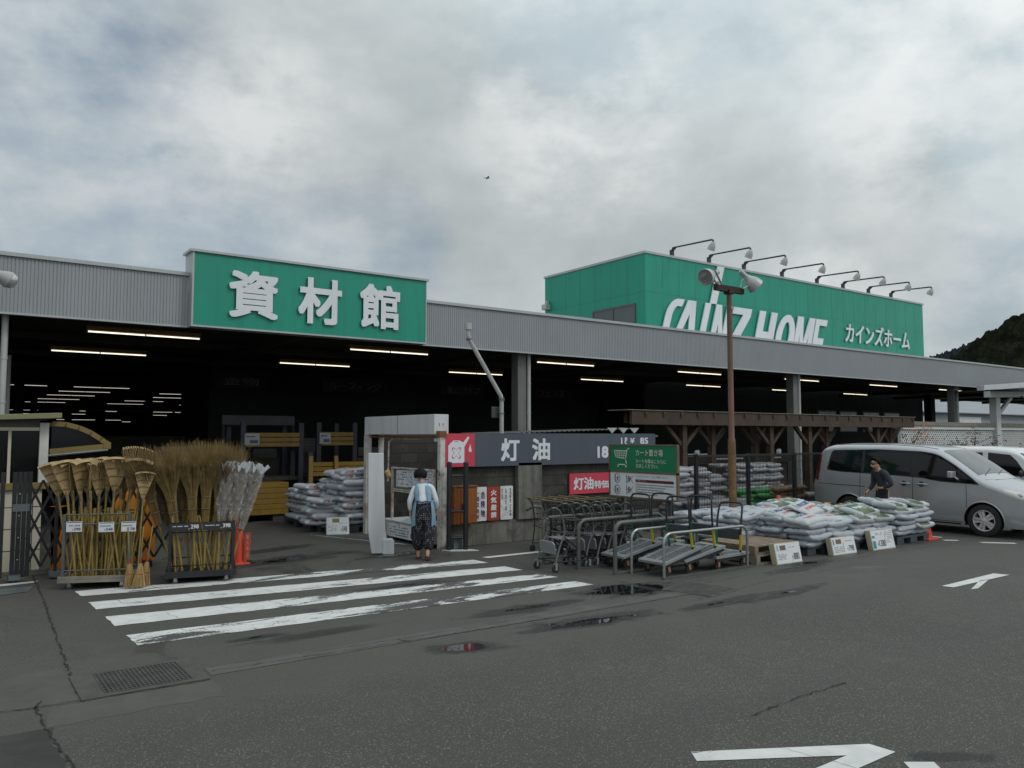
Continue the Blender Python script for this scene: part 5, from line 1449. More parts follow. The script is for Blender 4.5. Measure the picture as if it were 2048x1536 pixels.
b = MB(); b.bx(.12, .26, -.0065, -.0046, .215, .29); build(b, 'picture', mat('print_brown', (.16, .09, .055), .6), fp, world=False)
b = MB(); b.bx(.045, .085, -.0062, -.0046, .205, .295); build(b, 'picture', mat('print_teal', (.25, .38, .40), .6), fp, world=False)
t, fp, F = price_board('white price board marked ¥798 leaning on the white sacks', 12.22, 7.76, .66, .30, '798', [(.55, .88, .68, .8, 1), (.08, .46, .12, .48, 4)])
b = MB(); b.bx(.12, .27, -.0065, -.0046, .185, .26); b.bx(.315, .323, -.0065, -.0046, .04, .19); build(b, 'picture', mat('print_brown', (.18, .10, .055), .6), fp, world=False)
b = MB(); b.bx(.04, .075, -.0062, -.0046, .17, .26); build(b, 'picture', mat('print_teal', (.08, .22, .30), .6), fp, world=False)
t, fp, F = price_board('white price board marked ¥1380 with blue picture strip', 13.34, 7.70, .68, .35, '1380', [(.2, .5, .72, .86, 2), (.58, .94, .3, .92, 7)], px_=.24)
b = MB(); b.bx(.025, .105, -.0065, -.0046, .21, .25); b.bx(.025, .105, -.0065, -.0046, .03, .16); build(b, 'picture', mat('print_teal', (.03, .22, .28), .6), fp, world=False)

# sacks with orange print beside the oil store
gK = 'sacks with orange print under the canopy'
plastic_pallet('dark pallet under the front orange printed sacks by the gate frame', (6.55, 15.5, 0), 1.15, 1.1)
plastic_pallet('dark pallet under the rear orange printed sacks', (6.5, 16.6, 0), 1.2, 1.3)
DK = (.66, .45, .125)
pile('sack_orange', 6.85, 15.45, 1, 3, .64, .44, 8, .15, .115, DK, 'white sack with orange print in the tall stack against the gate frame', gK, shell=False)
pile('sack_orange', 6.35, 15.85, 1, 1, .55, .44, 4, .15, .11, DK, 'white sack with orange print in the low heap behind the small price board', gK, shell=False)
pile('sack_orange', 6.5, 16.5, 2, 3, .62, .43, 6, .15, .11, DK, 'white sack with orange print in the broad rear stack under the canopy', gK)
for (x, y, z, rz) in ((6.75, 17.0, .86, .4), (7.1, 16.6, .88, -.2), (6.62, 15.95, .63, .5)):
    sack('sack_orange', x, y, z, rz, DK, 'white sack with orange print lying loose on the rear stack', gK, .1, .08)
for k, (dx, z, rz) in enumerate(((.0, 1.13, .1), (.06, 1.24, -.08), (.02, 1.20, .05))):
    sack('sack_orange', 7.12 + dx, 15.75 + .5 * (k == 2), z, rz, DK, 'white sack with orange print at the very top of the tall stack', gK, .06, -.08)
t, fp, F = price_board('small white price board standing before the orange printed sacks', 6.45, 15.35, .46, .36, '348', [(.08, .45, .2, .55, 4), (.58, .9, .6, .7, 1)], thick=.06, rz=-.3)
b = MB(); b.bx(.12, .26, -.0065, -.0046, .25, .33); build(b, 'picture', mat('print_olive', (.20, .17, .03), .6), fp, world=False)

# stock behind the mesh fence
MT['sack_fence'] = sack_mat('sack_dim_print', (0.33, 0.34, 0.36), [], [(0.30, 0.66, 0.40, 0.62, (0.05, 0.06, 0.16), 2, 8), (0.2, 0.8, 0.02, 0.2, (0.12, 0.10, 0.10), 1, 9)])
gF = 'sacks stacked behind the mesh fence'
DF = (.60, .42, .115)
pile('sack_fence', 12.95, 12.0, 2, 2, .60, .44, 11, .15, .103, DF, 'pale sack in the leftmost stack behind the fence', gF, fence=True)
pile('bag_grey', 14.2, 12.6, 2, 2, .62, .44, 9, .15, .105, DF, 'grey sack in the middle stack behind the rusty lamp pole', gF, fence=True)
pile('sack_fence', 15.5, 12.3, 3, 2, .60, .44, 11, .15, .105, DF, 'pale sack in the tall right-hand stack behind the fence', gF, fence=True)
pile('bag_grey', 13.2, 11.55, 3, 1, .62, .44, 5, .13, .09, DF, 'grey-brown sack low in the front row behind the fence', gF)
pile('bag_green', 14.75, 11.65, 2, 1, .60, .44, 5, .25, .10, DF, 'bright green sack behind the fence', 'green sacks behind the fence', shell=False)
pile('bag_brown', 15.85, 11.55, 2, 1, .66, .46, 6, .15, .105, (.68, .46, .13), 'brown jute coloured sack behind the fence', 'brown sacks behind the fence', shell=False)
pile('sack_fence', 17.3, 11.8, 2, 1, .60, .44, 4, .15, .105, DF, 'pale sack in the short stack beside the silver van', gF)
for i, (x, y, l_) in enumerate(((12.95, 11.5, 'left'), (14.3, 11.6, 'middle'), (15.8, 11.5, 'right'))):
    t = thing('orange_pallet', f'orange plastic pallet under the {l_} sacks behind the fence', 'pallet', (x, y, 0))
    b = MB(); b.bx(0, 1.3, 0, 1.0, .09, .13); build(b, 'deck', mat('orange_plastic', (.30, .085, .015), .6), t, world=False, bevel=.005)
    b = MB()
    for xx in (0, .53, 1.06): b.bx(xx, xx + .24, 0, 1.0, 0, .09)
    build(b, 'foot_block', mat('orange_plastic', (.26, .075, .015), .6), t, world=False, bevel=.005, split=True)

# ================================================================== CART CORRAL
def hoop(label, x0, x1, y, h, r, m, ground_bar=True):
    t = thing('cart_rail', label, 'rail', (x0, y, 0), group='hoop rails of the cart corral')
    b = MB(); k = .14
    pts = [(0, 0, 0), (0, 0, h - k)]
    for i in range(1, 7):
        a = math.pi / 2 * i / 6; pts.append((k - k * math.cos(a), 0, h - k + k * math.sin(a)))
    for i in range(0, 7):
        a = math.pi / 2 * i / 6; pts.append((x1 - x0 - k + k * math.sin(a), 0, h - k + k * math.cos(a)))
    pts.append((x1 - x0, 0, 0))
    b.tube(pts, r, 12); build(b, 'hoop', m, t, world=False)
    if ground_bar:
        b = MB(); b.bx(-.03, x1 - x0 + .03, -.025, .025, .002, .03); build(b, 'ground_bar', 'galvtube', t, world=False)
    return t
hoop('galvanised hoop rail farthest from the lane, beside the block wall carts', 7.75, 9.75, 9.9, .72, .028, 'galvtube')
hoop('galvanised hoop rail between the shopping carts and the flat trolleys', 7.89, 9.7, 9.23, .73, .030, 'galvtube')
hoop('galvanised hoop rail standing third from the lane, with grey flat trolleys on both sides', 8.01, 9.75, 8.56, .74, .032, 'galvtube')
hoop('shiny thin hoop rail nearest the thick galvanised rails', 8.27, 9.62, 8.49, .63, .021, 'chrome', False)
hoop('shiny thin hoop rail closest to the lane', 8.30, 10.12, 7.88, .63, .021, 'chrome')

def bend(pts, k=3):
    """round a polyline a little by corner cutting"""
    P = [Vector(p) for p in pts]
    for _ in range(k - 1):
        Q = [P[0]]
        for i in range(len(P) - 1):
            Q.append(P[i].lerp(P[i + 1], .25)); Q.append(P[i].lerp(P[i + 1], .75))
        Q.append(P[-1]); P = Q
    return P
def caster(b, x, y, r=.055):
    b.tube([(x, y - .014, r), (x, y + .014, r)], r, 14)
def make_cart():
    t = thing('shopping_cart', 'tmp', 'shopping cart')
    for s in (-1, 1):
        b = MB(); b.tube(bend([(-.16, s * .23, .90), (-.02, s * .225, .955), (.10, s * .22, .90), (.17, s * .215, .70), (.20, s * .21, .55), (.10, s * .215, .40), (.0, s * .235, .13)]), .0145, 8)
        build(b, 'side_tube', 'galvtube', t)
        b = MB(); b.tube([(-.19, s * .232, .885), (-.06, s * .227, .94)], .019, 8); build(b, 'grip', 'rubber', t)
    b = MB()
    for s in (-1, 1):
        b.tube(bend([(.14, s * .215, .80), (.22, s * .2, .74), (.70, s * .17, .73), (.74, s * .12, .70)]), .010, 7)
        b.tube([(.20, s * .21, .55), (.72, s * .16, .50)], .010, 7)
        b.tube([(.02, s * .23, .15), (.70, s * .17, .13)], .012, 7)
        b.tube([(.17, s * .2, .52), (.68, s * .17, .15)], .009, 6)
    for x, z in ((.24, .74), (.36, .74), (.48, .735), (.60, .73), (.73, .70)): b.tube([(x, -.19, z), (x, .19, z)], .005, 5)
    for i in range(7):
        y = -.15 + i * .05; b.tube([(.22, y, .54), (.72, y * .9, .50), (.73, y * .9, .72)], .004, 5)
    b.tube([(.20, -.21, .55), (.20, .21, .55)], .010, 6); b.tube([(.02, -.23, .15), (.02, .23, .15)], .010, 6); b.tube([(.70, -.17, .13), (.70, .17, .13)], .010, 6)
    build(b, 'frame', 'blackwire', t)
    b = MB(); b.prism([(-.17, .26), (.17, .26), (.19, .42), (.15, .46), (-.15, .46), (-.19, .42)], face_frame((.13, 0, 0), (0, -1, 0), (-.25, 0, 1)), .025)
    build(b, 'child_seat', 'greypl', t, bevel=.008)
    b = MB(); b.bx(.16, .40, -.19, .19, .46, .475); build(b, 'seat_shelf', 'greypl', t, bevel=.004)
    for x, y in ((0, .235), (0, -.235), (.68, .175), (.68, -.175)):
        b = MB(); caster(b, x, y, .058); w = build(b, 'wheel', 'rubber', t)
        b = MB(); b.bx(x - .018, x + .018, y - .026, y - .017, .04, .13); b.bx(x - .018, x + .018, y + .017, y + .026, .04, .13); b.bx(x - .02, x + .02, y - .026, y + .026, .125, .14); build(b, 'fork', 'greypl', w)
    return t
c0 = make_cart()
for i in range(6):
    t = c0 if i == 0 else copy_tree(c0)
    t.location = (7.42 + (.0, .62, .84, 1.06, 1.28, 1.50)[i], 9.42 + (0, .06, .05, .07, .05, .06)[i], 0); t.rotation_euler = (0, 0, R((-2, 0, 1, 0, 0, 1)[i]))
    t['group'] = 'carts in the near row of the corral'
    t['label'] = 'single grey shopping cart pulled out at the open end of the corral' if i == 0 else 'black framed shopping cart pushed into the row between the two thick rails'
def make_basket_cart():
    t = thing('basket_cart', 'tmp', 'shopping cart')
    b = MB()
    X0, X1, ZT, ZB_ = .05, .78, .84, .46
    for k in range(5):
        z = ZB_ + (ZT - ZB_) * k / 4; g = .02 * (4 - k)
        b.tube([(X0 + g, -.25 + g, z), (X1 - g, -.21 + g, z), (X1 - g, .21 - g, z), (X0 + g, .25 - g, z)], .0045, 5, True)
    for k in range(12):
        x = X0 + (X1 - X0) * k / 11
        for s in (-1, 1): b.tube([(x, s * .24, ZT), (x, s * .17, ZB_)], .003, 4)
    for k in range(7):
        y = -.2 + k * .4 / 6; b.tube([(X1, y, ZT), (X1 - .08, y * .8, ZB_), (X0 + .08, y * .8, ZB_)], .003, 4)
    build(b, 'basket', 'blackwire', t)
    b = MB()
    for s in (-1, 1):
        b.tube(bend([(-.06, s * .25, .92), (.04, s * .25, .86), (.10, s * .24, .50), (.04, s * .24, .12)]), .012, 7)
        b.tube([(.04, s * .24, .14), (.74, s * .17, .12)], .011, 7)
        b.tube([(.10, s * .23, .44), (.72, s * .17, .16)], .009, 6)
    build(b, 'frame', 'blackm', t)
    b = MB(); b.tube([(-.07, -.27, .925), (-.07, .27, .925)], .011, 8); build(b, 'handle_bar', 'brass', t)
    for x, y in ((.04, .24), (.04, -.24), (.72, .17), (.72, -.17)):
        b = MB(); caster(b, x, y, .055); build(b, 'wheel', 'rubber', t)
    return t
c1 = make_basket_cart(); k = 0
for row, (y, n) in enumerate(((10.35, 6), (10.62 + .3, 5))):
    for i in range(n):
        t = c1 if k == 0 else copy_tree(c1)
        k += 1
        t.location = (8.35 + i * .24 + row * .1, y, 0)
        t['group'] = ('basket carts, front row', 'basket carts, back row')[row]
        t['label'] = ('deep wire basket cart with pale handle nested in the front row by the wall', 'deep wire basket cart with pale handle nested in the back row against the wall')[row]
def make_trolley():
    t = thing('flat_trolley', 'tmp', 'trolley')
    b = MB()
    Lx, Wy = .84, .26
    b.bx(0, Lx, -Wy, -Wy + .05, .175, .215); b.bx(0, Lx, Wy - .05, Wy, .175, .215); b.bx(0, .09, -Wy + .05, Wy - .05, .175, .214); b.bx(Lx - .09, Lx, -Wy + .05, Wy - .05, .175, .214)
    b.bx(.09, Lx - .09, -.02, .02, .175, .214)
    for i in range(13):
        x = .09 + .05 * i
        b.bx(x, x + .018, -Wy + .05, -.02, .18, .213); b.bx(x, x + .018, .02, Wy - .05, .18, .213)
    build(b, 'platform', 'greypl', t, bevel=.003)
    b = MB(); b.bx(.085, Lx - .085, -Wy + .045, Wy - .045, .172, .1795); build(b, 'slot_shade_plate', 'trim', t)  # dark plate added below the slats so the slots look shaded
    b = MB(); b.bx(.03, Lx - .03, -Wy + .02, -Wy + .06, .13, .174); b.bx(.03, Lx - .03, Wy - .06, Wy - .02, .13, .174); build(b, 'under_rail', 'blackm', t, split=True)
    b = MB(); b.tube(bend([(.66, -.22, .2), (.68, -.22, .62), (.74, -.215, .90), (.78, -.18, .96), (.78, .18, .96), (.74, .215, .90), (.68, .22, .62), (.66, .22, .2)]), .0155, 9)
    h_ = build(b, 'handle', 'blackm', t)
    b = MB(); b.tube([(.662, -.22, .25), (.672, -.22, .48)], .0215, 9); build(b, 'yellow_sleeve', 'yellow', h_)
    b = MB(); b.tube([(.664, .22, .28), (.674, .22, .56)], .0215, 9); build(b, 'green_sleeve', 'greent', h_)
    b = MB(); b.bx(.662, .70, -.2, .2, .40, .56); build(b, 'back_plate', 'darkgrey', h_, bevel=.006)
    for x, y in ((.10, -.2), (.10, .2), (.74, -.2), (.74, .2)):
        b = MB(); caster(b, x, y, .06); w = build(b, 'wheel', 'rubber', t)
        b = MB(); b.bx(x - .03, x + .03, y - .03, y + .03, .115, .13); b.bx(x - .02, x + .02, y - .032, y - .018, .05, .12); b.bx(x - .02, x + .02, y + .018, y + .032, .05, .12); build(b, 'fork', mat('caster_fork', (.24, .13, .08), .5) if 'caster_fork' not in bpy.data.materials else bpy.data.materials['caster_fork'], w)
    return t
tr0 = make_trolley(); k = 0
for (x, y, tilt, rz, lab) in ((8.38, 8.98, -12, -3, 'grey flat-bed trolley with tilted deck, leftmost between the thick rails'), (8.80, 8.88, -11, 3, 'grey flat-bed trolley nested behind another between the thick rails'), 
                              (8.42, 8.2, -12, 2, 'grey flat-bed trolley with yellow sleeved handle nearest the lane'), (8.86, 8.2, -11, -4, 'grey flat-bed trolley nested on the lane side, second in line'), (9.42, 8.16, 0, 4, 'grey flat-bed trolley standing level beside the empty pallets')):
    t = tr0 if k == 0 else copy_tree(tr0)
    k += 1
    t.location = (x, y, 0.0); t.rotation_euler = (0, R(tilt), R(rz)); t['label'] = lab; t['group'] = 'flat-bed trolleys in the cart corral'

# sign of the corral (faces the crossing)
cs = thing('cart_sign', 'green and white notice board with cart symbol on posts above the trolleys', 'sign', (9.62, 9.6, 0))
b = MB(); b.bx(9.60, 9.63, 8.82, 10.36, 1.405, 1.835); gp = build(b, 'green_panel', mat('cart_sign_green', (.006, .17, .075), .45, 0, .06, 1), cs)
b = MB(); b.bx(9.60, 9.63, 8.82, 10.36, .975, 1.375); wpn = build(b, 'white_panel', 'paper', cs)
b = MB()
for (y0, y1, z0, z1) in ((8.79, 10.39, 1.835, 1.86), (8.79, 10.39, 1.375, 1.405), (8.79, 10.39, .95, .975), (8.79, 8.82, .975, 1.835), (10.36, 10.39, .975, 1.835)): b.bx(9.59, 9.64, y0, y1, z0, z1)
build(b, 'frame', mat('sign_frame_brown', (.13, .095, .06), .6, dirt=(.2, .10, .03)), cs)
each([lambda q: q.bx(9.64, 9.70, 8.985, 9.055, 0, 1.86), lambda q: q.bx(9.64, 9.70, 10.065, 10.135, 0, 1.86)], 'post', 'darkgrey', cs)
S = side(9.5985, 10.36, 0)   # u runs towards the camera side (-Y)
b = MB(); put_text(b, 'カート置き場', S, .63, 1.25, 1.665, 1.775, off=.008, depth=.002); put_text(b, 'カート台車はこちらに', S, .63, 1.32, 1.545, 1.615, depth=.002); put_text(b, 'お戻しください。', S, .63, 1.14, 1.465, 1.535, depth=.002)
# cart symbol
def stroke(pts, w):
    for i in range(len(pts) - 1):
        a = Vector((9.5975, 10.36 - pts[i][0], pts[i][1])); c = Vector((9.5975, 10.36 - pts[i + 1][0], pts[i + 1][1]))
        d = (c - a).normalized() * w * .4
        b.beam(a - d, c + d, w, .002, (1, 0, 0))
stroke([(.10, 1.745), (.40, 1.745)], .016); stroke([(.105, 1.745), (.145, 1.635), (.385, 1.615)], .014); stroke([(.47, 1.785), (.43, 1.785), (.38, 1.60), (.41, 1.51), (.20, 1.51)], .018)
for q in range(1, 5): stroke([(.115 + q * .06, 1.74), (.145 + q * .048, 1.628)], .010)
for q in range(1, 3): stroke([(.115 + q * .012, 1.745 - q * .037), (.395 - q * .004, 1.745 - q * .04)], .010)
stroke([(.20, 1.51), (.20, 1.475)], .02); stroke([(.39, 1.51), (.39, 1.475)], .026)
build(b, 'lettering', mat('cart_sign_print', (.60, .60, .50), .5), gp)
b = MB(); put_text(b, 'ショッピングカートをご利用ください', S, .62, 1.36, 1.305, 1.345, depth=.0015)
for k, w in enumerate((.86, .66, .62, .88, .5)):
    zc = 1.185 - k * .04; rg = random.Random(k)
    x = .62 if k < 4 else .65
    b.bx(9.5965, 9.5985, 10.36 - x - .018, 10.36 - x, zc - .012, zc + .012) if k < 4 else None
    x += .03
    while x < .62 + w:
        ww = rg.uniform(.012, .035); b.bx(9.597, 9.5984, 10.36 - x - ww, 10.36 - x, zc - .009, zc + .009); x += ww + .007
build(b, 'print', mat('sign_small_print', (.20, .21, .24), .6), wpn)
b = MB(); b.bx(9.5965, 9.5984, 10.36 - 1.48, 10.36 - .62, 1.225, 1.27); build(b, 'red_bar', mat('maroon_bar', (.10, .018, .018), .5), wpn)
b = MB(); put_text(b, 'ご注意ください', side(9.5963, 10.36, 0), .635, .86, 1.232, 1.262, depth=.001); build(b, 'bar_lettering', mat('bar_print', (.5, .35, .3), .5), wpn)
# four pictograms: two ringed, two crossed out
b = MB()
def ring(u, z, r, w):
    b.tube([(9.5972, 10.36 - u - r * math.cos(i * math.pi / 10), z + r * math.sin(i * math.pi / 10) * 1.05) for i in range(20)], w, 5, True)
for (u, z) in ((.17, 1.275), (.17, 1.08)):
    ring(u, z, .072, .0035)
    stroke([(u - .04, z + .06), (u - .04, z - .06)], .012); stroke([(u - .035, z + .01), (u + .05, z + .005)], .007); stroke([(u + .02, z + .03), (u - .01, z - .05)], .012); stroke([(u, z), (u + .04, z - .04)], .008)
for (u, z) in ((.47, 1.265), (.47, 1.08)):
    stroke([(u - .07, z + .07), (u - .06, z - .07)], .014); stroke([(u - .05, z + .02), (u + .03, z + .01)], .008); stroke([(u - .02, z + .05), (u - .03, z - .04)], .016); stroke([(u + .02, z + .04), (u + .0, z - .03)], .014)
build(b, 'pictogram', 'navy', wpn)
b = MB()
for (u, z) in ((.47, 1.265), (.47, 1.08)):
    stroke([(u - .01, z - .05), (u + .08, z + .06)], .007); stroke([(u - .01, z + .06), (u + .09, z - .06)], .007)
build(b, 'cross_mark', mat('cross_mark_red', (.22, .03, .04), .5), wpn)

# rusty lamp pole with two floodlights
lp = thing('lamp_pole', 'tall rusty brown lamp pole with two large floodlight heads behind the sacks', 'lamp pole', (13.06, 10.5, 0))
b = MB(); b.tube([(13.06, 10.5, 0), (13.06, 10.5, 1.86)], .078, 16); pl_ = build(b, 'lower_tube', 'polelow', lp)
b = MB(); b.tube([(13.06, 10.5, 1.86), (13.06, 10.5, 1.93), (13.06, 10.5, 1.95), (13.06, 10.5, 4.98)], [.078, .074, .060, .052], 14); build(b, 'pole', 'poleb', lp)
b = MB(); b.bx(12.62, 13.50, 10.46, 10.54, 4.94, 5.07); b.bx(12.98, 13.14, 10.42, 10.58, 4.90, 4.99); build(b, 'cross_arm', mat('dark_rust', (.035, .02, .016), .8), lp, bevel=.006)
def flood(M_, parent):
    b = MB()
    b.lathe([(.0, -.27), (.045, -.27), (.055, -.26), (.058, -.05), (.08, -.045), (.085, .0), (.12, .04), (.16, .11), (.185, .20), (.195, .28), (.188, .285), (.175, .22), (.15, .12), (.10, .05)], M_, 28, caps=False)
    h_ = build(b, 'lamp_head', 'lampshell', parent)
    b = MB(); b.lathe([(.184, .27), (.170, .22), (.145, .125), (.095, .055), (.0, .045)], M_, 28, caps=False); build(b, 'reflector', 'lampin', h_)
    return h_
S9 = Matrix.Scale(.88, 4)
M1 = Matrix.Translation((12.44, 10.42, 5.22)) @ Vector((-.93, -.10, -.36)).to_track_quat('Z', 'Y').to_matrix().to_4x4() @ S9
M2 = Matrix.Translation((13.58, 10.42, 5.27)) @ Vector((.62, -.30, -.62)).to_track_quat('Z', 'Y').to_matrix().to_4x4() @ S9
flood(M1, lp); flood(M2, lp)
b = MB()
b.beam((12.70, 10.40, 5.06), (12.44, 10.34, 5.30), .04, .012); b.beam((12.70, 10.50, 5.06), (12.44, 10.50, 5.30), .04, .012); b.tube([(12.72, 10.5, 5.05), (12.72, 10.5, 5.12)], .05, 10)
b.tube(bend([(13.40, 10.5, 5.02), (13.46, 10.5, 5.14), (13.44, 10.48, 5.24), (13.56, 10.44, 5.28)]), .014, 7); b.beam((13.40, 10.42, 5.04), (13.62, 10.36, 5.16), .05, .014)
build(b, 'bracket', 'lampshell', lp)

# lamp head that reaches in at the left edge
sl_ = thing('street_lamp', 'pale floodlight head poking in at the left edge of the canopy', 'street lamp', (-.55, 6.6, 0))
b = MB(); b.tube([(-.62, 6.9, 0), (-.62, 6.9, 3.1)], .055, 12); build(b, 'pole', 'poleb', sl_)
M3 = Matrix.Translation((0.33, 7.0, 3.20)) @ Vector((.86, .08, -.42)).to_track_quat('Z', 'Y').to_matrix().to_4x4() @ Matrix.Scale(.52, 4)
b = MB(); b.lathe([(.03, -.22), (.045, -.2), (.05, -.05), (.07, .0), (.105, .07), (.125, .14), (.12, .145)], M3, 22, caps=False); h3 = build(b, 'lamp_head', mat('lamp_shell_dull', (.36, .35, .345), .4, 0, .1, 3), sl_)
b = MB(); b.lathe([(.119, .145), (.10, .20), (.06, .235), (.0, .245)], M3, 20); build(b, 'lamp_glass', 'lampin', h3)
b = MB(); b.beam((-.62, 6.9, 3.05), (.24, 6.99, 3.25), .03, .035); build(b, 'bracket', 'arm', sl_)

# ================================================================== LEFT SIDE: booth, gate, brooms
bo = thing('booth', 'cream walled kiosk with olive roof edge and ochre arched side frame at left', 'kiosk', (0, 14, 0))
b = MB(); b.bx(-2.5, 1.32, 14.0, 16.0, 0, 1.20); build(b, 'wall', 'cream', bo)
b = MB()
for z in (.30, .62, .94): b.bx(-2.5, 1.322, 13.997, 13.9995, z - .006, z + .006)
for i in range(9): b.bx(-2.4 + i * .45, -2.388 + i * .45, 13.9972, 13.9992, 0, 1.2)
build(b, 'wall_joint', 'purlin', bo)
b = MB(); b.bx(-2.5, 1.40, 13.94, 14.1, 1.20, 1.30); build(b, 'counter_ledge', 'yelframe', bo, bevel=.005)
b = MB(); b.bx(-2.5, 1.26, 14.05, 14.09, 1.30, 2.08); w_ = build(b, 'window', 'glass', bo)
b = MB(); b.bx(-2.5, 1.26, 13.98, 14.10, 2.08, 2.13); b.bx(.86, .90, 14.0, 14.06, 1.30, 2.08); b.bx(-.4, -.36, 14.0, 14.06, 1.30, 2.08); build(b, 'frame', 'cream', w_)
b = MB(); b.bx(1.26, 1.38, 13.96, 14.10, 1.30, 2.20); build(b, 'corner_post', mat('post_pale', (.52, .52, .48), .6), bo, bevel=.004)
b = MB(); b.bx(-2.5, 1.26, 14.0, 14.1, 2.13, 2.24); build(b, 'lintel', mat('lintel_dim', (.10, .095, .08), .7), bo)
b = MB(); b.add([(-2.6, 13.88, 2.10), (1.52, 13.72, 2.27), (1.52, 16.2, 2.27), (-2.6, 16.2, 2.10), (-2.6, 13.88, 2.17), (1.52, 13.72, 2.35), (1.52, 16.2, 2.35), (-2.6, 16.2, 2.17)], [(0, 3, 2, 1), (4, 5, 6, 7), (0, 1, 5, 4), (1, 2, 6, 5), (2, 3, 7, 6), (3, 0, 4, 7)])
build(b, 'roof', 'oliveroof', bo, bevel=.006)
b = MB()
arcp = [(1.42, 2.19), (1.60, 2.18), (1.78, 2.13), (1.95, 2.05), (2.09, 1.95), (2.20, 1.87)]
for y in (14.0, 15.6):
    for i in range(len(arcp) - 1): b.beam((arcp[i][0], y, arcp[i][1]), (arcp[i + 1][0] + .01, y, arcp[i + 1][1] - .004), .06, .075)
    b.beam((1.40, y, 1.76), (2.22, y, 1.84), .06, .085)
    b.bx(2.14, 2.24, y - .04, y + .04, 1.80, 1.90)
    build(b, 'arched_frame', 'yelframe', bo); b = MB()
b = MB()
for i in range(len(arcp) - 1):
    b.add([(arcp[i][0], 14.04, arcp[i][1]), (arcp[i + 1][0], 14.04, arcp[i + 1][1]), (arcp[i + 1][0], 15.56, arcp[i + 1][1]), (arcp[i][0], 15.56, arcp[i][1])], [(0, 1, 2, 3)])
b.add([(x, 14.02, z) for x, z in arcp] + [(2.18, 14.02, 1.86), (1.42, 14.02, 1.79)], [tuple(range(len(arcp) + 2))])
build(b, 'side_glazing', 'glass', bo)
b = MB(); b.tube([(1.38, 13.97, 1.70), (2.2, 13.97, 1.78)], .02, 8); build(b, 'gutter_rail', 'steelp', bo)
ip = thing('yard_pipe', 'thin grey upright pipe behind the kiosk at the left edge', 'pipe', (1.06, 18, 0))
b = MB(); b.tube([(1.06, 18, 0), (1.06, 18, 3.55)], .045, 10); b.tube([(.86, 18, 3.4), (1.06, 18, 3.4)], .02, 6); build(b, 'pipe', 'column', ip); b = MB(); b.lathe([(.09, 0), (.09, .02), (.05, .03)], Matrix.Translation((1.06, 18, 0)), 12); build(b, 'flange', 'column', ip)

ga = thing('accordion_gate', 'black folding lattice gate drawn across behind the broom racks', 'gate', (1.0, 13.0, 0))
b = MB()
for x in (.76, .90, .96, 1.02, 1.08): b.bx(x - .026, x + .026, 12.97, 13.04, .06, 1.50)
b.bx(.55, .60, 12.7, 12.76, .0, 1.35)
for x in (1.42, 1.95, 2.5, 2.95): b.bx(x - .02, x + .02, 12.98, 13.03, .06, 1.36)
build(b, 'upright', 'blackm', ga, split=True)
b = MB()
xs = [1.06, 1.24, 1.42, 1.60, 1.78, 1.95, 2.13, 2.32, 2.5, 2.72, 2.95]
for i in range(len(xs) - 1):
    for k in range(3):
        z0 = .18 + k * .40
        b.beam((xs[i], 12.995, z0), (xs[i + 1], 12.995, z0 + .40), .012, .032); b.beam((xs[i], 13.012, z0 + .40), (xs[i + 1], 13.012, z0), .012, .032)
build(b, 'lattice_bar', 'blackm', ga)
b = MB()
for x in (.93, 1.42, 2.5): b.bx(x - .07, x + .07, 12.9, 13.1, .03, .10); b.tube([(x, 12.97, .03), (x, 13.03, .03)], .03, 10)
b.bx(.88, 1.08, 12.95, 12.98, .96, 1.06)
build(b, 'foot', 'steelp', ga, split=True)
b = MB()
for z in (.3, .6, .9, 1.2): b.ball((.96, 12.97, z), (.012, .012, .012), 6, 4)
build(b, 'rivet', 'chrome', ga, split=True)
for (x0, x1, z0, z1, y, lab) in ((2.22, 2.80, .10, 1.36, 13.35, 'bright orange plastic barrier panel with rounded top between the two broom racks'), (1.40, 1.55, .08, .98, 13.3, 'orange plastic barrier panel hidden behind the rake rack')):
    t = thing('orange_barrier', lab, 'barrier', ((x0 + x1) / 2, y, 0))
    w = x1 - x0
    poly = [(0, 0), (w, 0), (w, (z1 - z0) - .18)] + arc(w - .18, z1 - z0 - .18, .18, .18, 0, 90, 6) + arc(.18, z1 - z0 - .18, .18, .18, 90, 180, 6) + [(0, z1 - z0 - .18)]
    b = MB(); b.prism(poly, front(x0, y, z0), -.06); bd = build(b, 'panel', 'orange', t)
    b = MB(); b.bx(x0 + .05, x1 - .05, y - .12, y + .2, 0, z0 - .001); build(b, 'base', 'blackm', t, bevel=.006)
    b = MB()
    for k in range(4):
        xx = x0 + .08 + k * (w - .16) / 3; b.bx(xx - .02, xx + .02, y - .006, y - .001, z1 - .1, z1 - .04)
    build(b, 'slot', 'blackm', bd, split=True)
stp = sheet([(-.4, 11.75), (1.02, 12.05), (1.12, 12.45), (-.4, 12.4)], .006)
structure(stp, 'floor_plate', 'steelp'); structure(sheet([(.2, 12.62), (1.14, 12.72), (1.22, 12.86), (.5, 12.84)], .006), 'floor_plate', 'white')

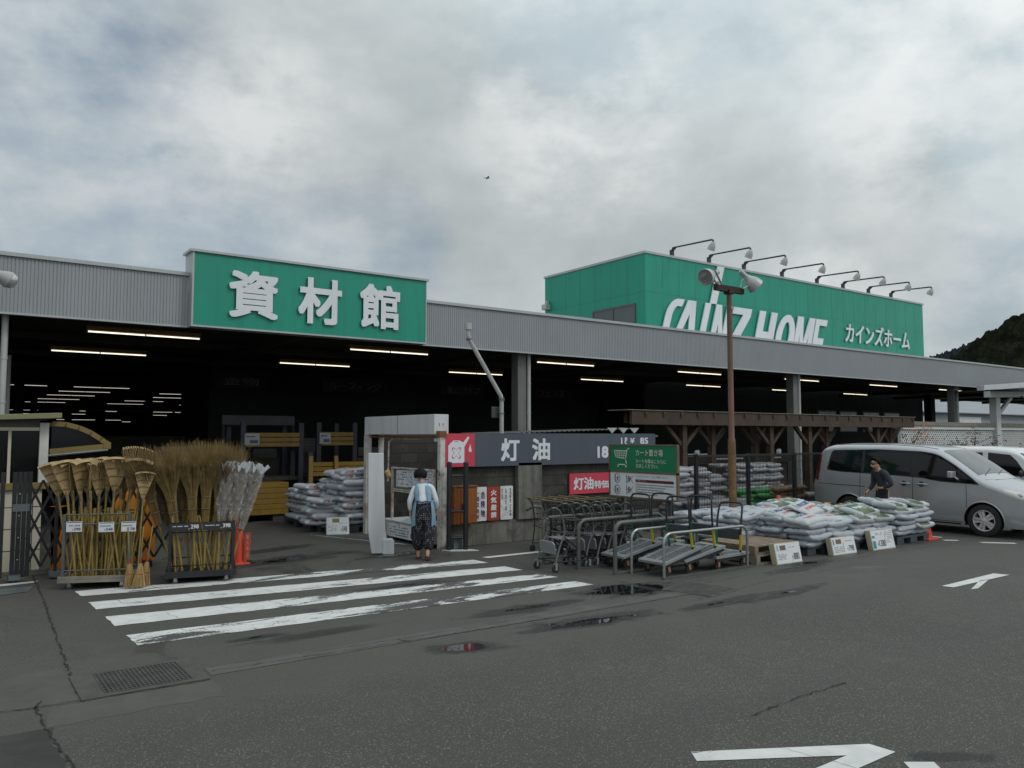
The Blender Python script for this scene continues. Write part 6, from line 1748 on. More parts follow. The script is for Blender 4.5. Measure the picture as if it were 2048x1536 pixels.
def broom_rack(name, label, x0, x1, y0, y1, zt, fm, base_m, rz):
    t = thing(name, label, 'display rack', (x0, y0, 0), rz)
    w = x1 - x0; d = y1 - y0
    b = MB()
    for x, y in ((0, 0), (w, 0), (0, d), (w, d)):
        zz_ = zt if y == 0 else zt + .42
        b.bx(x - .018, x + .018, y - .018, y + .018, .13, zz_)
    build(b, 'post', fm, t, world=False, split=True)
    b = MB()
    for z in (zt - .005, zt - .13, .24):
        b.tube([(0, 0, z), (w, 0, z), (w, d, z), (0, d, z)], .010, 7, True)
    build(b, 'rail', fm, t, world=False)
    b = MB(); b.bx(-.05, w + .05, -.05, d + .05, .085, .13); b.bx(-.05, w + .05, -.05, -.03, .13, .17); b.bx(-.05, -.03, -.03, d + .05, .13, .17); b.bx(w + .03, w + .05, -.03, d + .05, .13, .17); build(b, 'base_tray', base_m, t, world=False, bevel=.004)
    for x, y in ((.08, .02), (w - .08, .02), (.08, d - .02), (w - .08, d - .02)):
        b = MB(); caster(b, x, y, .036); c_ = build(b, 'caster', 'darkgrey', t, world=False)
        b = MB(); b.bx(x - .02, x + .02, y - .026, y - .016, .03, .085); b.bx(x - .02, x + .02, y + .016, y + .026, .03, .085); build(b, 'caster_fork', 'chrome', c_, world=False, split=True)
    return t
RK1 = broom_rack('rake_rack', 'grey steel display rack on casters full of bamboo rakes', 1.40, 2.20, 11.98, 12.6, .97, 'galvtube', 'woodgrey', R(-24))
RK2 = broom_rack('broom_rack', 'black steel display rack on casters full of twig brooms', 2.61, 3.42, 11.53, 12.35, .82, 'blackm', 'blackm', R(-15))
def rot(x, y, o):   # rack local to world
    c, s = math.cos(o.rotation_euler.z), math.sin(o.rotation_euler.z)
    return o.location.x + x * c - y * s, o.location.y + x * s + y * c
# bamboo rakes
def make_rake(seed, dense):
    rg = random.Random(seed)
    t = thing('bamboo_rake', 'tmp', 'rake')
    b = MB(); b.tube([(0, 0, 0), (.004, 0, .35), (-.003, .003, .7), (0, 0, 1.12)], .0135, 7)
    for z in (.2, .45, .72, .98): b.tube([(0, 0, z), (0, 0, z + .012)], .016, 7)
    build(b, 'handle', 'bamboo', t)
    b = MB(); n = 26 if dense else 15; half = R(19 if dense else 24); L_ = .52
    for i in range(n):
        a = -half + 2 * half * i / (n - 1) + rg.uniform(-.01, .01)
        wd = .008 if dense else .006
        P = []
        for k in range(7):
            s = k / 6 * L_; P.append(Vector((math.sin(a) * s, .01 - .05 * (s / L_) ** 2, 1.02 + math.cos(a) * s * .97)))
        tip = P[-1]
        P += [tip + Vector((math.sin(a) * .012, -.022, .012)), tip + Vector((math.sin(a) * .014, -.05, .004)), tip + Vector((math.sin(a) * .012, -.072, -.018))]
        v = []; f = []
        for k, p in enumerate(P):
            w = wd * (.45 + .75 * min(1, k / 6)); e = Vector((math.cos(a), 0, -math.sin(a)))
            v += [p - e * w, p + e * w, p + e * w + Vector((0, .006, .001)), p - e * w + Vector((0, .006, .001))]
            if k:
                m_ = 4 * (k - 1); n_ = 4 * k
                for q in range(4): f.append((m_ + q, m_ + (q + 1) % 4, n_ + (q + 1) % 4, n_ + q))
        f.append((4 * (len(P) - 1), 4 * (len(P) - 1) + 1, 4 * (len(P) - 1) + 2, 4 * (len(P) - 1) + 3))
        b.add(v, f)
    hd = build(b, 'tines', 'bamboo2', t)
    b = MB()
    for s in (.14, .27, .38):
        if not dense and s > .3: continue
        pts = []
        for i in range(13):
            a = -half + 2 * half * i / 12; pts.append((math.sin(a) * s, .0 - .05 * (s / L_) ** 2, 1.02 + math.cos(a) * s * .97))
        b.tube(pts, .006, 5)
    b.tube([(0, 0, 1.0), (0, .004, 1.08)], .02, 8)
    build(b, 'binding', 'bamdark', t)
    return t
rk = [make_rake(1, True), make_rake(2, True), make_rake(3, False)]
rakes = ((.06, .10, -9, 4, -10, 0, 'leftmost bamboo rake leaning outward'), (.14, .05, -6, 6, 14, 0, 'wide bamboo rake at the front left'), (.16, .30, -10, 2, 30, 1, 'bamboo rake leaning left behind the others'), (.24, .10, -3, 5, 40, 1, 'bamboo rake seen half edge-on'),
         (.30, .35, -7, 0, -20, 0, 'bamboo rake at the back left'), (.36, .15, 2, 4, 25, 2, 'open-tined bamboo rake in the middle'), (.45, .30, 4, 0, -15, 0, 'bamboo rake behind the middle price card'), (.52, .08, 3, 5, -5, 1, 'bamboo rake at the front above the middle price card'),
         (.60, .25, 9, 3, 10, 2, 'tall open-tined bamboo rake with curled tips'), (.66, .08, 8, 4, 15, 0, 'bamboo rake at the front right'), (.72, .35, 12, 0, -20, 2, 'bamboo rake leaning right at the back'), (.76, .15, 10, 3, 30, 1, 'bamboo rake leaning over the right rail'), (.20, .45, -4, -3, 15, 2, 'bamboo rake deep in the rack'), (.55, .5, 2, -3, 0, 2, 'bamboo rake farthest back in the rack'))
rakes += ((.10, .20, -5, 3, 62, 0, 'bamboo rake turned edge-on at the left'), (.40, .22, 1, 3, -55, 1, 'bamboo rake turned away in the middle'), (.62, .15, 5, 3, 50, 0, 'bamboo rake turned edge-on near the right post'), (.70, .22, 8, 1, -40, 1, 'bamboo rake twisted left near the right post'), (.33, .12, -1, 5, 75, 2, 'open-tined bamboo rake seen from its side'))
used = [False] * 3
for (x, y, ty, tx, rz, k, lab) in rakes:
    t = rk[k] if not used[k] else copy_tree(rk[k])
    used[k] = True
    wx, wy = rot(x, y, RK1); t.location = (wx, wy, .135 + (.20 if 'tall' in lab else rnd(-.0, .05)))
    t.rotation_euler = (R(-tx * .6), R(ty), R(rz)); t['label'] = lab + ', in the grey rack'; t['group'] = 'bamboo rakes in the grey rack'
t = copy_tree(rk[0]); wx, wy = rot(.92, -.02, RK1); t.location = (wx, wy, -.02); t.scale = (.72, .8, .8); t.location.z = .30; t.rotation_euler = (R(-3), R(3), 0); t['label'] = 'small bamboo rake hanging at the right front corner of the grey rack'; t['group'] = 'bamboo rakes in the grey rack'
# bamboo poles standing crosswise in the first rack
for i in range(72):
    o_ = thing('bamboo_pole', 'slim bamboo handle standing crosswise in the grey rack', 'pole', (0, 0, 0), group='loose bamboo poles in the grey rack')
    b = MB(); x0 = rnd(.03, .77); x1 = min(.79, max(.02, x0 + rnd(-.16, .16) * (2.6 if i % 6 == 0 else 1))); y0 = rnd(.03, .58)
    a0_ = rot(x0, y0, RK1); a1 = rot(x1, max(.02, y0 - .02), RK1); zt_ = rnd(.85, 1.05)
    o_.location = (a0_[0], a0_[1], .131)
    P = [Vector((a0_[0], a0_[1], .131)), Vector((a1[0], a1[1], zt_))]
    b.tube([P[0], P[0].lerp(P[1], .5), P[1]], .0125, 7)
    build(b, 'shaft', 'bamboo', o_)
    b = MB()
    for q in (.25, .5, .75): b.tube([P[0].lerp(P[1], q), P[0].lerp(P[1], q + .012)], .0135, 7)
    build(b, 'node', 'bamdark', o_)
# twig brooms
def make_broom(seed, n=330, spread=.27, m='twig'):
    rg = random.Random(seed)
    t = thing('twig_broom', 'tmp', 'broom')
    b = MB(); b.tube([(0, 0, 0), (.004, 0, .4), (0, .004, .8)], .0145, 7)
    for z in (.22, .48, .7): b.tube([(0, 0, z), (0, 0, z + .012)], .017, 7)
    build(b, 'handle', 'bamboo', t)
    b = MB()
    for i in range(n):
        a = rg.uniform(0, 6.283); q = math.sqrt(rg.random())
        r0 = .045 * q; r1 = .062 * q; r2 = spread * (.35 + .65 * q) * rg.uniform(.6, 1.15)
        ca, sa = math.cos(a), math.sin(a)
        top = rg.uniform(1.42, 1.80) - .16 * q * q
        P = [Vector((ca * r0, sa * r0, .62)), Vector((ca * r1, sa * r1, .98)), Vector((ca * r1 * 1.35, sa * r1 * 1.35, 1.10)), Vector((ca * (r1 + r2) * .58, sa * (r1 + r2) * .58, 1.36)), Vector((ca * r2 + rg.gauss(0, .03), sa * r2 + rg.gauss(0, .03), top))]
        w = [.0045, .0045, .004, .003, .0012]
        v = []; f = []
        for k, p in enumerate(P):
            for j in range(3): v.append(p + Vector((math.cos(j * 2.094 + a), math.sin(j * 2.094 + a), 0)) * w[k])
            if k:
                for j in range(3): f.append(((k - 1) * 3 + j, (k - 1) * 3 + (j + 1) % 3, k * 3 + (j + 1) % 3, k * 3 + j))
        b.add(v, f)
        # side twiglets
        for _ in range(4):
            p = P[3].lerp(P[4], rg.uniform(-.3, .8)); d = Vector((rg.gauss(0, .06), rg.gauss(0, .06), rg.uniform(.06, .17)))
            s = Vector((rg.gauss(0, 1), rg.gauss(0, 1), 0)).normalized() * .0016
            b.add([p - s, p + s, p + d], [(0, 1, 2)])
    build(b, 'twigs', m, t)
    b = MB()
    for z in (.80, .96, 1.12): b.tube([(.066 * math.cos(k * .6283), .066 * math.sin(k * .6283), z + .004 * math.sin(k)) for k in range(10)], .006, 5, True)
    build(b, 'binding', 'bamdark', t)
    return t
br = [make_broom(1, m='twig'), make_broom(2, m='twig2'), make_broom(3, 380, .31, 'twig')]
ub = [False] * 3
brooms = ((.0, .25, -17, 0, 1, 'leftmost twig broom leaning far out'), (.06, .55, -12, -6, 1, 'twig broom at the back left'), (.14, .10, -9, 6, 0, 'twig broom at the front left with pale binding'), (.22, .40, -5, 2, 2, 'twig broom with the widest head'), (.30, .10, -3, 5, 0, 'twig broom at the front, second from left'),
          (.34, .60, -1, -5, 1, 'twig broom deep at the back'), (.42, .12, 1, 6, 2, 'twig broom at the front centre'), (.45, .40, 3, 0, 0, 'twig broom in the middle of the rack'), (.54, .14, 4, 5, 1, 'twig broom beside the wrapped brooms'), (.58, .5, 7, -3, 0, 'twig broom at the back right'), (.50, .7, 6, -8, 2, 'twig broom farthest back'))
for (x, y, ty, tx, k, lab) in brooms:
    t = br[k] if not ub[k] else copy_tree(br[k])
    ub[k] = True
    wx, wy = rot(x + .02, y, RK2); t.location = (wx, wy, .135 + rnd(-.0, .06)); t.rotation_euler = (R(-tx * .5), R(ty), R(rnd(0, 360)) * 0)
    t['label'] = lab + ', in the black rack'; t['group'] = 'twig brooms in the black rack'
wb0 = make_broom(9, 150, .11, 'twig2')
b = MB()
rg = random.Random(4)
def sleeve(u, v):
    a = u * 2 * math.pi; z = .64 + v * 1.0; r = .055 + .075 * min(1, v * 1.25) + (.012 * math.sin(a * 5 + v * 9) + .010 * math.sin(a * 9 - v * 23)) * (0.4 + v)
    if v > .9: r *= 1 + .25 * math.sin(a * 7) * (v - .9) * 10
    return (r * math.cos(a), r * math.sin(a), z)
b.grid(sleeve, 40, 30); build(b, 'plastic_sleeve', 'plasticwrap', wb0)
b = MB()
def frill(u, v):
    a = u * 2 * math.pi; r = .13 + .05 * v + .018 * math.sin(a * 11) + .012 * math.sin(a * 17 + 2) * v
    return (r * math.cos(a), r * math.sin(a), 1.60 + .10 * v + .03 * math.sin(a * 7) + .02 * math.sin(a * 13))
b.grid(frill, 90, 4); build(b, 'sleeve_mouth', mat('clear_plastic_fold', (.55, .57, .60), .3, bump=.6, bs=30), wb0)
for i, (x, y, ty, tx, lab) in enumerate(((.60, .10, 5, 4, 'plastic wrapped broom, leftmost of three'), (.70, .10, 9, 3, 'plastic wrapped broom between two others'), (.78, .14, 14, 2, 'plastic wrapped broom leaning out at the right end'))):
    t = wb0 if i == 0 else copy_tree(wb0)
    wx, wy = rot(x, y, RK2); t.location = (wx, wy, .135); t.scale = (.92, .92, .88); t.rotation_euler = (R(-tx), R(ty), 0); t['label'] = lab + ' in the black rack'; t['group'] = 'plastic wrapped brooms'
for i in range(24):
    o_ = thing('bamboo_pole', 'bamboo handle standing crosswise in the black rack', 'pole', (0, 0, 0), group='loose bamboo poles in the black rack')
    x0 = rnd(.04, .76); x1 = min(.78, max(.02, x0 + rnd(-.2, .2))); y0 = rnd(.02, .5)
    a0_ = rot(x0, y0, RK2); a1 = rot(x1, y0, RK2)
    o_.location = (a0_[0], a0_[1], .131)
    P = [Vector((a0_[0], a0_[1], .131)), Vector((a1[0], a1[1], .9))]
    b = MB(); b.tube([P[0], P[0].lerp(P[1], .5), P[1]], .012, 7); build(b, 'shaft', 'bamboo', o_)
    b = MB(); b.tube([P[0].lerp(P[1], .4), P[0].lerp(P[1], .415)], .0145, 7); build(b, 'node', 'bamdark', o_)
# hand brooms hanging on the corner of the first rack
def make_hand():
    t = thing('hand_broom', 'tmp', 'broom')
    b = MB(); b.tube([(0, 0, .24), (0, 0, .78)], .009, 7); build(b, 'handle', 'bamboo', t)
    b = MB(); rg = random.Random(12)
    for i in range(170):
        a = rg.uniform(-1, 1); y = rg.uniform(-1, 1); l = rg.uniform(-.012, .02)
        P = [Vector((a * .018, y * .014, .30)), Vector((a * .05, y * .022, .16)), Vector((a * .085, y * .03, l))]
        v = []; f = []
        for k, p in enumerate(P):
            for j in range(3): v.append(p + Vector((math.cos(j * 2.094), math.sin(j * 2.094), 0)) * .0035)
            if k:
                for j in range(3): f.append(((k - 1) * 3 + j, (k - 1) * 3 + (j + 1) % 3, k * 3 + (j + 1) % 3, k * 3 + j))
        b.add(v, f)
    build(b, 'bristles', 'straw', t)
    b = MB(); b.tube([(-.05, -.024, .165), (.05, -.024, .165), (.05, .024, .165), (-.05, .024, .165)], .004, 5, True); b.tube([(0, 0, .28), (0, 0, .36)], .014, 7); build(b, 'binding', 'signred', t)
    b = MB(); b.tube([(0, 0, .37), (0, 0, .45)], .015, 8); build(b, 'label_wrap', 'steelp', t)
    return t
hb = make_hand()
for i, (dx, dy, ty, rz, lab) in enumerate(((.86, -.13, 4, 10, 'straw hand broom hanging left of two others'), (.96, -.15, -3, -8, 'straw hand broom hanging in front of two others'), (1.0, -.05, -8, 20, 'straw hand broom hanging rightmost on the rack corner'))):
    t = hb if i == 0 else copy_tree(hb)
    wx, wy = rot(dx, dy, RK1); t.location = (wx, wy, .03); t.rotation_euler = (0, R(-ty), R(rz)); t['label'] = lab; t['group'] = 'hand brooms on the grey rack'
def price_card(label, o, x, z, w, h, price, dark=False, ry=0):
    wx, wy = rot(x, -.02, o)
    t = thing('price_card', label, 'price card', (wx, wy, z), o.rotation_euler.z, group='price cards on the broom racks')
    b = MB(); b.bx(0, w, -.006, 0, 0, h); c_ = build(b, 'card', 'signblack' if dark else 'paper', t, world=False)
    b = MB(); F = front(0, -.0062, 0)
    put_text(b, '¥', F, w * (.38 if not dark else .58), w * (.44 if not dark else .63), h * .14, h * .30, depth=.001); put_text(b, price, F, w * .48 if not dark else w * .66, w * .92, h * (.13 if not dark else .25), h * (.40 if not dark else .80), off=.02, depth=.001)
    rg = random.Random(int(x * 100) + 3); xx = w * .08
    while xx < w * (.85 if not dark else .55):
        ww = rg.uniform(.006, .014)
        if rg.random() < .8: b.bx(xx, xx + ww, -.0074, -.0062, h * .54, h * .66)
        xx += ww + .006
    if not dark: b.bx(w * .06, w * .94, -.0074, -.0062, h * .88, h * .95)
    build(b, 'print', 'signwhite' if dark else 'navy', c_, world=False)
    return t
price_card('white price card reading ¥298 on the rake rack', RK1, .03, .745, .19, .135, '298'); price_card('white price card reading ¥348 on the rake rack', RK1, .42, .735, .19, .13, '348'); price_card('white price card reading ¥178 on the rake rack', RK1, .70, .735, .18, .13, '178')
price_card('black price strip reading ¥298 on the broom rack', RK2, .0, .715, .39, .10, '298', True); price_card('black price strip reading ¥398 on the broom rack', RK2, .41, .715, .39, .10, '398', True)

def cone(label, x, y, h=.70):
    t = thing('traffic_cone', label, 'traffic cone', (x, y, 0))
    b = MB(); b.lathe([(.155, .03), (.15, .05), (.045, h - .02), (.035, h), (.02, h)], None, 20); build(b, 'cone', 'cone', t, world=False)
    b = MB(); b.bx(-.19, .19, -.19, .19, 0, .03); build(b, 'base', 'cone', t, world=False, bevel=.01)
    return t
c_ = cone('red traffic cone with hanging lettered board beside the broom rack', 3.90, 12.72, .72)
c_.scale = (.74, .74, .98)
b = MB()
for a in range(2): b.beam((-.3, -.1 + a * .25, .015), (.33, -.05 + a * .2, .015), .06, .03)
build(b, 'foot_bar', 'rubber', c_, world=False, split=True)
b = MB(); b.prism([(.02, .04), (.14, .05), (.17, .46), (.05, .45)], face_frame((.03, -.19, .05), (.97, -.2, 0), (0, .12, 1)), .008); bd = build(b, 'hanging_board', mat('board_red', (.42, .05, .018), .5), c_, world=False)
b = MB(); Ff = face_frame((.03, -.19, .05), (.97, -.2, 0), (0, .12, 1)) @ Matrix.Translation((0, 0, .0085))
for k, ch in enumerate('進入禁止'): put_text(b, ch, Ff, .07, .125, .355 - k * .09, .42 - k * .09, depth=.001)
build(b, 'lettering', mat('board_print', (.5, .36, .3), .5), bd, world=False)
cone('red traffic cone at the right end of the sacks', 15.62, 7.98, .74)
cone('red traffic cone half hidden behind the white sacks', 14.55, 10.5, .74)
cb = thing('cone_bar', 'black and yellow striped bar slung between two red cones before the van', 'barrier bar', (15.1, 9.2, .55))
b = MB(); b.tube([(14.6, 10.36, .64), (15.60, 8.05, .57)], .018, 10); build(b, 'bar', 'blackm', cb)
b = MB()
for k in range(8):
    u = .08 + k * .115; p = Vector((14.6, 10.36, .64)); q = Vector((15.60, 8.05, .57)); b.tube([p.lerp(q, u), p.lerp(q, u + .05)], .020, 10)
build(b, 'stripe', 'orange', cb, split=True)

# racks with yellow beams in the covered yard, seen dimly
def yrack(name, lab, x0, x1, y, zt, signs, lean):
    t = thing(name, lab, 'rack', ((x0 + x1) / 2, y, 0))
    b = MB()
    for x in (x0, x1): b.bx(x - .06, x + .06, y, y + .1, 0, zt + .25); b.bx(x - .06, x + .06, y + 1.2, y + 1.3, 0, zt + .25)
    build(b, 'upright', 'rackblue', t, split=True)
    b = MB()
    for z in (zt - .1, zt - .22, zt - .34): b.bx(x0 + .06, x1 - .06, y - .02, y + .03, z, z + .10)
    build(b, 'yellow_board', 'rackyel', t)
    b = MB()
    for (sx, w) in signs: b.bx(sx, sx + w, y - .035, y - .021, zt - .30, zt - .02)
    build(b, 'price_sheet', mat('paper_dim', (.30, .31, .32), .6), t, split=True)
    b = MB()
    for (sx, w) in signs: b.bx(sx + w * .35, sx + w * .9, y - .0365, y - .0351, zt - .26, zt - .18); b.bx(sx + .03, sx + w * .7, y - .0365, y - .0351, zt - .11, zt - .08)
    build(b, 'print', 'navy', t)
    b = MB()
    for (xa, xb) in lean: b.beam((xa, y - .25, .0), (xb, y - .03, 1.5), .10, .05)
    build(b, 'yellow_strut', 'rackyel', t, split=True)
    b = MB(); b.bx(x0 + .06, x1 - .06, y + .1, y + 1.2, 0, .5); b.bx(x0 + .06, x1 - .06, y + .1, y + 1.2, .9, 1.0); build(b, 'shelf', 'purlin', t)
    return t
yrack('timber_rack', 'rack with three yellow boards and a price sheet deep under the canopy', 6.0, 7.45, 19.4, 2.08, ((6.02, .36),), ())
yrack('pipe_rack', 'rack with yellow boards half hidden behind the gate frame', 8.0, 9.0, 19.6, 2.10, ((8.0, .30),), ())
yrack('panel_rack', 'low rack with yellow uprights behind the orange printed sacks', 7.5, 9.2, 18.9, 1.35, (), ((7.42, 7.50), (8.15, 8.15)))
yb = thing('yellow_crate_stack', 'stack of ochre yellow boards on dark blocks left of the sacks', 'board stack', (6.2, 18.9, 0))
b = MB()
for k in range(6): b.bx(5.3, 6.85, 18.6, 19.3, .16 + k * .125, .277 + k * .125)
build(b, 'board', 'rackyel', yb, bevel=.004)
b = MB(); b.bx(5.35, 5.6, 18.65, 19.25, 0, .159); b.bx(6.5, 6.75, 18.65, 19.25, 0, .159); build(b, 'block', 'purlin', yb, split=True)
ps = thing('poster_stand', 'white information sheet with small colour pictures on an ochre box', 'notice', (5.55, 18.5, 0))
b = MB(); b.bx(5.45, 5.85, 18.46, 18.58, .0, .45); build(b, 'box', mat('ochre_box', (.14, .075, .02), .8), ps, bevel=.004)
b = MB(); b.bx(5.46, 5.79, 18.44, 18.455, .47, .98); b.bx(5.6, 5.64, 18.456, 18.5, .3, .95); sh_ = build(b, 'sheet', 'paper', ps)
b = MB(); b.bx(5.50, 5.76, 18.437, 18.4395, .68, .78); b.bx(5.50, 5.63, 18.437, 18.4395, .51, .62); b.bx(5.66, 5.75, 18.437, 18.4395, .51, .60); build(b, 'picture', mat('print_olive2', (.14, .13, .05), .6), sh_)
b = MB(); b.bx(5.50, 5.62, 18.437, 18.4395, .85, .90); b.bx(5.65, 5.76, 18.437, 18.4395, .86, .93); build(b, 'print', 'navy', sh_)

hp = thing('header_panel', 'dim grey header panel above the yellow board rack', 'panel', (6.6, 20.3, 2.3))
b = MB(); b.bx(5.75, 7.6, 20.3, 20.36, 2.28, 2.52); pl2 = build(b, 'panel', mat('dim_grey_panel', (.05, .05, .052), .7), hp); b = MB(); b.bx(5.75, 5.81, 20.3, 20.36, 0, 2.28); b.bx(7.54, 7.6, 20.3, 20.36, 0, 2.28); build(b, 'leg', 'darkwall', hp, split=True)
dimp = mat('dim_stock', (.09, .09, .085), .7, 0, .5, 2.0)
for k, (x0, x1, y, z0, z1, lab) in enumerate(((6.9, 7.6, 21.5, 1.42, 1.66, 'dim white stacked sheets on the shelf behind the yellow rack'), (8.3, 8.7, 21.5, 1.55, 1.95, 'dim pale bundle standing behind the second yellow rack'), (7.35, 7.6, 21.8, .95, 1.35, 'dim pale carton behind the leaning yellow strut'), (4.3, 5.2, 20.5, 1.35, 1.75, 'dim pale goods on a shelf left of the yellow racks'), (10.2, 11.5, 22, .2, 1.7, 'dim stacked goods behind the gate frame'), (15, 19, 24, .2, 2.1, 'dim long goods deep under the canopy behind the pergola'))):
    t = thing('stock_bundle', lab, 'goods', ((x0 + x1) / 2, y, 0), group='goods standing in the dark yard')
    b = MB(); n_ = 5
    for i in range(n_): b.bx(x0 + rnd(0, .04), x1 - rnd(0, .04), y + rnd(0, .03), y + .5, z0 + (z1 - z0) * i / n_, z0 + (z1 - z0) * (i + .86) / n_)
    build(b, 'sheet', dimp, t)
    b = MB(); b.bx(x0 - .05, x1 + .05, y + .05, y + .55, 0, z0 - .002); build(b, 'shelf', 'purlin', t)

# ================================================================== CARS
def lerp_tab(tab, y):
    if y <= tab[0][0]: return tab[0][1]
    for i in range(len(tab) - 1):
        if y <= tab[i + 1][0]:
            a, c = tab[i], tab[i + 1]; t = (y - a[0]) / (c[0] - a[0])
            return a[1] + (c[1] - a[1]) * t
    return tab[-1][1]
def smooth_tab(tab, y):
    s = 0
    for d, w in ((-.06, 1), (-.03, 2), (0, 3), (.03, 2), (.06, 1)): s += lerp_tab(tab, y + d) * w
    return s / 9
class Car:
    """local frame: y runs from the nose (0) to the tail (L), x across, z up"""
    def __init__(s, L_, W_, top, bot, belt, tumble, nose, tail, e=3.4, rc=.16):
        s.L = L_; s.W = W_; s.top = top; s.bot = bot; s.belt = belt; s.tumble = tumble; s.nose = nose; s.tail = tail; s.e = e; s.rc = rc
    def H(s, y): return smooth_tab(s.top, y)
    def plan(s, y):
        k = 1.0
        if y < s.nose[0]: k *= 1 - s.nose[1] * ((s.nose[0] - y) / s.nose[0]) ** 2.3
        d = s.L - y
        if d < s.tail[0]: k *= 1 - s.tail[1] * ((s.tail[0] - d) / s.tail[0]) ** 2.3
        return k
    def wside(s, y, z):
        w = s.W / 2
        if z < .45: w -= .045 * ((.45 - z) / .25) ** 1.6
        if z > s.belt: w -= s.tumble * ((z - s.belt) / .7) ** 1.15
        w -= .012 * max(0, 1 - abs(z - .75) / .08) * 0
        return w * s.plan(y)
    def width(s, y, z):
        H = s.H(y); zc = H - s.rc
        if z <= zc: return s.wside(y, z)
        q = min(1, (z - zc) / s.rc)
        return s.wside(y, zc) * (max(0, 1 - q ** s.e)) ** (1 / s.e)
    def ztop(s, y, x):
        H = s.H(y); zc = H - s.rc; w = s.wside(y, zc)
        q = min(1, abs(x) / w)
        return zc + s.rc * max(0, 1 - q ** s.e) ** (1 / s.e)
    def section(s, y, ns=16, nc=12):
        H = s.H(y); zc = H - s.rc; zb = lerp_tab(s.bot, y); pts = []
        for i in range(ns):
            z = zb + (zc - zb) * i / (ns - 1); pts.append((s.wside(y, z), z))
        w = s.wside(y, zc)
        for i in range(1, nc + 1):
            a = math.pi / 2 * i / nc; p = 2 / s.e
            pts.append((w * max(0, math.cos(a)) ** p, zc + s.rc * math.sin(a) ** p))
        return pts
    def body(s, name, m, parent, wheels, wr):
        b = MB(); V = []; F_ = []
        ys = sorted(set([0, .006, .02, .045] + [i * .045 for i in range(2, int(s.L / .045))] + [s.L - .04, s.L - .015, s.L]))
        n = None
        for y in ys:
            h = s.section(y); ring = [(x, y, z) for x, z in h] + [(-x, y, z) for x, z in reversed(h[:-1])]
            n = len(ring); V += ring
        for i in range(len(ys) - 1):
            for j in range(n):
                F_.append((i * n + j, i * n + (j + 1) % n, (i + 1) * n + (j + 1) % n, (i + 1) * n + j))
        F_.append(tuple(range(n))); F_.append(tuple(reversed(range((len(ys) - 1) * n, len(ys) * n))))
        b.add(V, F_, True)
        o = build(b, name, [m, 'trim'], parent, world=False, sharp=42)
        bm = bmesh.new(); bm.from_mesh(o.data); bmesh.ops.recalc_face_normals(bm, faces=bm.faces); bm.to_mesh(o.data); bm.free()
        # cut the wheel arches
        c = MB()
        for (y, z) in wheels:
            for sx in (-1, 1):
                c.tube([(sx * (s.W / 2 - .28), y, z), (sx * (s.W / 2 + .1), y, z)], wr, 40)
        c.mi = [0] * len(c.f)
        cut = build(c, 'arch_cutter', ['trim'], None, world=False)
        bm = bmesh.new(); bm.from_mesh(cut.data); bmesh.ops.recalc_face_normals(bm, faces=bm.faces); bm.to_mesh(cut.data); bm.free()
        if parent: cut.parent = parent
        bpy.context.view_layer.update()
        md = o.modifiers.new('arches', 'BOOLEAN'); md.object = cut; md.operation = 'DIFFERENCE'; md.solver = 'EXACT'; md.material_mode = 'TRANSFER'
        dg = bpy.context.evaluated_depsgraph_get(); me = bpy.data.meshes.new_from_object(o.evaluated_get(dg))
        o.modifiers.clear(); o.data = me; bpy.data.objects.remove(cut)
        me.set_sharp_from_angle(angle=R(42))
        return o
    def patch(s, poly, sx, off, nu=40, nv=14):
        """polygon in (y, z) laid on the side surface"""
        b = MB(); z0 = min(p[1] for p in poly) + 1e-4; z1 = max(p[1] for p in poly) - 1e-4
        rows = []
        for j in range(nv + 1):
            z = z0 + (z1 - z0) * j / nv; xs = []
            for i in range(len(poly)):
                a, c = poly[i], poly[(i + 1) % len(poly)]
                if (a[1] - z) * (c[1] - z) < 0: xs.append(a[0] + (c[0] - a[0]) * (z - a[1]) / (c[1] - a[1]))
            rows.append((z, min(xs), max(xs)))
        v = []; f = []
        for (z, a, c) in rows:
            for i in range(nu + 1):
                y = a + (c - a) * i / nu; v.append((sx * (s.width(y, z) + off), y, z))
        for j in range(nv):
            for i in range(nu):
                q = (j * (nu + 1) + i, j * (nu + 1) + i + 1, (j + 1) * (nu + 1) + i + 1, (j + 1) * (nu + 1) + i)
                f.append(q if sx > 0 else tuple(reversed(q)))
        b.add(v, f, True); return b
    def toppatch(s, y0, y1, w0, w1, off, nu=26, nv=22):
        b = MB()
        def fn(u, v):
            y = y0 + (y1 - y0) * v; w = w0 + (w1 - w0) * v; x = -w + 2 * w * u
            return (x, y - off * .6, s.ztop(y, x) + off)
        b.grid(fn, nu, nv); return b
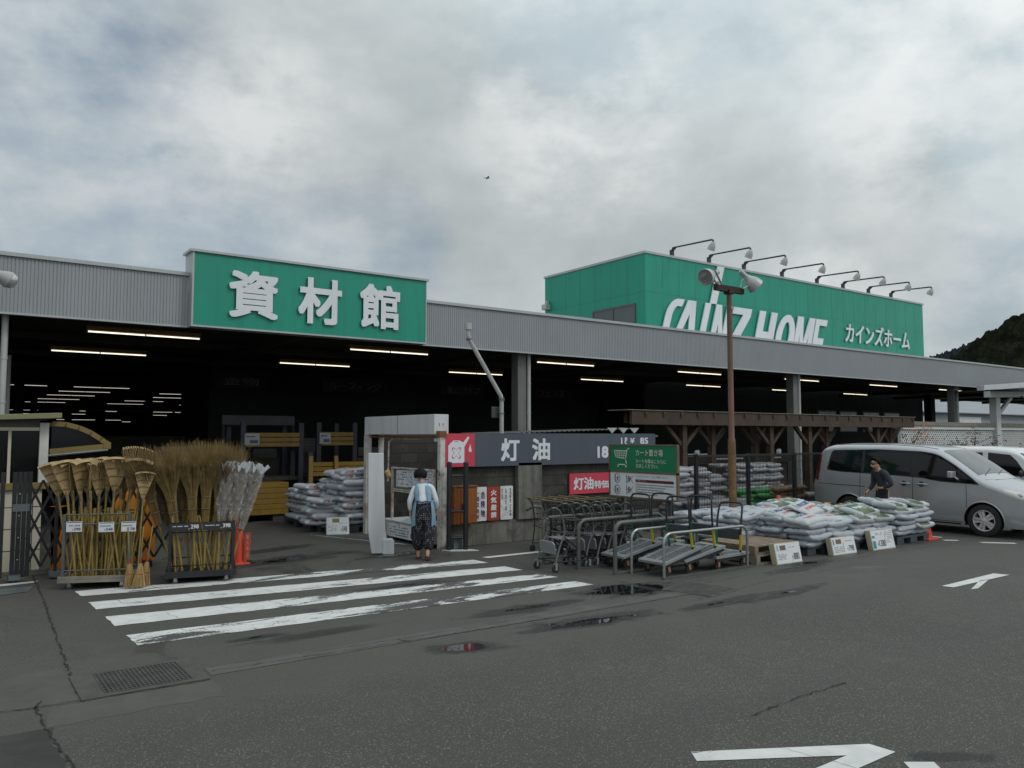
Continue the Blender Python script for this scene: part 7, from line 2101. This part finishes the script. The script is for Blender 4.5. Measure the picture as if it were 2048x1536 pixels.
def wheel(parent, x, y, r, sx, rim=True):
    M_ = Matrix.Translation((x, y, r)) @ Matrix.Rotation(R(90) * sx, 4, 'Y')
    b = MB(); b.lathe([(r * .64, -.10), (r * .92, -.10), (r * .985, -.085), (r, -.06), (r, .06), (r * .985, .085), (r * .92, .10), (r * .66, .098), (r * .62, .07)], M_, 40, caps=False)
    w = build(b, 'wheel', 'tyre', parent, world=False)
    b = MB()
    b.lathe([(r * .66, .095), (r * .64, .104), (r * .60, .10), (r * .585, .06), (r * .58, -.05)], M_, 40, caps=False)
    for k in range(5):
        a = 2 * math.pi * k / 5 + .3
        for s_ in (-1, 1):
            d = Vector((math.cos(a), math.sin(a), 0)); e = Vector((-math.sin(a), math.cos(a), 0)) * s_
            P = [d * r * .08 + e * r * .01, d * r * .10 + e * r * .12, d * r * .60 + e * r * .20, d * r * .60 + e * r * .02]
            v = [(*p.xy, .085 + .012 * (p.length / r < .3)) for p in P] + [(*p.xy, .045) for p in P]
            q = [(0, 1, 2, 3), (4, 7, 6, 5), (0, 4, 5, 1), (1, 5, 6, 2), (2, 6, 7, 3), (3, 7, 4, 0)]
            b.add([tuple(p) for p in v], q, False, M_)
    b.lathe([(r * .17, .05), (r * .17, .092), (r * .12, .10), (0, .10)], M_, 20, caps=False)
    build(b, 'rim', 'alloy', w, world=False)
    b = MB(); b.lathe([(r * .58, -.02), (0, -.02)], M_, 24); b.lathe([(r * .40, -.01), (r * .40, .01), (0, .012)], M_, 24); build(b, 'brake_disc', 'trim', w, world=False)
    return w
def arch_lip(car, parent, y, z, r, sx, m):
    b = MB(); pts = []
    for i in range(25):
        a = R(-12 + 204 * i / 24); yy = y + r * math.cos(a); zz_ = z + r * math.sin(a)
        pts.append((sx * (car.width(yy, max(.24, zz_)) + .001), yy, zz_))
    b.tube(pts, .013, 8); return build(b, 'arch_lip', m, parent, world=False)

FY = 6.45
van = thing('silver_van', 'silver minivan with dark tinted side windows parked nose to the lane', 'van', (17.76, FY, 0))
c = Car(4.80, 1.70,
        [(0, .62), (.04, .74), (.12, .84), (.30, .93), (.62, 1.03), (.92, 1.13), (1.10, 1.22), (1.40, 1.44), (1.70, 1.64), (1.92, 1.745), (2.3, 1.80), (3.0, 1.835), (4.0, 1.835), (4.38, 1.81), (4.58, 1.74), (4.68, 1.55), (4.74, 1.2), (4.80, .95)],
        [(0, .34), (.06, .24), (.2, .20), (4.4, .20), (4.74, .30), (4.80, .40)], 1.10, .13, (.75, .20), (.5, .10))
wheels = ((1.0, .31), (3.86, .31))
body = c.body('body', 'silver', van, wheels, .385)
for (y, z) in wheels:
    for sx in (-1, 1):
        wheel(van, sx * (c.W / 2 - .115), y, .32, sx); arch_lip(c, van, y, z, .383, sx, 'silver')
def yl(Y): return Y - FY + max(0, Y - 9.0) * .075
for sx in (-1, 1):
    band = [(yl(10.74), 1.24), (yl(10.70), 1.20), (yl(10.60), 1.185), (yl(8.68), 1.13), (yl(8.40), 1.07), (yl(8.1), 1.04), (yl(7.50), 1.025), (yl(7.62), 1.14), (yl(7.95), 1.39), (yl(8.30), 1.60), (yl(8.50), 1.655), (yl(8.8), 1.685), (yl(9.6), 1.705), (yl(10.5), 1.70), (yl(10.60), 1.68), (yl(10.66), 1.62)]
    build(c.patch(band, sx, .003, 90, 22), 'window_trim', 'trim', van, world=False)
    for poly in ([(yl(10.70), 1.26), (yl(10.60), 1.21), (yl(9.95), 1.18), (yl(9.93), 1.68), (yl(10.5), 1.675), (yl(10.60), 1.63)],
                 [(yl(9.88), 1.18), (yl(8.90), 1.155), (yl(8.88), 1.665), (yl(9.88), 1.68)],
                 [(yl(8.72), 1.15), (yl(8.42), 1.09), (yl(7.93), 1.06), (yl(7.93), 1.355), (yl(8.28), 1.57), (yl(8.50), 1.63), (yl(8.74), 1.655)],
                 [(yl(7.86), 1.055), (yl(7.56), 1.045), (yl(7.66), 1.14), (yl(7.86), 1.30)]):
        pn = build(c.patch(poly, sx, .007, 30, 14), 'side_window', 'carglass', van, world=False)
    # door seams, rail slot, sill line
    for poly in ([(yl(9.985), .60), (yl(9.975), .60), (yl(9.955), 1.17), (yl(9.965), 1.17)], [(yl(8.865), .26), (yl(8.855), .26), (yl(8.835), 1.14), (yl(8.845), 1.14)], [(yl(7.765), .28), (yl(7.755), .28), (yl(7.75), 1.02), (yl(7.76), 1.02)],
                 [(yl(10.98), .905), (yl(9.86), .88), (yl(9.86), .865), (yl(10.98), .89)], [(yl(8.84), .265), (yl(7.76), .265), (yl(7.76), .255), (yl(8.84), .255)], [(yl(9.60), .60), (yl(9.975), .60), (yl(9.975), .592), (yl(9.60), .592)]):
        build(c.patch(poly, sx, .0025, 24, 6), 'door_seam', 'trim', van, world=False)
    build(c.patch([(yl(10.3), .235), (yl(7.9), .235), (yl(7.9), .205), (yl(10.3), .205)], sx, .004, 30, 4), 'sill_trim', 'trim', van, world=False)
    for y in (9.03, 8.66):
        b = MB(); X = sx * (c.width(yl(y), .985) + .012)
        b.lathe([(.06, 0), (.06, .004), (0, .006)], Matrix.Translation((sx * (c.width(yl(y), .985) + .0005), yl(y), .985)) @ Matrix.Rotation(R(90) * sx, 4, 'Y'), 20)
        hs = build(b, 'handle_cup', 'darkgrey', van, world=False)
        b = MB(); b.tube(bend([(X - sx * .012, yl(y) - .13, .985), (X + sx * .02, yl(y) - .09, .99), (X + sx * .024, yl(y) + .05, .992), (X - sx * .012, yl(y) + .10, .99)]), .013, 8); build(b, 'door_handle', 'silver', hs, world=False)
    # mirror
    b = MB(); xm = sx * (c.width(yl(7.90), 1.1) + .11)
    b.bx(xm - .10, xm + .10, yl(7.93), yl(8.03), 1.15, 1.285); b.beam((sx * c.width(yl(7.90), 1.08), yl(7.90), 1.11), (xm - sx * .06, yl(7.96), 1.17), .07, .04)
    build(b, 'mirror', 'silver', van, world=False, bevel=.03)
    # head and tail lamps
    hl = [(.30, .90), (.62, .965), (.60, .90), (.50, .80), (.28, .77), (.10, .73), (.08, .80)]
    h_ = build(c.patch(hl, sx, .006, 26, 10), 'headlight', 'lens', van, world=False)
    b = MB(); b.ball((sx * (c.width(.34, .84) - .015), .34, .845), (.03, .055, .05), 14, 8); build(b, 'bulb', 'alloy', h_, world=False)
    build(c.patch([(4.64, 1.62), (4.72, 1.2), (4.76, 1.0), (4.66, .95), (4.61, 1.2), (4.58, 1.6)], sx, .005, 8, 12), 'tail_light', 'redlens', van, world=False)
    b = MB(); b.lathe([(.075, .0), (.075, .02), (.055, .022), (.05, .01), (0, .01)], Matrix.Translation((sx * (c.width(.22, .42) - .004), .22, .42)) @ Matrix.Rotation(R(90) * sx, 4, 'Y') @ Matrix.Rotation(R(-35), 4, 'X'), 18)
    build(b, 'fog_lamp', 'alloy', van, world=False)
ws = build(c.toppatch(1.12, 1.84, .70, .60, .004), 'windscreen', 'windscreen', van, world=False)
b = MB()
for (xa, xb) in ((-.5, .05), (.1, .62)): b.tube([(xa, 1.08, c.ztop(1.08, xa) + .012), (xb, 1.22, c.ztop(1.22, xb) + .016)], .008, 6)
build(b, 'wiper', 'trim', ws, world=False)
b = MB()
for x in (-.60, .60):
    b.tube([(x, y, c.ztop(y, x) + .002) for y in [1.95 + i * .12 for i in range(20)]], .006, 5)
build(b, 'roof_groove', 'trim', van, world=False)
b = MB(); b.bx(-.5, .5, -.012, .02, .55, .68); build(b, 'grille', 'trim', van, world=False, bevel=.01)
b = MB(); b.bx(-.165, .165, -.025, -.013, .38, .54); build(b, 'number_plate', 'paper', van, world=False)
b = MB(); b.tube([(-.72, .98, c.ztop(.98, -.72) + .001), (-.4, .9, c.ztop(.9, -.4) + .001), (.4, .9, c.ztop(.9, .4) + .001), (.72, .98, c.ztop(.98, .72) + .001)], .006, 6); build(b, 'hood_gap', 'trim', van, world=False)

FY2 = 6.9
van2 = thing('white_van', 'white boxy small van parked beyond the silver minivan', 'van', (20.45, FY2, 0))
c2 = Car(3.4, 1.48,
         [(0, .72), (.05, .92), (.14, 1.05), (.34, 1.13), (.55, 1.24), (.85, 1.52), (1.02, 1.66), (1.25, 1.73), (1.7, 1.76), (3.1, 1.76), (3.28, 1.70), (3.36, 1.4), (3.4, 1.0)],
         [(0, .34), (.06, .24), (3.3, .24), (3.4, .36)], 1.02, .11, (.5, .14), (.4, .08), 3.2, .15)
w2 = ((.62, .27), (2.75, .27))
c2.body('body', 'carwhite', van2, w2, .34)
for (y, z) in w2:
    for sx in (-1, 1):
        wheel(van2, sx * (c2.W / 2 - .10), y, .27, sx); arch_lip(c2, van2, y, z, .338, sx, 'carwhite')
for sx in (-1, 1):
    for poly in ([(.78, 1.08), (.82, 1.10), (1.05, 1.44), (1.22, 1.60), (1.66, 1.62), (1.66, 1.06)], [(1.78, 1.06), (1.78, 1.62), (2.5, 1.62), (2.5, 1.06)], [(2.6, 1.06), (2.6, 1.62), (3.16, 1.60), (3.24, 1.08)]):
        build(c2.patch(poly, sx, .004, 20, 12), 'window_trim', 'trim', van2, world=False)
        cx = sum(p[0] for p in poly) / len(poly); cz = sum(p[1] for p in poly) / len(poly)
        build(c2.patch([(cx + (p[0] - cx) * .90, cz + (p[1] - cz) * .90) for p in poly], sx, .008, 20, 12), 'side_window', 'carglass', van2, world=False)
    for y in (.74, 1.72): build(c2.patch([(y - .004, .34), (y + .004, .34), (y + .004, 1.05), (y - .004, 1.05)], sx, .003, 3, 8), 'door_seam', 'trim', van2, world=False)
    b = MB(); b.ball((sx * (c2.width(.9, 1.1) + .09), .92, 1.16), (.07, .045, .08), 14, 8); b.beam((sx * c2.width(.9, 1.08), .94, 1.1), (sx * (c2.width(.9, 1.1) + .08), .93, 1.14), .04, .03); build(b, 'mirror', 'trim', van2, world=False)
    build(c2.patch([(.06, .74), (.05, .9), (.14, .92), (.30, .90), (.26, .74)], sx, .005, 10, 8), 'headlight', 'lens', van2, world=False)
ws2 = build(c2.toppatch(.58, .98, .60, .54, .005), 'windscreen', 'windscreen', van2, world=False)
b = MB(); b.tube([(-.4, .54, c2.ztop(.54, -.4) + .015), (.2, .62, c2.ztop(.62, .2) + .015)], .007, 6); build(b, 'wiper', 'trim', ws2, world=False)
b = MB(); b.tube([(-.64, .57, c2.ztop(.57, -.62) + .004), (-.575, 1.0, c2.ztop(1.0, -.575) + .004), (.575, 1.0, c2.ztop(1.0, .575) + .004), (.64, .57, c2.ztop(.57, .62) + .004)], .012, 6); build(b, 'screen_seal', 'trim', ws2, world=False)

# ================================================================== PEOPLE
def skin_figure(name, joints, bones, root, m, parent, sub=2):
    """one continuous surface grown round a skeleton of joints (x, y, z, radius or (rx, ry))"""
    names = list(joints); idx = {k: i for i, k in enumerate(names)}
    me = bpy.data.meshes.new(name + '_bones')
    me.from_pydata([joints[k][:3] for k in names], [(idx[a], idx[c_]) for a, c_ in bones], [])
    o = bpy.data.objects.new(name, me); COL.objects.link(o)
    md = o.modifiers.new('skin', 'SKIN'); md.use_smooth_shade = True; md.branch_smoothing = .6
    sd = o.modifiers.new('sub', 'SUBSURF'); sd.levels = sub; sd.render_levels = sub
    for k in names:
        r = joints[k][3]; sv = me.skin_vertices[0].data[idx[k]]
        sv.radius = r if isinstance(r, tuple) else (r, r); sv.use_root = (k == root)
    dg = bpy.context.evaluated_depsgraph_get()
    out = bpy.data.meshes.new_from_object(o.evaluated_get(dg))
    o.modifiers.clear(); o.data = out; bpy.data.meshes.remove(me)
    out.materials.clear(); out.materials.append(MT[m]); out.polygons.foreach_set('use_smooth', [True] * len(out.polygons))
    if parent: o.parent = parent
    return o
def hand(J, B, pre, wrist, d, palm_n, thumb, curl=.35, s=1.0):
    """palm and five separate bent fingers, rooted at wrist; d = direction of the hand, palm_n = towards the palm, thumb = towards the thumb"""
    w = Vector(J[wrist][:3]); d = Vector(d).normalized(); pn = Vector(palm_n).normalized(); th = Vector(thumb).normalized()
    J[pre + 'palm'] = (*(w + d * .045 * s), (.030 * s, .020 * s)); B.append((wrist, pre + 'palm'))
    for i, (off, ln) in enumerate(((.028, .066), (.010, .076), (-.009, .071), (-.026, .056))):
        k0 = w + d * .078 * s + th * off * s
        k1 = k0 + (d * math.cos(curl) + pn * math.sin(curl)) * ln * .48 * s
        k2 = k1 + (d * math.cos(curl * 2.4) + pn * math.sin(curl * 2.4)) * ln * .36 * s
        k3 = k2 + (d * math.cos(curl * 3.3) + pn * math.sin(curl * 3.3)) * ln * .24 * s
        for j, (p, r) in enumerate(((k0, .0098), (k1, .0088), (k2, .008), (k3, .0065))):
            J[f'{pre}f{i}{j}'] = (*p, r * s); B.append(((pre + 'palm') if j == 0 else f'{pre}f{i}{j-1}', f'{pre}f{i}{j}'))
    t0 = w + d * .030 * s + th * .030 * s; t1 = t0 + (d * .6 + th * .7 + pn * .3).normalized() * .034 * s; t2 = t1 + (d * .9 + th * .2 + pn * .4).normalized() * .028 * s
    for j, (p, r) in enumerate(((t0, .0115), (t1, .0098), (t2, .008))):
        J[f'{pre}t{j}'] = (*p, r * s); B.append(((pre + 'palm') if j == 0 else f'{pre}t{j-1}', f'{pre}t{j}'))
def sheet_mesh(b, fn, nu, nv, thick=.006):
    b.grid(fn, nu, nv)

# --- woman, seen from behind, walking into the opening; local: +y ahead, +x to her right
wo = thing('person', 'person in pale blue apron over white blouse and dotted dark trousers, seen from behind', 'person', (6.50, 11.48, 0), R(-33))
J = {'pel': (0, .0, .80, (.115, .09)), 'waist': (-.005, .03, .92, (.10, .075)), 'chest': (-.02, .10, 1.07, (.10, .075)), 'upch': (-.03, .155, 1.15, (.07, .055)), 'neck': (-.045, .205, 1.235, .042), 'skull0': (-.065, .25, 1.295, (.060, .066)), 'skull1': (-.075, .27, 1.35, (.070, .080)), 'skull2': (-.08, .275, 1.40, (.05, .06)),
     'chin': (-.085, .305, 1.262, .034), 'nose': (-.095, .345, 1.305, .016), 'brow': (-.09, .335, 1.35, .035),
     'shL': (-.165, .125, 1.125, .040), 'elL': (-.235, .07, .93, .034), 'wrL': (-.225, .10, .735, .025), 'shR': (.125, .16, 1.135, .040), 'elR': (.195, .11, .93, .034), 'wrR': (.20, .22, .775, .025),
     'hipL': (-.085, .0, .74, .092), 'knL': (-.09, .06, .42, .055), 'anL': (-.085, .05, .085, .034), 'heL': (-.085, .015, .035, .032), 'toL': (-.09, .18, .025, (.038, .022)),
     'hipR': (.085, .0, .74, .092), 'knR': (.085, .02, .42, .055), 'anR': (.075, -.12, .115, .034), 'heR': (.075, -.16, .075, .032), 'toR': (.08, -.01, .022, (.038, .022))}
B = [('pel', 'waist'), ('waist', 'chest'), ('chest', 'upch'), ('upch', 'neck'), ('neck', 'skull0'), ('skull0', 'skull1'), ('skull1', 'skull2'), ('skull0', 'chin'), ('skull1', 'brow'), ('chin', 'nose'),
     ('upch', 'shL'), ('shL', 'elL'), ('elL', 'wrL'), ('upch', 'shR'), ('shR', 'elR'), ('elR', 'wrR'), ('pel', 'hipL'), ('hipL', 'knL'), ('knL', 'anL'), ('anL', 'heL'), ('heL', 'toL'), ('pel', 'hipR'), ('hipR', 'knR'), ('knR', 'anR'), ('anR', 'heR'), ('heR', 'toR')]
hand(J, B, 'L', 'wrL', (.06, .04, -1), (1, .1, 0), (0, 1, -.1), .22); hand(J, B, 'R', 'wrR', (-.05, .35, -1), (-1, 0, 0), (0, 1, .2), .35)
skin_figure('body', J, B, 'pel', 'skin', wo)
JB = {'pel': (0, .01, .86, (.125, .10)), 'waist': (-.005, .03, .95, (.118, .092)), 'chest': (-.02, .10, 1.07, (.132, .105)), 'upch': (-.03, .15, 1.155, (.11, .085)), 'col': (-.042, .195, 1.222, .060), 'trL': (-.105, .15, 1.175, .058), 'trR': (.06, .165, 1.18, .058),
      'shL': (-.16, .13, 1.13, .062), 'elL': (-.235, .07, .93, .047), 'fL': (-.230, .085, .83, .041), 'cL': (-.226, .097, .765, .032), 'shR': (.12, .16, 1.14, .062), 'elR': (.195, .11, .93, .047), 'fR': (.198, .17, .85, .041), 'cR': (.20, .21, .79, .032)}
BB = [('pel', 'waist'), ('waist', 'chest'), ('chest', 'upch'), ('upch', 'col'), ('upch', 'trL'), ('trL', 'shL'), ('shL', 'elL'), ('elL', 'fL'), ('fL', 'cL'), ('upch', 'trR'), ('trR', 'shR'), ('shR', 'elR'), ('elR', 'fR'), ('fR', 'cR')]
skin_figure('blouse', JB, BB, 'chest', 'blouse', wo)
JP = {'w': (-.003, .028, .965, (.128, .104)), 'pel': (0, .0, .80, (.155, .13)), 'hL': (-.082, .0, .68, .135), 'kL': (-.092, .05, .42, .128), 'sL': (-.09, .04, .22, .108), 'aL': (-.087, .05, .125, .055), 'hR': (.082, .0, .68, .135), 'kR': (.09, .01, .42, .128), 'sR': (.085, -.07, .23, .108), 'aR': (.077, -.115, .15, .055)}
BP = [('w', 'pel'), ('pel', 'hL'), ('hL', 'kL'), ('kL', 'sL'), ('sL', 'aL'), ('pel', 'hR'), ('hR', 'kR'), ('kR', 'sR'), ('sR', 'aR')]
skin_figure('trousers', JP, BP, 'pel', 'dots', wo)
# hair: bob cut, a cap of hair with uneven lower edge
def bob(u, v):
    a = (u - .5) * 2 * math.pi; t = v
    back = (1 + math.cos(a)) / 2       # 1 at the nape side (-y)
    pol = t * (R(112) + R(22) * back)
    rx, ry, rz = .098, .108, .098
    fl = 1 + .10 * max(0, t - .6) + .02 * math.sin(a * 9)
    x = rx * math.sin(pol) * math.sin(a) * fl; y = -ry * math.sin(pol) * math.cos(a) * fl; z = rz * math.cos(pol) - .014 * abs(math.sin(a * 6.5)) * max(0, t - .7) * 3
    ct, st_ = math.cos(.55), math.sin(.55)          # head bowed forward
    y, z = y * ct + z * st_ * .6, z * ct - y * st_ * .6
    return (-.075 + x, .265 + y, 1.362 + z)
b = MB(); b.grid(bob, 48, 20); h_ = build(b, 'hair', 'hair', wo, world=False)
sd = h_.modifiers.new('thick', 'SOLIDIFY'); sd.thickness = .012; sd.offset = -1
# apron: skirt wrapped round the front and sides, straps crossing to the neck at the back
def torso(z):
    tab = [(.50, .185, .165, .03), (.70, .18, .155, .02), (.84, .16, .135, .02), (.94, .135, .108, .035), (1.07, .150, .120, .10), (1.16, .128, .10, .15), (1.235, .075, .07, .195)]
    for i in range(len(tab) - 1):
        if z <= tab[i + 1][0]:
            a, c_ = tab[i], tab[i + 1]; t = max(0, (z - a[0]) / (c_[0] - a[0])); return [a[k] + (c_[k] - a[k]) * t for k in (1, 2, 3)]
    return tab[-1][1:]
def skirt(u, v):
    z = .53 + .42 * v + .02 * math.sin(u * 20) * (1 - v); rx, ry, yo = torso(z)
    gap = R(42 + 20 * (1 - v) * 0 + 8 * v); a = gap + (2 * math.pi - 2 * gap) * u
    k = 1.05 + .03 * math.sin(u * 37) * (1 - v)
    return (rx * k * math.sin(a), yo - ry * k * math.cos(a), z)
b = MB(); b.grid(skirt, 60, 18)
def strap(sg):
    def fn(u, v):
        z = .93 + .29 * v; rx, ry, yo = torso(z); xo = -.045 * v
        ac = sg * R(44 - 4 * v + 8 * v * v); hw = R(16 - 1 * v) * (1 + .4 * v * v); a = ac + hw * (u - .5) * 2
        return (xo + rx * 1.08 * math.sin(a), yo - ry * 1.09 * math.cos(a), z)
    return fn
b.grid(strap(1), 8, 18); b.grid(strap(-1), 8, 18)
def nb_(u, v):
    a = -R(75) + R(150) * u; z = 1.19 + .05 * v; return (-.042 + .092 * math.sin(a), .19 - .085 * math.cos(a), z)
b.grid(nb_, 20, 4)
ap = build(b, 'apron', 'apron', wo, world=False); sd = ap.modifiers.new('thick', 'SOLIDIFY'); sd.thickness = .006; sd.offset = 1
b = MB()
for k in range(2):
    b.tube([(-.135 + .27 * i / 12, .03 - .112 * math.sqrt(max(0, 1 - ((i - 6) / 6.3) ** 2)) - .012, .925 + .012 * k + .006 * math.sin(i)) for i in range(13)], .006, 5)
build(b, 'waist_tie', mat('tie_blue', (.05, .08, .17), .8), wo, world=False)
b = MB()
for (x, y0, y1, z) in ((-.087, -.005, .215, .008), (.077, -.18, .03, .03)):
    b.prism([(y0, -.035), (y1 - .03, -.045), (y1, -.02), (y1, .02), (y1 - .03, .045), (y0, .035), (y0 - .02, .02), (y0 - .02, -.02)], Matrix(((0, 1, 0, x), (1, 0, 0, 0), (0, 0, -1, z + .008), (0, 0, 0, 1))), .02)
    b.tube([(x - .045, y1 - .07, z), (x - .02, y1 - .075, z + .055), (x + .02, y1 - .075, z + .055), (x + .045, y1 - .07, z)], .010, 6)
build(b, 'sandal', 'sandal', wo, world=False)

# --- man behind the sacks, bending over his left side towards the stacks; local +y ahead
mn = thing('person', 'person with sunglasses in charcoal pullover holding a black bag beside the silver van', 'person', (16.10, 9.05, 0), R(62))
J = {'pel': (0, 0, .84, (.12, .09)), 'waist': (0, .01, .97, (.115, .085)), 'chest': (0, .05, 1.14, (.11, .08)), 'upch': (0, .08, 1.235, (.075, .06)), 'neck': (0, .11, 1.335, .05), 'sk0': (0, .15, 1.39, (.062, .07)), 'sk1': (0, .16, 1.45, (.07, .085)), 'sk2': (0, .155, 1.50, (.055, .065)),
     'chin': (0, .215, 1.355, .036), 'nose': (0, .262, 1.40, .015), 'brow': (0, .232, 1.445, .030), 'earL': (-.075, .14, 1.415, .015), 'earR': (.075, .14, 1.415, .015),
     'shL': (-.17, .06, 1.225, .044), 'elL': (-.285, -.02, 1.0, .038), 'wrL': (-.13, .12, .915, .028), 'shR': (.17, .07, 1.225, .044), 'elR': (.235, .06, .98, .038), 'wrR': (.21, .22, .82, .028),
     'hipL': (-.09, 0, .78, .09), 'knL': (-.095, .07, .45, .056), 'anL': (-.09, 0, .08, .036), 'toL': (-.10, .14, .03, (.042, .026)), 'hipR': (.09, 0, .78, .09), 'knR': (.095, .12, .45, .056), 'anR': (.09, .03, .08, .036), 'toR': (.10, .17, .03, (.042, .026))}
B = [('pel', 'waist'), ('waist', 'chest'), ('chest', 'upch'), ('upch', 'neck'), ('neck', 'sk0'), ('sk0', 'sk1'), ('sk1', 'sk2'), ('sk0', 'chin'), ('chin', 'nose'), ('sk1', 'brow'), ('sk0', 'earL'), ('sk0', 'earR'), ('upch', 'shL'), ('shL', 'elL'), ('elL', 'wrL'), ('upch', 'shR'), ('shR', 'elR'), ('elR', 'wrR'),
     ('pel', 'hipL'), ('hipL', 'knL'), ('knL', 'anL'), ('anL', 'toL'), ('pel', 'hipR'), ('hipR', 'knR'), ('knR', 'anR'), ('anR', 'toR')]
hand(J, B, 'L', 'wrL', (.8, .55, .1), (0, -.3, -1), (.3, .5, .6), .5); hand(J, B, 'R', 'wrR', (-.1, .5, -.85), (-1, .1, 0), (0, .7, .5), .45)
skin_figure('body', J, B, 'pel', 'skin', mn)
JS = {'hem': (0, .0, .885, (.135, .10)), 'waist': (0, .01, .97, (.135, .10)), 'chest': (0, .05, 1.14, (.15, .112)), 'upch': (0, .08, 1.26, (.128, .094)), 'col': (0, .10, 1.318, .066), 'trL': (-.09, .08, 1.28, .066), 'trR': (.09, .08, 1.28, .066), 'shL': (-.17, .06, 1.24, .078), 'elL': (-.285, -.02, 1.0, .058), 'cL': (-.155, .10, .925, .040), 'shR': (.17, .07, 1.24, .078), 'elR': (.235, .06, .98, .058), 'cR': (.214, .19, .85, .040)}
skin_figure('pullover', JS, [('hem', 'waist'), ('waist', 'chest'), ('chest', 'upch'), ('upch', 'col'), ('upch', 'trL'), ('trL', 'shL'), ('shL', 'elL'), ('elL', 'cL'), ('upch', 'trR'), ('trR', 'shR'), ('shR', 'elR'), ('elR', 'cR')], 'chest', 'navyknit', mn)
JT = {'w': (0, .0, .93, (.128, .10)), 'pel': (0, 0, .84, (.14, .11)), 'hL': (-.09, 0, .74, .112), 'kL': (-.098, .06, .45, .082), 'aL': (-.092, .0, .10, .062), 'hR': (.09, 0, .74, .112), 'kR': (.098, .10, .45, .082), 'aR': (.092, .03, .10, .062)}
skin_figure('trousers', JT, [('w', 'pel'), ('pel', 'hL'), ('hL', 'kL'), ('kL', 'aL'), ('pel', 'hR'), ('hR', 'kR'), ('kR', 'aR')], 'pel', 'khaki', mn)
def cap(u, v):
    a = (u - .5) * 2 * math.pi; front_ = (1 - math.cos(a)) / 2
    pol = v * (R(116) - R(80) * front_ ** 1.1 + R(6) * math.sin(a * 13))
    k = 1 + .035 * math.sin(a * 11 + v * 7) + .05 * max(0, math.cos(a * .5)) * v
    return (.082 * math.sin(pol) * math.sin(a) * k, .155 - .098 * math.sin(pol) * math.cos(a) * k, 1.45 + .098 * math.cos(pol) * k)
b = MB(); b.grid(cap, 44, 16); h_ = build(b, 'hair', 'hair', mn, world=False); sd = h_.modifiers.new('thick', 'SOLIDIFY'); sd.thickness = .012; sd.offset = -1
b = MB()
for s in (-1, 1):
    b.ball((s * .034, .238, 1.418), (.029, .012, .020), 14, 8); b.tube([(s * .062, .235, 1.428), (s * .080, .14, 1.43)], .004, 5)
b.tube([(-.01, .258, 1.426), (.01, .258, 1.426)], .004, 5); build(b, 'sunglasses', 'blackm', mn, world=False)
b = MB(); b.ball((0, .236, 1.372), (.024, .012, .006), 10, 6); build(b, 'mouth', mat('lips', (.26, .11, .08), .6), mn, world=False)
# the black waist apron he wears over the trousers
def wa(u, v):
    a = -R(100) + R(200) * u; z = .90 - .50 * v; k = 1 + .18 * v + .03 * math.sin(u * 25) * v
    return (.15 * k * math.sin(a), .0 + .045 * v + .125 * k * math.cos(a), z)
b = MB(); b.grid(wa, 40, 14); wa_ = build(b, 'waist_apron', 'blackcloth', mn, world=False); sd = wa_.modifiers.new('thick', 'SOLIDIFY'); sd.thickness = .006
bg_ = thing('black_bag', 'limp black bag hanging from the right hand of the person by the van', 'bag', (15.6, 9.2, .5))
b = MB()
hx = mn.matrix_basis @ Vector((.20, .265, .76))
def bag(u, v):
    a = u * 2 * math.pi; w = (.03 + .12 * math.sin(min(1, v * 1.25) * math.pi / 2)) * (1 if v < .85 else math.sqrt(max(0, 1 - ((v - .85) / .15) ** 2)) + .001)
    p = Vector((w * math.cos(a) * (1 + .1 * math.sin(a * 3 + v * 6)), w * .6 * math.sin(a), -.30 * v - .02)); return (hx.x + p.x, hx.y + p.y, hx.z + p.z)
b.grid(bag, 26, 16); build(b, 'bag_body', 'blackcloth', bg_)
b = MB(); b.tube([(hx.x - .03, hx.y, hx.z - .03), (hx.x - .015, hx.y, hx.z + .04), (hx.x + .015, hx.y, hx.z + .04), (hx.x + .03, hx.y, hx.z - .03)], .008, 6); build(b, 'bag_handle', 'blackcloth', bg_)

# ================================================================== a bird crossing the sky
bd_ = thing('bird', 'small dark bird gliding in the grey sky between the two green signs', 'bird', (26.98, 40, 17.91), R(-20))
b = MB()
pr = [(.002, -.17), (.02, -.13), (.035, -.06), (.04, .02), (.028, .08), (.022, .11), (.018, .135), (.004, .17)]
b.lathe(pr, Matrix.Rotation(R(90), 4, 'Y') @ Matrix.Diagonal((.85, 1, 1, 1)), 12)
for s in (-1, 1):
    v = [(.07, s * .02, .02), (-.03, s * .02, .018), (-.02, s * .17, .055), (.075, s * .16, .06), (.04, s * .33, .02), (-.01, s * .31, .018)]
    b.add(v + [(x, y, z - .006) for x, y, z in v], [(0, 1, 2, 3), (3, 2, 5, 4), (9, 8, 7, 6), (10, 11, 8, 9), (0, 3, 9, 6), (3, 4, 10, 9), (1, 7, 8, 2), (2, 8, 11, 5), (4, 5, 11, 10)])
b.add([(-.13, -.015, 0), (-.13, .015, 0), (-.24, .05, 0), (-.24, -.05, 0), (-.13, -.015, -.005), (-.13, .015, -.005), (-.24, .05, -.005), (-.24, -.05, -.005)], [(0, 1, 2, 3), (7, 6, 5, 4), (2, 6, 7, 3), (0, 4, 5, 1), (1, 5, 6, 2), (3, 7, 4, 0)])
build(b, 'body', 'bird', bd_, world=False)
